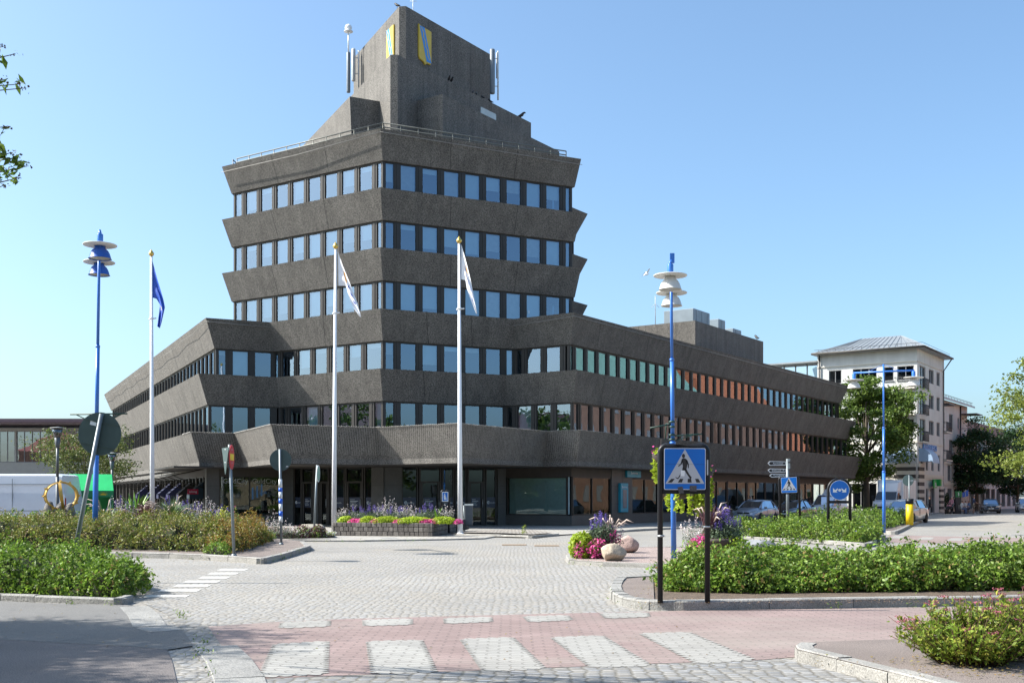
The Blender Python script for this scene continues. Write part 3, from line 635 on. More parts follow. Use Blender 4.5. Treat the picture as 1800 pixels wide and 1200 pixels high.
# ---- plant room with steel units on the right wing roof
pc = pt(1222, 563, 82).xy; 
mb = MB().m(M_conc); a = pc; r_ = a+D(34)*13.5; 
q4 = [a+dB*14, a, r_, r_+dB*14]; sl(q4, 11.2, 14.45, 0, name='plant_room', jf=((0, 9), (1, 7)))
M_duct = mat('duct_steel', (.22, .27, .31), .5, metal=.2, var=.1, scale=1.5)
for (x0, s0, L_, w_, h_) in ((2.3, 2.0, 3.0, 2.5, 1.35), (1.9, 6.6, 1.3, 1.8, 1.15), (1.7, 9.4, 1.7, 1.5, .75)):
    c = a+D(34)*(s0+L_/2)+dB*x0; m_ = MB().m(M_duct).box((c.x, c.y, 14.4+h_/2), (L_, w_, h_), math.atan2(D(34).y, D(34).x), bev=.04)
    for k in range(int(L_)): p = c+D(34)*(k-L_/2+.5)-dB*(w_/2+.01); m_.box((p.x, p.y, 14.4+h_/2), (.04, .03, h_-.1), math.atan2(D(34).y, D(34).x))
    part(m_, 'ventilation_unit')
# ---- ground floor
gf = offs(P4, dd(.15, -.4)); ZG = gz(0, 62)-.05; HB = 3.18
rzof = lambda u: math.atan2(u.y, u.x)
def wall_run(a, b, spec, zt=HB, name=None):
    """spec: list of (kind, x0, x1, ...) along a->b"""
    u = (b-a).normalized(); nn = Vector((u.y, -u.x)); rz = rzof(u)
    def bx(mb, x0, x1, z0, z1, th=.12, out=0): c = a+u*(x0+x1)/2+nn*(out-th/2); return mb.box((c.x, c.y, (z0+z1)/2), (x1-x0, th, z1-z0), rz)
    for it in spec:
        k, x0, x1 = it[:3]
        if k == 'stone':
            m_ = MB().m(M_stone); bx(m_, x0, x1, ZG, zt, .5, .06); m_.m(M_joint)
            for z in (1.05, 2.1): bx(m_, x0+.01, x1-.01, z, z+.012, .02, .064)
            if x1-x0 > 1.2: bx(m_, (x0+x1)/2, (x0+x1)/2+.012, ZG, zt, .02, .0645)
            part(m_, 'stone_pillar')
        if k == 'fascia': m_ = MB().m(M_brz2); bx(m_, x0, x1, it[3], it[4], .2, .03); part(m_, 'fascia')
        if k == 'plinth': m_ = MB().m(M_stone); bx(m_, x0, x1, ZG, it[3], .3, .05); part(m_, 'plinth')
        if k == 'glass':
            z0, z1 = it[3], it[4]; f = MB().m(M_brz); 
            for x in (x0+.04, x1-.04): bx(f, x-.04, x+.04, z0, z1, .12, .0)
            for z in (z0+.04, z1-.04): bx(f, x0+.08, x1-.08, z-.04, z+.04, .115, .0)
            nsub = it[5] if len(it) > 5 else 1
            for j in range(1, nsub): x = x0+(x1-x0)*j/nsub; bx(f, x-.035, x+.035, z0+.08, z1-.08, .11, 0)
            fo = part(f, 'shop_window'); g = MB().m(it[6] if len(it) > 6 and it[6] else M_shopg); p = a+u*(x0+.08)-nn*.06; q = a+u*(x1-.08)-nn*.06
            g.add([(*p, z0+.08), (*q, z0+.08), (*q, z1-.08), (*p, z1-.08)], [[0, 1, 2, 3]]); g_ = g.build('pane'); g_.data.transform(OFFM); g_.parent = fo
            if len(it) > 7: it[7](a, u, nn, rz, x0, x1, fo)
        if k == 'door':
            z1 = it[3]; f = MB().m(M_brz); 
            for x in (x0+.05, x1-.05): bx(f, x-.05, x+.05, ZG, z1, .14, .02)
            bx(f, x0+.1, x1-.1, z1-.1, z1, .13, .02); bx(f, x0+.1, x1-.1, 2.25, 2.35, .13, .02); bx(f, x0+.1, x1-.1, ZG, ZG+.12, .1, .01)
            for x in (x0+.17, x1-.17): bx(f, x-.06, x+.06, ZG+.12, 2.25, .09, .0)
            fo = part(f, 'door'); g = MB().m(M_shopg); p = a+u*(x0+.1)-nn*.05; q = a+u*(x1-.1)-nn*.05
            g.add([(*p, ZG+.12), (*q, ZG+.12), (*q, z1-.1), (*p, z1-.1)], [[0, 1, 2, 3]]); g_ = g.build('pane'); g_.data.transform(OFFM); g_.parent = fo
            h = MB().m(M_metal); p = a+u*(x1-.17)+nn*.07; h.tube([(*p, .85), (*p, 1.35)], .02, 6); h_ = h.build('handle'); h_.data.transform(OFFM); h_.parent = fo
        if k == 'decal':                      # dark blue band with the small white mark on the glass
            z0, z1 = it[3], it[4]; m_ = MB().m(mat('navy_film', (.008, .022, .06), .35)); bx(m_, x0, x1, z0, z1, .006, -.04)
            c = a+u*(x0+x1)/2-nn*.036
            M = frame((c.x, c.y, (z0+z1)/2), (u.x, u.y, 0), (0, 0, 1), (nn.x, nn.y, 0))
            if it[5] == 'logo':
                Mw = mat('white_film', (.6, .65, .7), .5); m_.m(Mw); xx = -.30*(x1-x0)
                pr = [(xx+.09*math.cos(t), .09*math.sin(t)) for t in np.linspace(.4, 5.6, 12)]+[(xx+.035*math.cos(t), .035*math.sin(t)) for t in np.linspace(5.6, .4, 12)]
                m_.add([M @ Vector((x, y, .004)) for x, y in pr], [[i, i+1, 22-i, 23-i] for i in range(11)])
                text_into(m_, 'attendo', .15, M @ Matrix.Translation((.07*(x1-x0), -.01, .003)), Mw, .001)
            else:
                m_.m(mat('white_film', (.6, .65, .7), .5))
                for j, (zz, ww, hh) in enumerate(((.17, .42, .02), (.09, .72, .03), (.04, .6, .02), (-.05, .5, .015), (-.12, .62, .018), (-.17, .55, .015))):
                    m_.add([M @ Vector(p) for p in ((-.4*(x1-x0), zz-hh/2, .004), ((-.4+ww*.9)*(x1-x0), zz-hh/2, .004), ((-.4+ww*.9)*(x1-x0), zz+hh/2, .004), (-.4*(x1-x0), zz+hh/2, .004))], [[0, 1, 2, 3]])
            part(m_, 'door_lettering' if it[5] != 'logo' else 'window_lettering')
nv = mat('navy_film', (.008, .022, .06), .35)
def curtains(a, u, nn, rz, x0, x1, fo):
    m_ = MB().m(mat('shop_curtain', (.50, .64, .66), .85, var=.1, scale=6)); n = int((x1-x0)/.11)
    for k in range(n): p = a+u*(x0+.1+k*.11)-nn*.2; m_.box((p.x, p.y, 1.55), (.095, .02, 2.1), rz+.35)
    o = m_.build('curtain'); o.data.transform(OFFM); o.parent = fo
def goldshop(a, u, nn, rz, x0, x1, fo):
    m_ = MB(); Mt = mat('silver_lettering', (.42, .44, .42), .4, var=.05)
    for j in range(2):
        c = a+u*(x0+(x1-x0)*(.27+.47*j))-nn*.045; M = frame((c.x, c.y, 2.38), (u.x, u.y, 0), (0, 0, 1), (nn.x, nn.y, 0))
        text_into(m_, 'GuldCity', .40, M, Mt, .001); text_into(m_, 'kontant vaxla in guld', .10, M @ Matrix.Translation((0, -.25, 0)), Mt, .001)
    c = a+u*(x0+(x1-x0)*.62)-nn*.045; M = frame((c.x, c.y, 1.8), (u.x, u.y, 0), (0, 0, 1), (nn.x, nn.y, 0)) @ Matrix.Rotation(.35, 4, 'Z')
    Mb = mat('blue_film', (.08, .25, .5), .4); m_.m(Mb)
    for k in range(3): m_.add([M @ Vector(p) for p in ((-.45+k*.28, -.35, 0), (-.36+k*.28, -.35, 0), (-.12+k*.28, .3, 0), (-.22+k*.28, .3, 0))], [[0, 1, 2, 3]])
    text_into(m_, 'dle', .35, M @ Matrix.Translation((.3, -.2, 0)), Mb, .001)
    o = m_.build('window_lettering'); o.data.transform(OFFM); o.parent = fo
    m_ = MB().m(mat('shop_goods', (.12, .13, .13), .5, var=.4, scale=7))
    for k in range(5):
        for z in (.5, 1.0, 1.5): p = a+u*(x0+.6+(x1-x0-1)*k/4)-nn*.6; m_.box((p.x, p.y, z), (.8, .3, .03), rz); m_.tube([(p.x, p.y, z), (p.x, p.y, z+.3)], [.1, .05], 8)
    o = m_.build('display_shelf'); o.data.transform(OFFM); o.parent = fo
# left short face: the jeweller's window
a, b = gf[1], gf[2]; L = (b-a).length
wall_run(a, b, [('fascia', 0, L, 2.68, HB), ('plinth', 0, L, .38), ('glass', .35, L-.15, .38, 2.7, 2, None, goldshop), ('stone', -.35, .35)])
a, b = gf[2], gf[3]; L = (b-a).length    # tower left face: doors
wall_run(a, b, [('stone', .0, .9), ('glass', .9, 1.5, ZG, HB, 1), ('door', 1.5, 2.5, HB), ('stone', 2.5, 2.9), ('door', 2.9, 3.7, HB), ('glass', 3.75, 4.9, ZG, HB, 1), ('decal', .98, 1.42, .85, 1.45, 'logo'), ('decal', 1.72, 2.28, .85, 1.45, 'text'), ('decal', 3.85, 4.8, .85, 1.45, 'logo'), ('door', 4.95, 6.3, HB), ('decal', 5.2, 6.1, .85, 1.45, 'text'), ('glass', 6.35, 7.4, ZG, HB, 1), ('decal', 6.45, 7.3, .85, 1.45, 'logo'), ('stone', L-.9, L)])
a, b = gf[3], gf[4]; L = (b-a).length    # tower right face
wall_run(a, b, [('stone', 0, 1.0), ('glass', 1.0, 2.0, ZG, HB, 1), ('decal', 1.12, 1.88, .85, 1.45, 'logo'), ('door', 2.05, 3.4, HB), ('decal', 2.35, 3.1, .85, 1.45, 'text'), ('glass', 3.45, 4.2, ZG, HB, 1), ('decal', 3.53, 4.12, .85, 1.45, 'logo'), ('glass', 4.25, 4.95, ZG, HB, 1), ('decal', 4.33, 4.87, .85, 1.45, 'logo'), ('door', 5.0, 6.1, HB), ('decal', 5.25, 5.85, .85, 1.45, 'text'), ('glass', 6.15, 6.85, ZG, HB, 1), ('decal', 6.23, 6.77, .85, 1.45, 'logo'), ('stone', 6.9, L)])
a, b = gf[4], gf[5]; L = (b-a).length    # right short face: curtained shop window
wall_run(a, b, [('fascia', 0, L, 2.62, HB), ('plinth', 0, L, .42), ('glass', .1, L-.25, .42, 2.62, 1, None, curtains)])
a, b = gf[5], gf[6]; L = (b-a).length    # right wing along the street
spec = [('fascia', 0, L, 2.62, HB), ('plinth', 0, L, .42), ('glass', .2, 4.6, .42, 2.62, 2), ('stone', 4.6, 7.2)]
x = 7.2
while x < L-3: spec.append(('glass', x, min(x+3.6, L-.4), .42, 2.62, 2)); x += 3.7
wall_run(a, b, spec)
u = (b-a).normalized(); nn = Vector((u.y, -u.x)); rz = rzof(u)
# cash machine, sign over it, fascia lettering
M_cy = mat('cyan_enamel', (.02, .30, .40), .4)
c = a+u*5.9+nn*.12; m_ = MB().m(M_cy).box((c.x, c.y, 1.42), (.95, .22, 1.75), rz, bev=.02); m_.m(mat('atm_screen', (.13, .17, .2), .25)).box((c.x+nn.x*.1, c.y+nn.y*.1, 1.35), (.5, .05, 1.1), rz)
M = frame((*(c+nn*.115), 2.06), (u.x, u.y, 0), (0, 0, 1), (nn.x, nn.y, 0)); text_into(m_, 'Bankomat', .17, M, M_white_p, .002); part(m_, 'cash_machine')
c = a+u*7.2+nn*.12; m_ = MB().m(M_cy).box((c.x, c.y, 2.86), (1.8, .16, .42), rz, bev=.02); M = frame((*(c+nn*.085), 2.92), (u.x, u.y, 0), (0, 0, 1), (nn.x, nn.y, 0)); text_into(m_, 'Bankomat', .22, M, M_white_p, .002); part(m_, 'shop_sign')
m_ = MB(); c = a+u*14.2+nn*.08; M = frame((c.x, c.y, 2.86), (u.x, u.y, 0), (0, 0, 1), (nn.x, nn.y, 0)); text_into(m_, 'Sparbanken', .62, M, mat('blue_letters', (.01, .05, .35), .4), .03, bold=.01); part(m_, 'fascia_lettering')
# left wing ground floor
a, b = gf[0], gf[1]; L = (b-a).length
spec = [('fascia', 0, L, 2.68, HB)]; x = L-.4
while x > L-45: spec.append(('glass', x-2.2, x, ZG, 2.7, 2)); spec.append(('fascia', x-2.42, x-2.2, ZG, 2.69)); x -= 2.42
wall_run(a, b, spec)
m_ = MB().m(M_brz2); u = (b-a).normalized(); nn = Vector((u.y, -u.x)); rz = rzof(u)
M_slat = mat('canopy_slat', (.16, .15, .135), .6)
# slatted glass canopy over the shops
can = MB()
c0 = a+u*(L-31); c1 = a+u*(L-1.5); can.m(M_slat)
for k in range(8): o_ = nn*(.3+k*.33); z = 3.12-.075*k; p = (c0+c1)/2+o_; can.box((p.x, p.y, z), (29.5, .16, .03), rz, rx=0)
can.m(M_brz)
for k in range(13):
    p = c0+u*(29.5*k/12); can.tube([(*(p+nn*.2), 3.12), (*(p+nn*2.9), 2.5)], .035, 5); can.tube([(*(p+nn*1.9), 2.68), (*(p+nn*.1), 1.95)], .03, 5)
    if k % 2: can.tube([(*(p+nn*1.5), 2.8), (*(p+nn*1.5), 3.0), (*(p+nn*1.9), 3.02)], .02, 4)
part(can, 'canopy')
m_ = MB().m(M_brz); p = a+u*(L-3.2)+nn*1.3; m_.box((p.x, p.y, 3.14), (9.5, 2.2, .1), rz); part(m_, 'canopy_roof')
# dark soffit under the projecting corner blocks, bronze
so_ = offs(P6, dd6(-.62)); m_ = MB().m(M_brz2); m_.prism([(p.x, p.y) for p in so_], 3.10, 3.155); part(m_, 'soffit')
# ---- string lights hanging over the lowest band
sg = MB().m(mat('string_light_wire', (.34, .32, .29), .6, var=.3, scale=5)); rr = random.Random(3)
T = offs(P6, dd6(.035)); Bm = offs(P6, dd6(-.50))
for i in (0, 1, 2, 3, 4, 5, 6, 7):
    t0, t1, b0, b1 = T[i], T[(i+1) % len(T)], Bm[i], Bm[(i+1) % len(T)]
    lo, hi = (0, 1)
    if i == 0: lo = 1-2.6/(t1-t0).length
    if i == 7: hi = 3.4/(t1-t0).length
    n = int((t1-t0).length*(hi-lo)/.13)
    for k in range(n+1):
        t = lo+(hi-lo)*k/max(1, n); p = t0+(t1-t0)*t; q = b0+(b1-b0)*t; ln = rr.uniform(.78, .9); j = rr.uniform(-.02, .02)
        e = p+(q-p)*ln; zt, ze = FT[0]+.01, FT[0]+(FL[0]+.26-FT[0])*ln
        uu = (t1-t0).normalized()*.006; d3 = Vector((0, 0, 0))
        sg.add([(*(p-uu), zt), (*(p+uu), zt), (*(e+uu*(1+j*50)), ze), (*(e-uu*(1-j*50)), ze)], [[0, 3, 2, 1]])
        if k < n:
            t2 = lo+(hi-lo)*(k+1)/n; p2 = t0+(t1-t0)*t2; sg.tube([(*p, zt+.015), (*((p+p2)/2), zt-.02+rr.uniform(-.03, .02)), (*p2, zt+.015)], .011, 4, smooth=False)
part(sg, 'string_lights')
# birds are placed with the small things; antennas
M_ant = mat('antenna_grey', (.16, .19, .22), .5, var=.08); M_anw = mat('antenna_pale', (.5, .52, .53), .45)
def antenna(c, z0, z1, r, label, dome=False, extra=True, m_=None):
    e = empty('mobile_antenna', (c.x, c.y, z0), label=label, cat='antenna', group='antennas on the tower top')
    MB().m(m_ or M_ant).lathe([(r*.9, 0), (r, .05), (r, z1-z0-.05), (r*.8, z1-z0)], n=14).build('radome', parent=e)
    if extra:
        MB().m(M_anw).tube([(r+.2, .05, -.4), (r+.2, .05, z1-z0-.1)], .05, 8).tube([(0, 0, .5), (r+.2, .05, .5)], .03, 5).tube([(0, 0, z1-z0-.6), (r+.2, .05, z1-z0-.6)], .03, 5).build('mast', parent=e)
    if dome:
        MB().m(M_white_p).tube([(0, 0, z1-z0), (0, 0, z1-z0+1.35)], .05, 8).build('mast', parent=e)
        MB().m(M_white_p).ball((0, 0, z1-z0+1.6), .24).lathe([(.3, z1-z0+1.34), (.3, z1-z0+1.38)], n=14).build('dome', parent=e)
    return e
Z_ = 73.5
p = pt(612.5, 92, Z_); antenna(p.xy, pt(612, 163, Z_).z, p.z, .13, 'dark cylinder antenna with a white ball on a mast, left side of the tower top', dome=True, extra=False)
p = pt(621.5, 86, Z_+.3); antenna(p.xy, pt(621, 140, Z_).z, p.z, .13, 'slim grey antenna against the left flank of the tower top', m_=M_anw)
p = pt(865.5, 87, 73.3); antenna(p.xy, pt(866, 165, 73.3).z, p.z, .17, 'thick grey antenna at the right edge of the tower top')
p = pt(873.5, 93, 73.6); antenna(p.xy, pt(874, 138, 73.6).z, p.z, .06, 'thin pale antenna standing outermost at the right edge of the tower top', m_=M_anw, extra=False)
p = pt(1152, 520, 86); b_ = pt(1152, 570, 86)
MB().m(M_anw).tube([b_, p], .03, 5).tube([p-Vector((0, 0, .6)), p+Vector((-.3, 0, -.9))], .015, 4).tube([p-Vector((0, 0, .6)), p+Vector((.3, 0, -.9))], .015, 4).build('radio_mast', label='thin radio mast on the roof of the right wing', cat='antenna')
p = pt(726, -3, 71); b_ = pt(726, 18, 71); MB().m(M_white_p).tube([b_-Vector((0, 0, .5)), p], .025, 5).tube([p-Vector((.2, 0, .2)), p+Vector((.25, 0, -.2))], .015, 4).build('lightning_rod', label='thin white rod at the very top of the tower', cat='antenna')
# ================================================================ STREET FURNITURE
M_pole_w = mat('white_pole', (.80, .81, .83), .35, var=.03, scale=2)
M_gold = mat('gold_ball', (.65, .45, .12), .3, metal=.8)
M_cloth_w = mat('white_flag_cloth', (.78, .78, .80), .7, var=.04, scale=3); M_cloth_b = mat('blue_flag_cloth', (.012, .07, .42), .6, var=.12, scale=3)
M_or = mat('orange_print', (.75, .33, .02), .6); M_bp = mat('blue_print', (.05, .09, .35), .6)
def flag(Z, top, bot, cloth, marks=(), nfold=3, parent=None, loc=None, amp=.05):
    """hanging cloth: rows between the head edge and the foot edge (photo outline, given its own depth and folds)"""
    def res(c, n):
        c = [Vector(p) for p in c]; d = [0]
        for a, b in zip(c[:-1], c[1:]): d.append(d[-1]+(b-a).length)
        out = []
        for k in range(n+1):
            t = d[-1]*k/n; i = max(j for j in range(len(d)-1) if d[j] <= t+1e-9); f = (t-d[i])/max(1e-6, d[i+1]-d[i]); out.append(c[i].lerp(c[i+1], min(1, f)))
        return out
    n, m_ = 26, 12; A = res(top, n); B = res(bot, n); vs = []; fs = []
    for i in range(n+1):
        for j in range(m_+1):
            p = A[i].lerp(B[i], j/m_); dz_ = amp*math.sin(j/m_*math.pi*nfold+i*.25)*min(1, i/5)+.35*(i/n)
            q = pt(p.x, p.y, Z-dz_)
            vs.append(q-loc)
    mb = MB().m(cloth); mb.smooth = True; fm = {}
    for i in range(n):
        for j in range(m_): fs.append([i*(m_+1)+j, (i+1)*(m_+1)+j, (i+1)*(m_+1)+j+1, i*(m_+1)+j+1])
    mb.add(vs, fs)
    for (mt, cells) in marks:
        mb.m(mt); k_ = mb.cur
        for (i, j) in cells: mb.mi[i*m_+j] = k_
    return mb.build('flag', parent=parent)
def flagpole(x0, x1, ytop, H, label, fl):
    Z = (H-1.5)*F/(HZ-ytop); t = pt(x0, ytop, Z); b = Vector(((x1-900)*Z/F, Z, gz(0, Z))); e = empty('flagpole', b, label=label, cat='flagpole', group='white flagpoles in front of the office building')
    t = t-b; MB().m(M_pole_w).tube([(0, 0, 0), t*.35, t*.98], [.105, .088, .05], 14).lathe([(.2, 0), (.2, .05), (.12, .12)], n=14).build('pole', parent=e)
    c = t*.98; MB().m(M_gold).lathe([(.03, 0), (.09, .05), (.12, .13), (.08, .2), (.02, .28), (.001, .32)], c=c, n=12).build('finial', parent=e)
    c = t*.76; MB().m(M_pole_w).lathe([(.10, 0), (.10, .05)], c=c, n=10).tube([c, c+Vector((.2, -.02, .03))], .03, 6).tube([c, c+Vector((-.12, 0, -.02))], .03, 6).build('halyard_ring', parent=e)
    f = flag(Z, *fl, parent=e, loc=b); return e, f
_, f = flagpole(266, 268, 441, 12, 'white flagpole with limp blue flag, leftmost of the three poles', ([(268, 458.7), (277, 492), (286.7, 524), (290, 540), (284, 567), (281, 577)], [(268.3, 523), (275, 525), (281, 535), (280, 548), (278, 561), (276, 573)], M_cloth_b, ((mat('star_yellow', (.6, .5, .08), .6), [(15, 6), (16, 6), (13, 8)]),)))
tag(f, label='limp plain blue flag with yellow stars')
rm = random.Random(2)
_, f = flagpole(590, 587, 428, 12, 'white flagpole with limp white flag, middle one standing behind the planter', ([(593.8, 442), (603, 468), (613, 492), (621, 514), (629, 534), (634.7, 556.5)], [(594.7, 502), (608, 502.5), (611, 514), (617, 532), (623, 544), (633, 557)], M_cloth_w, ((M_or, [(i, j) for i in (5, 6, 7, 8) for j in range(2, 8) if (i-6.5)**2/3+(j-4.5)**2/7 < 1]), (M_bp, [(i, j) for i in range(10, 20) for j in (4, 5, 6) if (i*7+j*3) % 4 < 2]))))
tag(f, label='limp white flag with orange mark')
_, f = flagpole(807, 809, 418, 12, 'white flagpole with limp white flag, rightmost one in front of the office doors', ([(810.7, 429), (819.6, 460), (826.7, 489), (833.8, 524), (838.8, 551.5)], [(810.7, 490.7), (817.8, 492.4), (820.4, 506.7), (826.7, 524.4), (837, 551)], M_cloth_w, ((M_or, [(i, j) for i in (6, 7, 8) for j in (2, 3)]+[(5, 8), (6, 8), (7, 9)]), (M_bp, [(i, j) for i in range(9, 20) for j in (5, 6, 7) if (i*5+j*3) % 4 < 2]+[(4, 5), (5, 5), (6, 6), (7, 6)]))))
tag(f, label='limp white flag with orange and blue print')
# ---- tall blue lamps
M_lb = mat('lamp_blue', (.035, .16, .52), .35, var=.05, coat=.2); M_lb2 = mat('lamp_dome_blue', (.02, .10, .42), .4); M_lw = mat('lamp_white', (.62, .61, .58), .45, var=.06, scale=6)
M_green = mat('bracket_green', (.02, .06, .045), .5)
def lamp_head(parent, c, r, blue, scale=1.):
    h = empty('lamp_head', c); h.parent = parent; s_ = scale
    MB().m(M_lb).lathe([(.062, .30), (.068, .32), (.068, .53), (.062, .545), (.03, .55)], n=18).tube([(0, 0, .53), (0, 0, .61)], .03, 8).build('lamp_housing', parent=h)
    MB().m(M_lw).lathe([(.02, .275), (.36, .285), (.372, .30), (.36, .31), (.1, .335)], n=36).build('lamp_disc', parent=h)
    dm = MB().m(M_lb2 if blue else M_lw).lathe([(.12, .27), (.12, .22), (.17, .18), (.205, .12), (.228, .05), (.24, .0), (.255, -.012), (.245, -.012), (.22, .02), (.18, .09), (.1, .13), (.01, .14)], n=28)
    dm.build('lamp_dome', parent=h)
    MB().m(mat('lamp_lens', (.30, .42, .30) if blue else (.38, .38, .34), .3)).lathe([(.001, .0), (.225, .0), (.225, .012), (.001, .012)], n=24).build('lamp_lens', parent=h)
    h.scale = (s_, s_, s_); return h
def tall_lamp(base, top, H, arm_dir, span, blue, label, s_=1., r=(.062, .046, .034)):
    e = empty('street_lamp', base, label=label, cat='street lamp', group='tall blue street lamps with twin domed heads')
    t = Vector(top)-Vector(base); P = lambda f: t*f
    h1 = (H*.36)/t.z; h2 = .60 if False else (H*.62)/t.z
    mb = MB().m(M_lb).tube([P(0), P(h1)], r[0]*s_, 14).tube([P(h1), P(h2)], r[1]*s_, 12).tube([P(h2), P(1)], r[2]*s_, 12)
    for f, rr_ in ((h1, r[0]), (h2, r[1])): mb.lathe([(rr_*s_*1.12, -.03), (rr_*s_*1.12, .03)], c=P(f), n=12)
    mb.build('pole', parent=e)
    a = Vector((arm_dir[0], arm_dir[1], 0)).normalized(); c = P(1)-Vector((0, 0, .30*s_))
    ab = MB().m(M_lb).tube([c-a*span/2+Vector((0, 0, .02)), c+a*span/2+Vector((0, 0, .02))], .035*s_, 8)
    for sg_ in (-1, 1): ab.tube([P(1), c+a*sg_*span*.3], .008, 4)
    ab.build('arm', parent=e)
    for sg_ in (-1, 1): lamp_head(e, c+a*sg_*span/2-Vector((0, 0, .56*s_)), r, blue, s_)
    return e
# right lamp on the gravel island
Zr = 25.4; b_ = pt(1184.5, 979, Zr); b_.z = .09; t_ = pt(1179.5, 457, Zr)
dv = Vector((b_.x, b_.y, 0)).normalized()
LR = tall_lamp(b_, t_, 7.3, (dv.x+.012, dv.y), 2.1, False, 'blue street lamp with white domes on the gravel island, behind the front crossing sign')
tip = pt(1181.5, 450, Zr)-b_; MB().m(M_lb).box(tip-Vector((0, 0, .05)), (.1, .06, .22)).build('bracket', parent=LR)
g_ = MB().m(M_green)
for y_ in (741, 750, 764, 772): q = pt(1181.5, y_, Zr)-b_; g_.lathe([(.075, -.02), (.075, .02)], c=q, n=10)
q = pt(1181, 766, Zr)-b_; g_.tube([q, q+Vector((.68, -.1, .04))], .02, 6).tube([q+Vector((.1, 0, -.1)), q+Vector((.5, -.1, .03))], .014, 5); q = pt(1180, 745, Zr)-b_; g_.tube([q, q+Vector((-.1, .1, .02)), q+Vector((-.12, .12, -.35))], .015, 5)
g_.tube([q, q+Vector((-.5, -.15, -.1))], .02, 6)
g_.build('basket_bracket', parent=LR)
# left lamp behind the brown hedge
Zl = 30.3; b_ = pt(166.5, 985, Zl); b_.z = 0.; t_ = pt(175, 404, Zl); dv = Vector((b_.x, b_.y, 0)).normalized()
LL = tall_lamp(b_, t_, 9.0, (dv.x-.006, dv.y), 2.3, True, 'blue street lamp with blue domes, behind the brown hedge at the left', 1.17)
q = pt(172, 728, Zl)-b_; MB().m(M_green).tube([q+Vector((-.75, 0, 0)), q+Vector((.8, 0, .02))], .022, 6).tube([q+Vector((-.6, 0, 0)), q+Vector((0, 0, -.3))], .015, 5).tube([q+Vector((.6, 0, 0)), q+Vector((0, 0, -.3))], .015, 5).build('basket_bracket', parent=LL)
# far lamp on the second planted island
Zf = 46.0; b_ = pt(1554, 940, Zf); b_.z = gz(0, Zf)+.1; t_ = pt(1553, 640, Zf)
LF_ = tall_lamp(b_, t_, 7.0, (2.17, -1.0), 2.35, False, 'slim blue street lamp with its two heads side by side, before the maple tree', 1.08)
# ---- park lamps at the left
M_pg = mat('grey_lamp_paint', (.10, .11, .12), .5, metal=.3)
M_clear = glassmat('lamp_glass', (.85, .9, .9), .12)
def park_lamp(x, ytop, ybase, Z, label):
    b_ = pt(x, ybase, Z); b_.z = gz(0, Z); H = pt(x, ytop, Z).z-b_.z; e = empty('park_lamp', b_, label=label, cat='street lamp', group='grey park lamps with clear cone tops')
    MB().m(M_pg).tube([(0, 0, 0), (0, 0, H*.55)], .065, 10).tube([(0, 0, H*.55), (0, 0, H-.75)], .052, 10).lathe([(.05, H-.8), (.075, H-.76), (.11, H-.42), (.09, H-.41)], n=14).build('pole', parent=e)
    MB().m(M_clear).lathe([(.10, H-.42), (.21, H-.05), (.20, H-.05), (.09, H-.41)], n=18).build('glass_cone', parent=e)
    MB().m(mat('lamp_cap', (.42, .43, .42), .5)).lathe([(.26, H-.05), (.27, H-.03), (.05, H)], n=18).ball((0, 0, H-.3), .05).build('lamp_cap', parent=e)
park_lamp(101, 750, 935, 42, 'grey park lamp with clear cone top rising through the gold ring sculpture')
park_lamp(197, 795, 930, 52, 'grey park lamp beside the green market stall, smaller and further off')
# ---- traffic signs
M_blk = mat('black_tube', (.010, .011, .014), .42, var=.1, spec=.3); M_sb = mat('sign_blue', (.0, .13, .50), .35, var=.04); M_sw = mat('sign_white', (.42, .44, .47), .4, var=.03); M_fig = mat('sign_black', (.02, .018, .02), .4)
M_gz = mat('galvanised_pole', (.19, .22, .235), .45, metal=.35, var=.12, scale=8); M_back = mat('sign_back_green', (.045, .075, .072), .5, var=.12, scale=5)
M_wh = mat('sign_edge_white', (.7, .72, .73), .4); M_gaf = mat('old_sticker', (.07, .065, .07), .6, var=.5, scale=40)
def rr(w, h, r, n=5):
    out = []
    for cx_, cy_, a0 in ((w/2-r, h/2-r, 0), (-w/2+r, h/2-r, 90), (-w/2+r, -h/2+r, 180), (w/2-r, -h/2+r, 270)):
        out += [(cx_+r*math.cos(R(a0+90*k/n)), cy_+r*math.sin(R(a0+90*k/n))) for k in range(n+1)]
    return out
def plate(mb, M, pts, z0, z1): mb.loft([[M @ Vector((x, y, z0)) for x, y in pts], [M @ Vector((x, y, z1)) for x, y in pts]]); return mb
FIG = [ # walking figure of the crossing sign, unit = sign width, origin its centre
    [(-.035+.038*math.cos(t), .315+.052*math.sin(t)) for t in np.linspace(0, 6.28, 12, endpoint=False)],
    [(-.07, .25), (-.02, .262), (.03, .24), (.065, .16), (.05, .05), (.03, -.02), (-.065, -.02), (-.05, .06), (-.06, .14), (-.085, .2)],
    [(-.075, .235), (-.05, .19), (-.075, .12), (-.15, .055), (-.165, .075), (-.105, .13)],
    [(.02, .25), (.065, .2), (.095, .11), (.092, .02), (.07, .02), (.07, .1), (.03, .17)],
    [(.035, .0), (-.02, .0), (.03, -.10), (.10, -.20), (.125, -.245), (.165, -.21), (.10, -.12)],
    [(-.06, .0), (.01, .0), (-.03, -.08), (-.10, -.16), (-.17, -.245), (-.235, -.205), (-.22, -.195), (-.17, -.215), (-.11, -.12), (-.09, -.06)]]
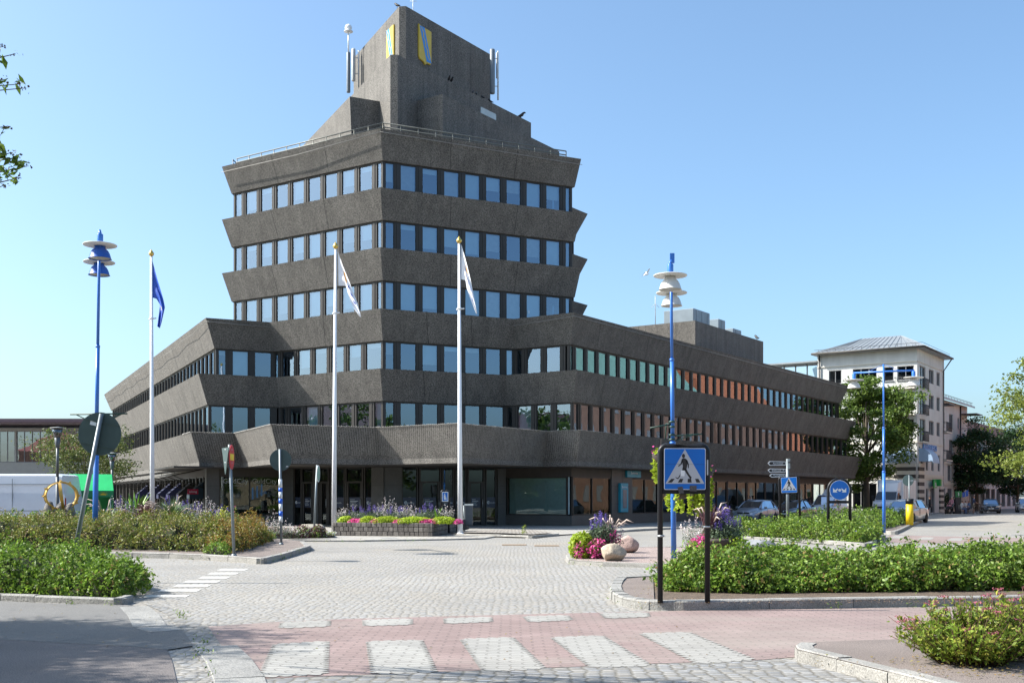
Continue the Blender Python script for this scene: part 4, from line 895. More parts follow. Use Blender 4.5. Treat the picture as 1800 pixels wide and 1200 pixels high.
def crossing_plate(e, M, w, stickers=False):
    mb = MB().m(M_wh); plate(mb, M, rr(w, w, .035*w), -.004, 0); mb.m(M_sb); plate(mb, M, rr(w*.972, w*.972, .03*w), 0, .0015)
    mb.m(M_sw); plate(mb, M, [(0, .475*w), (-.47*w, -.355*w), (.47*w, -.355*w)], .0015, .003)
    mb.m(M_fig)
    for f in FIG: plate(mb, M, [(x*w+.0*w, y*w) for x, y in f], .003, .0045)
    for x0, sh in ((-.34, .05), (-.11, .02), (.11, -.02), (.31, -.05)):
        plate(mb, M, [((x0-.055-sh*.4)*w, -.325*w), ((x0+.045-sh*.4)*w, -.325*w), ((x0+.055+sh*.8)*w, -.235*w), ((x0-.025+sh*.8)*w, -.235*w)], .003, .0044)
    if stickers:
        mb.m(M_wh); plate(mb, M, [(-.11*w, -.17*w), (-.01*w, -.175*w), (0, -.04*w), (-.09*w, -.03*w)], .0045, .0058)
        mb.m(M_gaf); plate(mb, M, [(-.14*w, -.60*w), (-.02*w, -.58*w), (-.06*w, -.42*w), (-.18*w, -.44*w)], .003, .006); plate(mb, M, [(.11*w, -.53*w), (.28*w, -.54*w), (.28*w, -.40*w), (.12*w, -.40*w)], .003, .006)
        mb.m(M_fig); plate(mb, M, [(-.48*w, .118*w), (.48*w, .108*w), (.48*w, .112*w), (-.48*w, .122*w)], .0046, .005)
    return mb.build('sign_plate', parent=e)
def portal(e, wl, H, zbar, r, tilt=0, rc=.09):
    """two legs joined by a rounded head and a lower bar"""
    n = 6; P = [(-wl/2, 0, 0), (-wl/2, 0, H-rc)]+[(-wl/2+rc-rc*math.cos(R(90*k/n)), 0, H-rc+rc*math.sin(R(90*k/n))) for k in range(1, n)]+[(-wl/2+rc, 0, H), (wl/2-rc, 0, H)]+[(wl/2-rc+rc*math.sin(R(90*k/n)), 0, H-rc+rc*math.cos(R(90*k/n))) for k in range(1, n)]+[(wl/2, 0, H-rc), (wl/2, 0, 0)]
    MB().m(M_blk).tube(P, r, 12).build('frame', parent=e); MB().m(M_blk).box((0, 0, zbar), (wl-2*r, r*1.1, r*1.3)).build('crossbar', parent=e)
Zs = 14.65; k_ = F/Zs; e = empty('crossing_sign', (pt(1202, 1055, Zs).x, Zs, .1), label='large blue pedestrian crossing sign in a black frame on the near island, before the hedge', cat='traffic sign', group='blue pedestrian crossing signs in black frames')
Hs = pt(0, 783, Zs).z-.1; portal(e, 83/k_, Hs, pt(0, 864.5, Zs).z-.1, .036)
cz = pt(0, 824, Zs).z-.1; M = frame((.0+.007, -.047, cz), (1, 0, 0), (0, 0, 1), (0, -1, 0)); MB().m(M_blk).box((0, 0, cz), (.56, .05, .58)).build('back_board', parent=e); crossing_plate(e, M, .545, True)
sm = MB().m(M_metal)
for x_, z_ in ((-.30, .88), (.3, 1.0)): sm.lathe([(.047, -.012), (.047, .012)], c=(x_, 0, z_), n=12)
sm.m(M_sw); plate(sm, frame((.305, -.044, cz+.02), (1, 0, 0), (0, 0, 1), (0, -1, 0)), rr(.018, .2, .004), 0, .002); sm.build('frame_sticker', parent=e)
Zs = 48.; e = empty('crossing_sign', (pt(1390, 930, Zs).x, Zs, gz(0, Zs)+.05), rz=R(-12), label='small far blue pedestrian crossing sign in front of the parked dark car', cat='traffic sign', group='blue pedestrian crossing signs in black frames')
portal(e, .82, pt(0, 838.5, Zs).z-e.location.z, pt(0, 866, Zs).z-e.location.z-.02, .05, rc=.1); cz = pt(0, 852, Zs).z-e.location.z
crossing_plate(e, frame((0, -.055, cz), (1, 0, 0), (0, 0, 1), (0, -1, 0)), .66); e.rotation_euler = (0, R(-2), R(-12))
# round blue sign with three arrows
Zs = 35.6; k_ = F/Zs; e = empty('keep_clear_sign', (pt(1475, 950, Zs).x, Zs, .1+gz(0, Zs)), label='round blue sign with white arrows in a black arched frame in the right hedge', cat='traffic sign')
H0 = pt(0, 861, Zs).z-e.location.z; wl = 38.5/k_
P = [(-wl/2, 0, 0), (-wl/2, 0, H0)]+[(-wl/2*math.cos(R(180*k/14)), 0, H0+wl/2*math.sin(R(180*k/14))) for k in range(1, 14)]+[(wl/2, 0, H0), (wl/2, 0, 0)]
MB().m(M_blk).tube(P, .05, 10).build('frame', parent=e); MB().m(M_blk).box((0, 0, H0-.38), (wl-.1, .05, .09)).build('crossbar', parent=e)
mb = MB(); M = frame((0, -.055, H0-.0), (1, 0, 0), (0, 0, 1), (0, -1, 0)); circ = lambda r, n=32: [(r*math.cos(2*math.pi*k/n), r*math.sin(2*math.pi*k/n)) for k in range(n)]
mb.m(M_wh); plate(mb, M, circ(.318), -.01, 0); mb.m(M_sb); plate(mb, M, circ(.305), 0, .002); mb.m(M_wh); plate(mb, M, circ(.045), .002, .004)
for s_ in (-1, 1):
    a_ = [(.03, .1), (.09, .04), (.13, .0), (.10, -.04), (.22, -.04), (.22, .075), (.19, .05), (.14, .10), (.08, .14)]; a_ = [(.21, -.05), (.07, -.05), (.105, -.015), (.06, .03), (.06, .085), (.145, .02), (.21, .09)]
    q = [(s_*x, y-.02) for x, y in a_]; q = q if s_ > 0 else q[::-1]; plate(mb, M, q, .002, .004)
mb.build('sign_plate', parent=e)
# small walk sign by the planter
Zs = 45.0; k_ = F/Zs; e = empty('walking_path_sign', (pt(782.5, 935, Zs).x, Zs, gz(0, Zs)+.05), label='small blue footpath sign in a black frame by the right end of the planter', cat='traffic sign')
Hs = pt(0, 862, Zs).z-e.location.z; portal(e, 13.2/k_, Hs, pt(0, 882.5, Zs).z-e.location.z, .045, rc=.08)
cz = pt(0, 872.5, Zs).z-e.location.z; M = frame((.0, -.05, cz), (1, 0, 0), (0, 0, 1), (0, -1, 0)); mb = MB().m(M_wh); plate(mb, M, rr(.26, .40, .02), -.01, 0); mb.m(M_sb); plate(mb, M, rr(.20, .33, .01), 0, .002)
mb.m(M_wh); 
for f in ([(-.02+.022*math.cos(t), .11+.026*math.sin(t)) for t in np.linspace(0, 6.28, 10, endpoint=False)], [(-.05, .07), (.01, .075), (.015, 0), (.01, -.13), (-.045, -.13), (-.05, 0)], [(.02+.016*math.cos(t), .0+.018*math.sin(t)) for t in np.linspace(0, 6.28, 8, endpoint=False)], [(.02, -.02), (.05, -.025), (.06, -.13), (.02, -.13)]): plate(mb, M, f, .002, .004)
mb.build('sign_plate', parent=e)
def clamp(mb, c, u, r=.045): mb.lathe([(r, -.018), (r, .018)], c=c, n=10)
# tilted round sign seen from behind
Zs = 19.3; b_ = Vector((pt(122, 1030, Zs).x, Zs, .06)); t_ = pt(178.5, 727, Zs)-b_; c_ = pt(173.5, 762, Zs)-b_
e = empty('traffic_sign', b_, label='back of a big round dark green sign on a strongly tilted grey pole', cat='traffic sign', group='round traffic signs seen from behind')
pb_ = MB().m(M_gz).tube([(0, 0, 0), t_], .038, 12); pb_.build('pole', parent=e); ax = t_.normalized(); rx = Vector((1, 0, 0))-ax*ax.x; rx.normalize(); ny = rx.cross(ax)
M = frame(c_+Vector((0, .05, 0)), rx, ax, rx.cross(ax)); mb = MB().m(M_back); plate(mb, M, circ(.375, 48), -.004, .004); mb.m(M_back)
for y_ in (.21, -.20): plate(mb, M, [(-.36 if abs(y_) < .1 else -.30, y_-.014), (.30, y_-.014), (.30, y_+.014), (-.30, y_+.014)], -.02, -.004) if False else plate(mb, M, [(-.30, y_-.014), (.30, y_-.014), (.30, y_+.014), (-.30, y_+.014)], .004, .022)
mb.m(M_wh); plate(mb, M, [(-.20, .20), (-.09, .18), (-.09, .12), (-.20, .13)], .004, .006)
mb.build('sign_disc', parent=e)
mb = MB().m(M_metal)
for f in (.21, -.20): q = c_+ax*f; mb.tube([q-rx*.05, q+rx*.05], .03, 8)
# round back sign with blue and white banded pole
def pole_sign(px0, px1, yt, Zs, z0, label, group='round traffic signs seen from behind', r=.035):
    b_ = Vector((pt(px1, 900, Zs).x, Zs, z0)); t_ = pt(px0, yt, Zs)-b_; e = empty('traffic_sign', b_, label=label, cat='traffic sign', group=group)
    MB().m(M_gz).tube([(0, 0, 0), t_], r, 10).lathe([(.07, 0), (.07, .02), (.05, .06)], n=10).build('pole', parent=e); return e, b_, t_
Zs = 32.0; e, b_, t_ = pole_sign(492, 494.5, 789, Zs, .11, 'back of a round sign on a blue and white banded pole, left island tip')
c_ = pt(492.5, 808, Zs)-b_; M = frame(c_+Vector((0, .045, 0)), (1, 0, 0), (0, 0, 1), (0, -1, 0)); mb = MB().m(M_back); plate(mb, M, circ(.315, 36), -.008, 0)
for y_ in (.16, -.16): plate(mb, M, [(-.2, y_-.012), (.2, y_-.012), (.2, y_+.012), (-.2, y_+.012)], 0, .01)
mb.m(M_wh); plate(mb, M, [(.15, -.20), (.23, -.20), (.21, -.17), (.17, -.17)], 0, .003)
mb.build('sign_disc', parent=e); mb = MB(); zz = [842, 857, 864, 876, 885, 898, 907, 917]
for i in range(7):
    a_, c2 = pt(493, zz[i], Zs)-b_, pt(493, zz[i+1], Zs)-b_; f0, f1 = a_.z/t_.z, c2.z/t_.z; mb.m(M_wh if i % 2 == 0 else mat('band_blue', (.02, .12, .6), .4)); mb.tube([t_*f0, t_*f1], .052 if i % 2 == 0 else .054, 12)
mb.build('pole_bands', parent=e)
# no entry sign edge-on with a triangular sign behind it
Zs = 25.8; e, b_, t_ = pole_sign(403.5, 411.5, 781, Zs, .11, 'red no entry sign with yellow bar nearly edge-on, back to back with a triangular sign', group=None)
c_ = pt(407.3, 803, Zs)-b_; a_ = R(-3.2); M = frame(c_, (math.sin(a_), math.cos(a_), 0), (0, 0, 1), (math.cos(a_), -math.sin(a_), 0)); mb = MB().m(mat('sign_red', (.50, .02, .03), .4)); plate(mb, M, circ(.285, 32), -.006, .006); mb.m(mat('sign_yellow', (.75, .55, .03), .4)); plate(mb, M, rr(.44, .15, .01), .006, .008); mb.build('sign_disc', parent=e)
c_ = pt(396.5, 806, Zs)-b_; a_ = R(-27); M = frame(c_, (math.sin(a_), math.cos(a_), 0), (0, 0, 1), (math.cos(a_), -math.sin(a_), 0)); mb = MB().m(M_back); plate(mb, M, [(-.36, .26), (.36, .26), (.02, -.36), (-.02, -.36)][::-1], -.008, .008); mb.m(M_metal)
mb.build('warning_triangle', parent=e); mb = MB().m(M_metal)
for y_ in (790, 813): q = pt(403, y_, Zs)-b_; MB().m(M_metal).tube([q+Vector((-.1, 0, 0)), q+Vector((.07, 0, 0))], .02, 6).build('clamp', parent=e)
# slim sign edge-on by the planter
Zs = 40.0; e, b_, t_ = pole_sign(557.5, 551.5, 817, Zs, gz(0, 40)+.05, 'edge-on round sign with pale rim on a leaning pole, left of the planter', group=None)
c_ = pt(559.5, 832, Zs)-b_; a_ = R(1); M = frame(c_, (math.sin(a_), math.cos(a_), 0), (0, 0, 1), (math.cos(a_), -math.sin(a_), 0)); mb = MB().m(M_wh); plate(mb, M, circ(.30, 28), -.008, .008); mb.m(mat('sign_face_green', (.2, .35, .28), .5)); plate(mb, M, circ(.27, 28), .008, .01); mb.build('sign_disc', parent=e)
# far round back sign with a yellow and black post
Zs = 62.0; e, b_, t_ = pole_sign(1598, 1599, 834.5, Zs, gz(0, Zs)+.1, 'back of a small round sign in a yellow and black post by the estate car')
c_ = pt(1597, 844, Zs)-b_; M = frame(c_+Vector((0, .05, 0)), (1, 0, 0), (0, 0, 1), (0, -1, 0)); mb = MB().m(mat('sign_back_grey', (.16, .22, .2), .5)); plate(mb, M, circ(.31, 28), -.008, 0); mb.m(M_wh); plate(mb, M, [(.05, -.03), (.27, -.03), (.27, .02), (.05, .0)], 0, .003); mb.build('sign_disc', parent=e)
b2 = pt(1598.5, 920, Zs); t2 = pt(1598.5, 876, Zs); mb = MB().m(mat('post_yellow', (.75, .52, .01), .45)).lathe([(.20, 0), (.20, (t2.z-b_.z)*.80)], n=14); mb.m(M_blk).lathe([(.215, (t2.z-b_.z)*.80), (.215, t2.z-b_.z)], n=14); mb.build('marker_post', parent=e)
# finger signpost
Zs = 50.0; b_ = Vector((pt(1384.5, 900, Zs).x, Zs, gz(0, Zs)+.05)); e = empty('finger_signpost', b_, label='grey finger signpost with three arrow boards pointing left, beside the far crossing sign', cat='signpost')
t_ = pt(1384.5, 806, Zs)-b_; MB().m(M_gz).tube([(0, 0, 0), t_], .07, 12).build('pole', parent=e)
words = ['Apoteket', 'Bibliotek  P', 'Turistbyrå']
for i, (y_, x0) in enumerate(((814, 1349.5), (826.5, 1349.5), (835.5, 1352.5))):
    c0 = pt(x0, y_, Zs)-b_; c1 = pt(1381.5, y_-.4, Zs)-b_; L_ = c1.x-c0.x; h_ = .165-.02*i; M = frame(c0, (1, 0, .0), (0, 0, 1), (0, -1, 0)); ar = [(0, 0), (.1, -h_/2-.02), (L_, -h_/2), (L_, h_/2), (.1, h_/2+.02)]
    mb = MB().m(M_wh); plate(mb, M, ar, -.012, .012); mb.m(M_fig); ai = [(.04, 0), (.115, -h_/2+.008), (L_-.03, -h_/2+.028), (L_-.03, h_/2-.028), (.115, h_/2-.008)]; plate(mb, M, ai, .012, .014)
    text_into(mb, words[i], .12, M @ Matrix.Translation((L_*.56, 0, .014)), M_wh, .001); mb.build('arrow_board', parent=e)
for y_ in (808.5, 816.5, 821.5):
    c_ = pt(1386.5, y_, Zs)-b_; mb = MB().m(M_gz).box(c_, (.10, .45, .12), R(-10)); mb.build('arrow_board', parent=e)
# ---- small bin on a post behind the right flagpole
p = at(822, 935); e = empty('litter_bin', (pt(824, 935, 50).x, 50, gz(0, 50)+.05), label='dark grey litter bin with sloping lid behind the right flagpole', cat='litter bin')
MB().m(mat('bin_grey', (.09, .10, .11), .5, metal=.3)).box((0, 0, .75), (.36, .3, .9), bev=.02).build('bin_body', parent=e); MB().m(M_gz).box((0, 0, 1.22), (.4, .34, .03), rx=.2).build('lid', parent=e); MB().m(M_gz).tube([(-.18, 0, 0), (-.22, 0, 1.2)], .03, 6).build('post', parent=e)
# ---- gold ring sculpture on rough stones
M_sc = mat('gilt_metal', (.62, .38, .09), .38, metal=.55, var=.15, scale=6)
Zs = 37.0; k_ = F/Zs; c_ = pt(107.5, 871, Zs); e = empty('ring_sculpture', (c_.x, c_.y, gz(0, Zs)), label='golden open sphere of crossed rings with leaf edges on rough stones, before the white van', cat='sculpture')
def ring(r, rot, sx=1., w=.07, t=.018, leafy=True):
    mb = MB().m(M_sc); n = 48; Mr = Matrix.Translation((0, 0, c_.z-e.location.z)) @ Matrix.Diagonal((1, 1, .82, 1)) @ rot; L_ = []
    for k in range(n):
        a = 2*math.pi*k/n; d = Vector((math.cos(a)*sx, 0, math.sin(a))); p = d*r
        L_.append([Mr @ (p-d*t+Vector((0, w/2, 0))), Mr @ (p+d*t+Vector((0, w/2, 0))), Mr @ (p+d*t-Vector((0, w/2, 0))), Mr @ (p-d*t-Vector((0, w/2, 0)))])
    mb.loft(L_+[L_[0]], cap=False)
    if leafy:
        for k in range(0, n, 4):
            if (k // 4) % 3 == 1: continue
            a = 2*math.pi*k/n; d = Vector((math.cos(a)*sx, 0, math.sin(a))); tn = Vector((-math.sin(a), 0, math.cos(a))); p = d*(r+t)
            mb.loft([[Mr @ (p-tn*.055+Vector((0, y, 0))), Mr @ (p+d*.075+tn*.03+Vector((0, y*.6, 0))), Mr @ (p+tn*.055+Vector((0, y, 0)))] for y in (-.02, .02)])
    return mb.build('ring', parent=e)
ring(.56, Matrix.Identity(4), w=.05, t=.022); ring(.53, Matrix.Rotation(R(48), 4, 'Z'), w=.10); ring(.52, Matrix.Rotation(R(14), 4, 'X') @ Matrix.Rotation(R(-66), 4, 'Z'), w=.09, leafy=False)
M_rock = mat('dark_rock', (.17, .16, .15), .85, var=.35, scale=6, bump=.8, bscale=20, speck=.3, sscale=60)
def rock(name, c, dims, material, rz=0, seed=0, sub=4, parent=None, rough=.16, flat=0, **kw):
    bm = bmesh.new(); bmesh.ops.create_icosphere(bm, subdivisions=sub, radius=1); r_ = random.Random(seed); pl = [(Vector((r_.gauss(0, 1), r_.gauss(0, 1), r_.gauss(0, 1))).normalized(), r_.uniform(.72, .95)) for _ in range(13)]
    for v in bm.verts:
        p = v.co.copy()
        for n_, d_ in pl:
            k = p.dot(n_)
            if k > d_: p -= n_*(k-d_)*.85
        n_ = .5*math.sin(p.x*5+seed)*math.sin(p.y*6+1)*math.cos(p.z*5)+.3*math.sin(p.x*13+p.z*11+seed)*math.cos(p.y*12)
        p *= 1+rough*.35*n_; v.co = p
    if flat:
        for v in bm.verts: v.co.z = min(v.co.z, flat)
    me = bpy.data.meshes.new(name); bm.to_mesh(me); bm.free(); me.materials.append(material)
    for q in me.polygons: q.use_smooth = True
    me.transform(Matrix.Rotation(rz, 4, 'Z') @ Matrix.Diagonal((dims[0]/2, dims[1]/2, dims[2]/2, 1))); o = bpy.data.objects.new(name, me); o.location = c; link(o, parent); return tag(o, **kw)
for i, (x_, w_) in enumerate(((87, .32), (104, .36), (121, .34))):
    q = pt(x_, 897, Zs); rock('stone', (q.x-e.location.x, .05*i, q.z-e.location.z-.12), (w_+.08, .4, .9), M_rock, seed=i+3, sub=3, parent=e)
# ---- boulders
M_b1 = mat('beige_boulder', (.44, .36, .26), .8, var=.22, scale=2.5, bump=.7, bscale=22, speck=.22, sscale=50, col2=(.33, .28, .22)); M_b2 = mat('pink_boulder', (.42, .30, .26), .8, var=.2, scale=3, bump=.7, bscale=22, speck=.25, sscale=50)
p = at(1079, 986, .09); rock('boulder', (p.x, p.y+.22, .09+.17), (.62, .5, .42), M_b1, seed=12, rz=.3, label='beige boulder in front, on the gravel by the flower pots', cat='boulder', group='boulders on the gravel island')
p = at(1104, 972, .09); rock('boulder', (p.x, p.y+.35, .09+.20), (.64, .6, .48), M_b2, seed=25, rz=-.4, label='pinkish boulder right behind the beige one on the gravel island', cat='boulder', group='boulders on the gravel island')
p = at(1340, 968, 0); rock('boulder', (p.x, p.y+.4, .12), (.95, .7, .42), mat('grey_boulder', (.2, .21, .22), .8, var=.2, scale=3, bump=.6, bscale=20), seed=31, label='low grey boulder on the gravel behind the right front hedge', cat='boulder')
p = at(545, 941, .1); rock('boulder', (p.x, p.y+.3, .28), (1.05, .6, .50), mat('pale_boulder', (.34, .31, .25), .8, var=.3, scale=3, bump=.6, bscale=20), seed=41, flat=.75, label='flat-topped pale boulder in the flower bed left of the planter', cat='boulder')
# small birds on the office building
M_bird = mat('bird_black', (.015, .015, .018), .6)
def bird(c, s_, label, rz=0, group='dark birds perched on the tower'):
    e_ = MB().m(M_bird); e_.tube([(-.22*s_, 0, .10*s_), (-.08*s_, 0, .13*s_), (.06*s_, 0, .20*s_), (.12*s_, 0, .28*s_), (.17*s_, 0, .30*s_), (.24*s_, 0, .28*s_)], [.012*s_, .055*s_, .075*s_, .05*s_, .045*s_, .006*s_], 8).tube([(0, .02, .12*s_), (0, .02, 0)], .01*s_, 4).tube([(.03, -.02, .12*s_), (.03, -.02, 0)], .01*s_, 4)
    o = e_.build('bird', label=label, cat='bird', group=group); o.location = c; o.rotation_euler = (0, 0, rz)
q0 = nose(3.15, 14.6)
for s_, lab in ((5.1, 'left'), (5.35, 'left'),): p = q0[2]+D(34)*s_+D(-56)*.15; bird((p.x, p.y, 27.05), 1.1, 'dark bird in the pair perched on the ledge under the right shield', rz=s_)
for s_ in (7.6, 8.0, 8.7, 9.6): p = q0[2]+D(34)*s_+D(-56)*.15; bird((p.x, p.y, 27.05), .9, 'dark bird in the loose row on the ledge right of the pair below the shield', rz=s_)
p = q0[2]+D(34)*13.2+D(-56)*.2; bird((p.x, p.y, 27.05), 1.5, 'larger dark bird at the right end of the tower ledge', group=None)
p = q4[1]+D(34)*12.6+D(-56)*.2; bird((p.x, p.y, 14.45), 1.5, 'dark bird on the right corner of the roof plant room', rz=2, group=None)
q1 = nose(6.1, 9.3); p = q1[1]+D(-26)*.3; bird((p.x, p.y, 31.15), 1.1, 'dark bird at the very top corner of the tower', rz=2.5, group=None)
# seagull in flight
c_ = pt(1136, 482, 60); mb = MB().m(M_white_p); mb.tube([(-.3, 0, -.15), (-.1, 0, -.03), (.1, 0, .02), (.28, 0, .08)], [.01, .09, .1, .02], 8); mb.add([(-.05, 0, .05), (.12, 0, .06), (.35, -.4, .5), (.2, -.35, .45), (.1, .45, .35), (-.05, .4, .3), (-.45, .85, -.15)], [[0, 1, 2, 3], [0, 5, 4, 1], [5, 6, 4]])
o = mb.build('seagull', label='white seagull gliding in the sky left of the right street lamp', cat='bird'); o.location = c_; o.scale = (.55, .55, .55)
# ================================================================ PLANTING
L_green = leafmat('hedge_leaf', [(.055, .10, .018), (.10, .17, .028), (.15, .23, .04), (.22, .30, .06)], .35)
L_greenB = leafmat('hedge_leaf_bright', [(.07, .14, .018), (.12, .22, .025), (.18, .30, .035), (.26, .38, .05)], .35)
L_dry = leafmat('dry_leaf', [(.25, .20, .06), (.30, .18, .08), (.22, .24, .06)], .3)
L_oliv = leafmat('spirea_leaf', [(.09, .11, .022), (.15, .18, .032), (.21, .22, .045), (.28, .26, .07)], .35)
L_brn = leafmat('faded_flower', [(.16, .10, .05), (.26, .17, .09), (.34, .24, .14), (.42, .28, .22)], .25)
L_or = leafmat('orange_leaf', [(.16, .10, .02), (.28, .15, .03), (.20, .16, .03), (.36, .20, .05)], .35)
L_lime = leafmat('lime_leaf', [(.26, .36, .02), (.36, .48, .03), (.46, .55, .05), (.30, .42, .03)], .4)
L_pk = leafmat('pink_petal', [(.42, .03, .17), (.62, .05, .27), (.72, .12, .36), (.50, .10, .22)], .3)
L_pu = leafmat('purple_petal', [(.07, .04, .24), (.11, .07, .34), (.19, .14, .44), (.12, .12, .16)], .3)
L_wh = leafmat('white_petal', [(.55, .50, .48), (.70, .66, .64), (.62, .48, .50)], .3)
L_whp = leafmat('pure_white_petal', [(.7, .7, .66), (.8, .8, .76)], .3)
L_ye = leafmat('yellow_petal', [(.65, .60, .05), (.7, .65, .1)], .3)
L_gry = leafmat('grey_green_leaf', [(.07, .11, .06), (.12, .17, .10), (.17, .22, .14)], .3)
L_red = leafmat('wine_leaf', [(.05, .015, .02), (.09, .03, .035), (.14, .06, .06)], .3)
L_rose = leafmat('spirea_umbel', [(.30, .07, .11), (.45, .10, .17), (.38, .15, .17), (.22, .09, .09)], .25)
L_yg = leafmat('yellow_green_leaf', [(.13, .17, .02), (.20, .26, .03), (.28, .32, .05), (.10, .15, .02)], .4)
M_twig = mat('twig', (.07, .05, .035), .9, var=.3, scale=10)
def inpoly(P, x, y):
    c = np.zeros(len(x), bool); n = len(P)
    for i in range(n):
        x0, y0 = P[i][0], P[i][1]; x1, y1 = P[(i+1) % n][0], P[(i+1) % n][1]
        m_ = ((y0 > y) != (y1 > y)) & (x < (x1-x0)*(y-y0)/((y1-y0) if y1 != y0 else 1e-9)+x0); c ^= m_
    return c
def edist(P, x, y):
    d = np.full(len(x), 1e9); n = len(P)
    for i in range(n):
        a = np.array(P[i][:2]); b = np.array(P[(i+1) % n][:2]); ab = b-a; t = np.clip(((x-a[0])*ab[0]+(y-a[1])*ab[1])/(ab@ab+1e-12), 0, 1)
        d = np.minimum(d, np.hypot(x-a[0]-ab[0]*t, y-a[1]-ab[1]*t))
    return d
def hedge(name, poly, H, edge, z0, n, size, mats, label, cat='hedge', nz=.16, nsc=1.6, seed=1, sprout=.12, hfun=None, tops=None, overhang=.1, asp=.55, group=None, shell=.75, up=.5, cell=.72):
    """bushy mass over a ground polygon: leaves fill a shell under an uneven height field"""
    P = [(p[0], p[1]) for p in poly]; X = np.array(P); lo, hi = X.min(0)-overhang, X.max(0)+overhang
    cs_ = np.random.default_rng(seed+77); sp0 = cell; CX, CY = np.meshgrid(np.arange(lo[0]-sp0, hi[0]+sp0, sp0), np.arange(lo[1]-sp0, hi[1]+sp0, sp0)); CX = (CX+cs_.uniform(-.35, .35, CX.shape)*sp0).ravel(); CY = (CY+cs_.uniform(-.35, .35, CY.shape)*sp0).ravel(); CH_ = cs_.uniform(.82, 1.16, CX.size)
    kk = inpoly(P, CX, CY) | (edist(P, CX, CY) < sp0); CX, CY, CH_ = CX[kk], CY[kk], CH_[kk]
    def dome(x, y):
        out = np.zeros(len(x))
        for a in range(0, len(x), 20000):
            dd = (x[a:a+20000, None]-CX[None])**2+(y[a:a+20000, None]-CY[None])**2; j = dd.argmin(1); dm = np.sqrt(dd[np.arange(len(j)), j])/(sp0*.62); out[a:a+20000] = CH_[j]*(1-.34*np.clip(dm, 0, 1.15)**2.4)
        return out
    def field(x, y):
        d = np.where(inpoly(P, x, y), edist(P, x, y), -edist(P, x, y))+overhang
        f = np.clip(d/edge, 0, 1); f = np.sqrt(np.clip(1-(1-f)**2, 0, 1))
        h = H*f*(1+nz*vnoise(x, y, nsc, seed)+nz*.6*vnoise(x, y, nsc*3.1, seed+1))
        h = h*dome(np.asarray(x, float), np.asarray(y, float))
        if hfun is not None: h = h*hfun(x, y)
        return h, d
    Np = int(n*1.9); x = rng.uniform(lo[0], hi[0], Np*2); y = rng.uniform(lo[1], hi[1], Np*2); h, d = field(x, y); k = h > .04; x, y, h, d = x[k], y[k], h[k], d[k]
    # weight to the flanks: more leaves where the mass slopes
    w = 1+1.8*np.clip(1-d/edge, 0, 1); k = rng.uniform(0, w.max(), len(w)) < w; x, y, h = x[k][:n], y[k][:n], h[k][:n]
    u = rng.uniform(0, 1, len(x)); z = h*(1-(1-shell*u**.0)*0)*np.where(rng.uniform(size=len(x)) < .72, 1-.28*rng.uniform(size=len(x))**1.5, rng.uniform(.05, 1, len(x)))
    e = 1.0
    lf = LF(); P3 = np.stack([x, y, z], 1)
    # clumping: pull leaves toward random sprigs
    ns = max(30, len(x)//26); si = rng.integers(0, len(x), ns); C = P3[si]
    grid = rng.integers(0, ns, len(x)); # random assignment, keep near ones
    # sprigs: short runs of leaves along upright shoots
    m_ = int(len(x)*.55); base = C[rng.integers(0, ns, m_)]; t = rng.uniform(0, 1, m_)[:, None]; rs_ = np.random.default_rng(seed+5)
    dirs = rs_.normal(size=(ns, 3))*np.array([.5, .5, .3])+np.array([0, 0, .75]); idx = rng.integers(0, ns, m_); base = C[idx]
    S3 = base+dirs[idx]*t*sprout*2.0*(.6+.8*rs_.uniform(size=(ns, 1)))[idx]+rng.normal(size=(m_, 3))*size*.5; S3[:, 2] -= sprout*.5
    A = np.concatenate([P3[m_//2:], S3]); A[:, 2] = np.maximum(A[:, 2], .02)+z0
    sel = rng.uniform(size=len(A)); acc = 0
    for mt, fr in mats:
        k = (sel >= acc) & (sel < acc+fr); acc += fr; lf.add(A[k], size, mt, up=up, asp=asp, rs=.55)
    if tops:                                   # flower heads riding on the surface
        for mt, cnt, sz, cl in tops:
            i = rng.integers(0, len(x), cnt); hh, _ = field(x[i], y[i]); ctr = np.stack([x[i], y[i], hh+z0+.01+rng.uniform(-.12, .03, cnt)*H], 1)
            pts = (ctr[:, None, :]+rng.normal(size=(cnt, cl, 3))*np.array([sz*.7, sz*.7, sz*.35])).reshape(-1, 3); lf.add(pts, sz*.55, mt, up=1., asp=.9)
    ge = max(edge*.5, .2)
    root = empty(name, (X[:, 0].mean(), X[:, 1].mean(), z0), label=label, cat=cat, group=group)
    o = lf.build('foliage', None); o.data.transform(Matrix.Translation(-Vector(root.location))); o.parent = root
    # twigs
    mb = MB().m(M_twig); r_ = random.Random(seed)
    for i in r_.sample(range(len(x)), min(len(x), max(60, int(n/90)))):
        if h[i] < H*.35: continue
        p = Vector((x[i], y[i], z0)); mb.tube([p, p+Vector((r_.gauss(0, .05), r_.gauss(0, .05), h[i]*.55)), p+Vector((r_.gauss(0, .09), r_.gauss(0, .09), h[i]*.92))], [.008, .006, .003], 4)
    # solid dark core sheet, closes the view through the leaves
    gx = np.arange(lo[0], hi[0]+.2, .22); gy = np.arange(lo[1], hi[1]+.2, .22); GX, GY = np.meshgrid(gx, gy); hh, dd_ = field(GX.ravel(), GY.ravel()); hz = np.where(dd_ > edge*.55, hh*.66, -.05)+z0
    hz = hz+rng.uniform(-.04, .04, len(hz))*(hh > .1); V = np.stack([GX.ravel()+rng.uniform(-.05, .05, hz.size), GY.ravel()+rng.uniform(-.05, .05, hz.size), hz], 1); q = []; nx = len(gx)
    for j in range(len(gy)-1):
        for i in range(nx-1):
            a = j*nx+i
            if max(hh[a], hh[a+1], hh[a+nx], hh[a+nx+1]) > .12: q.append([a, a+1, a+nx+1, a+nx])
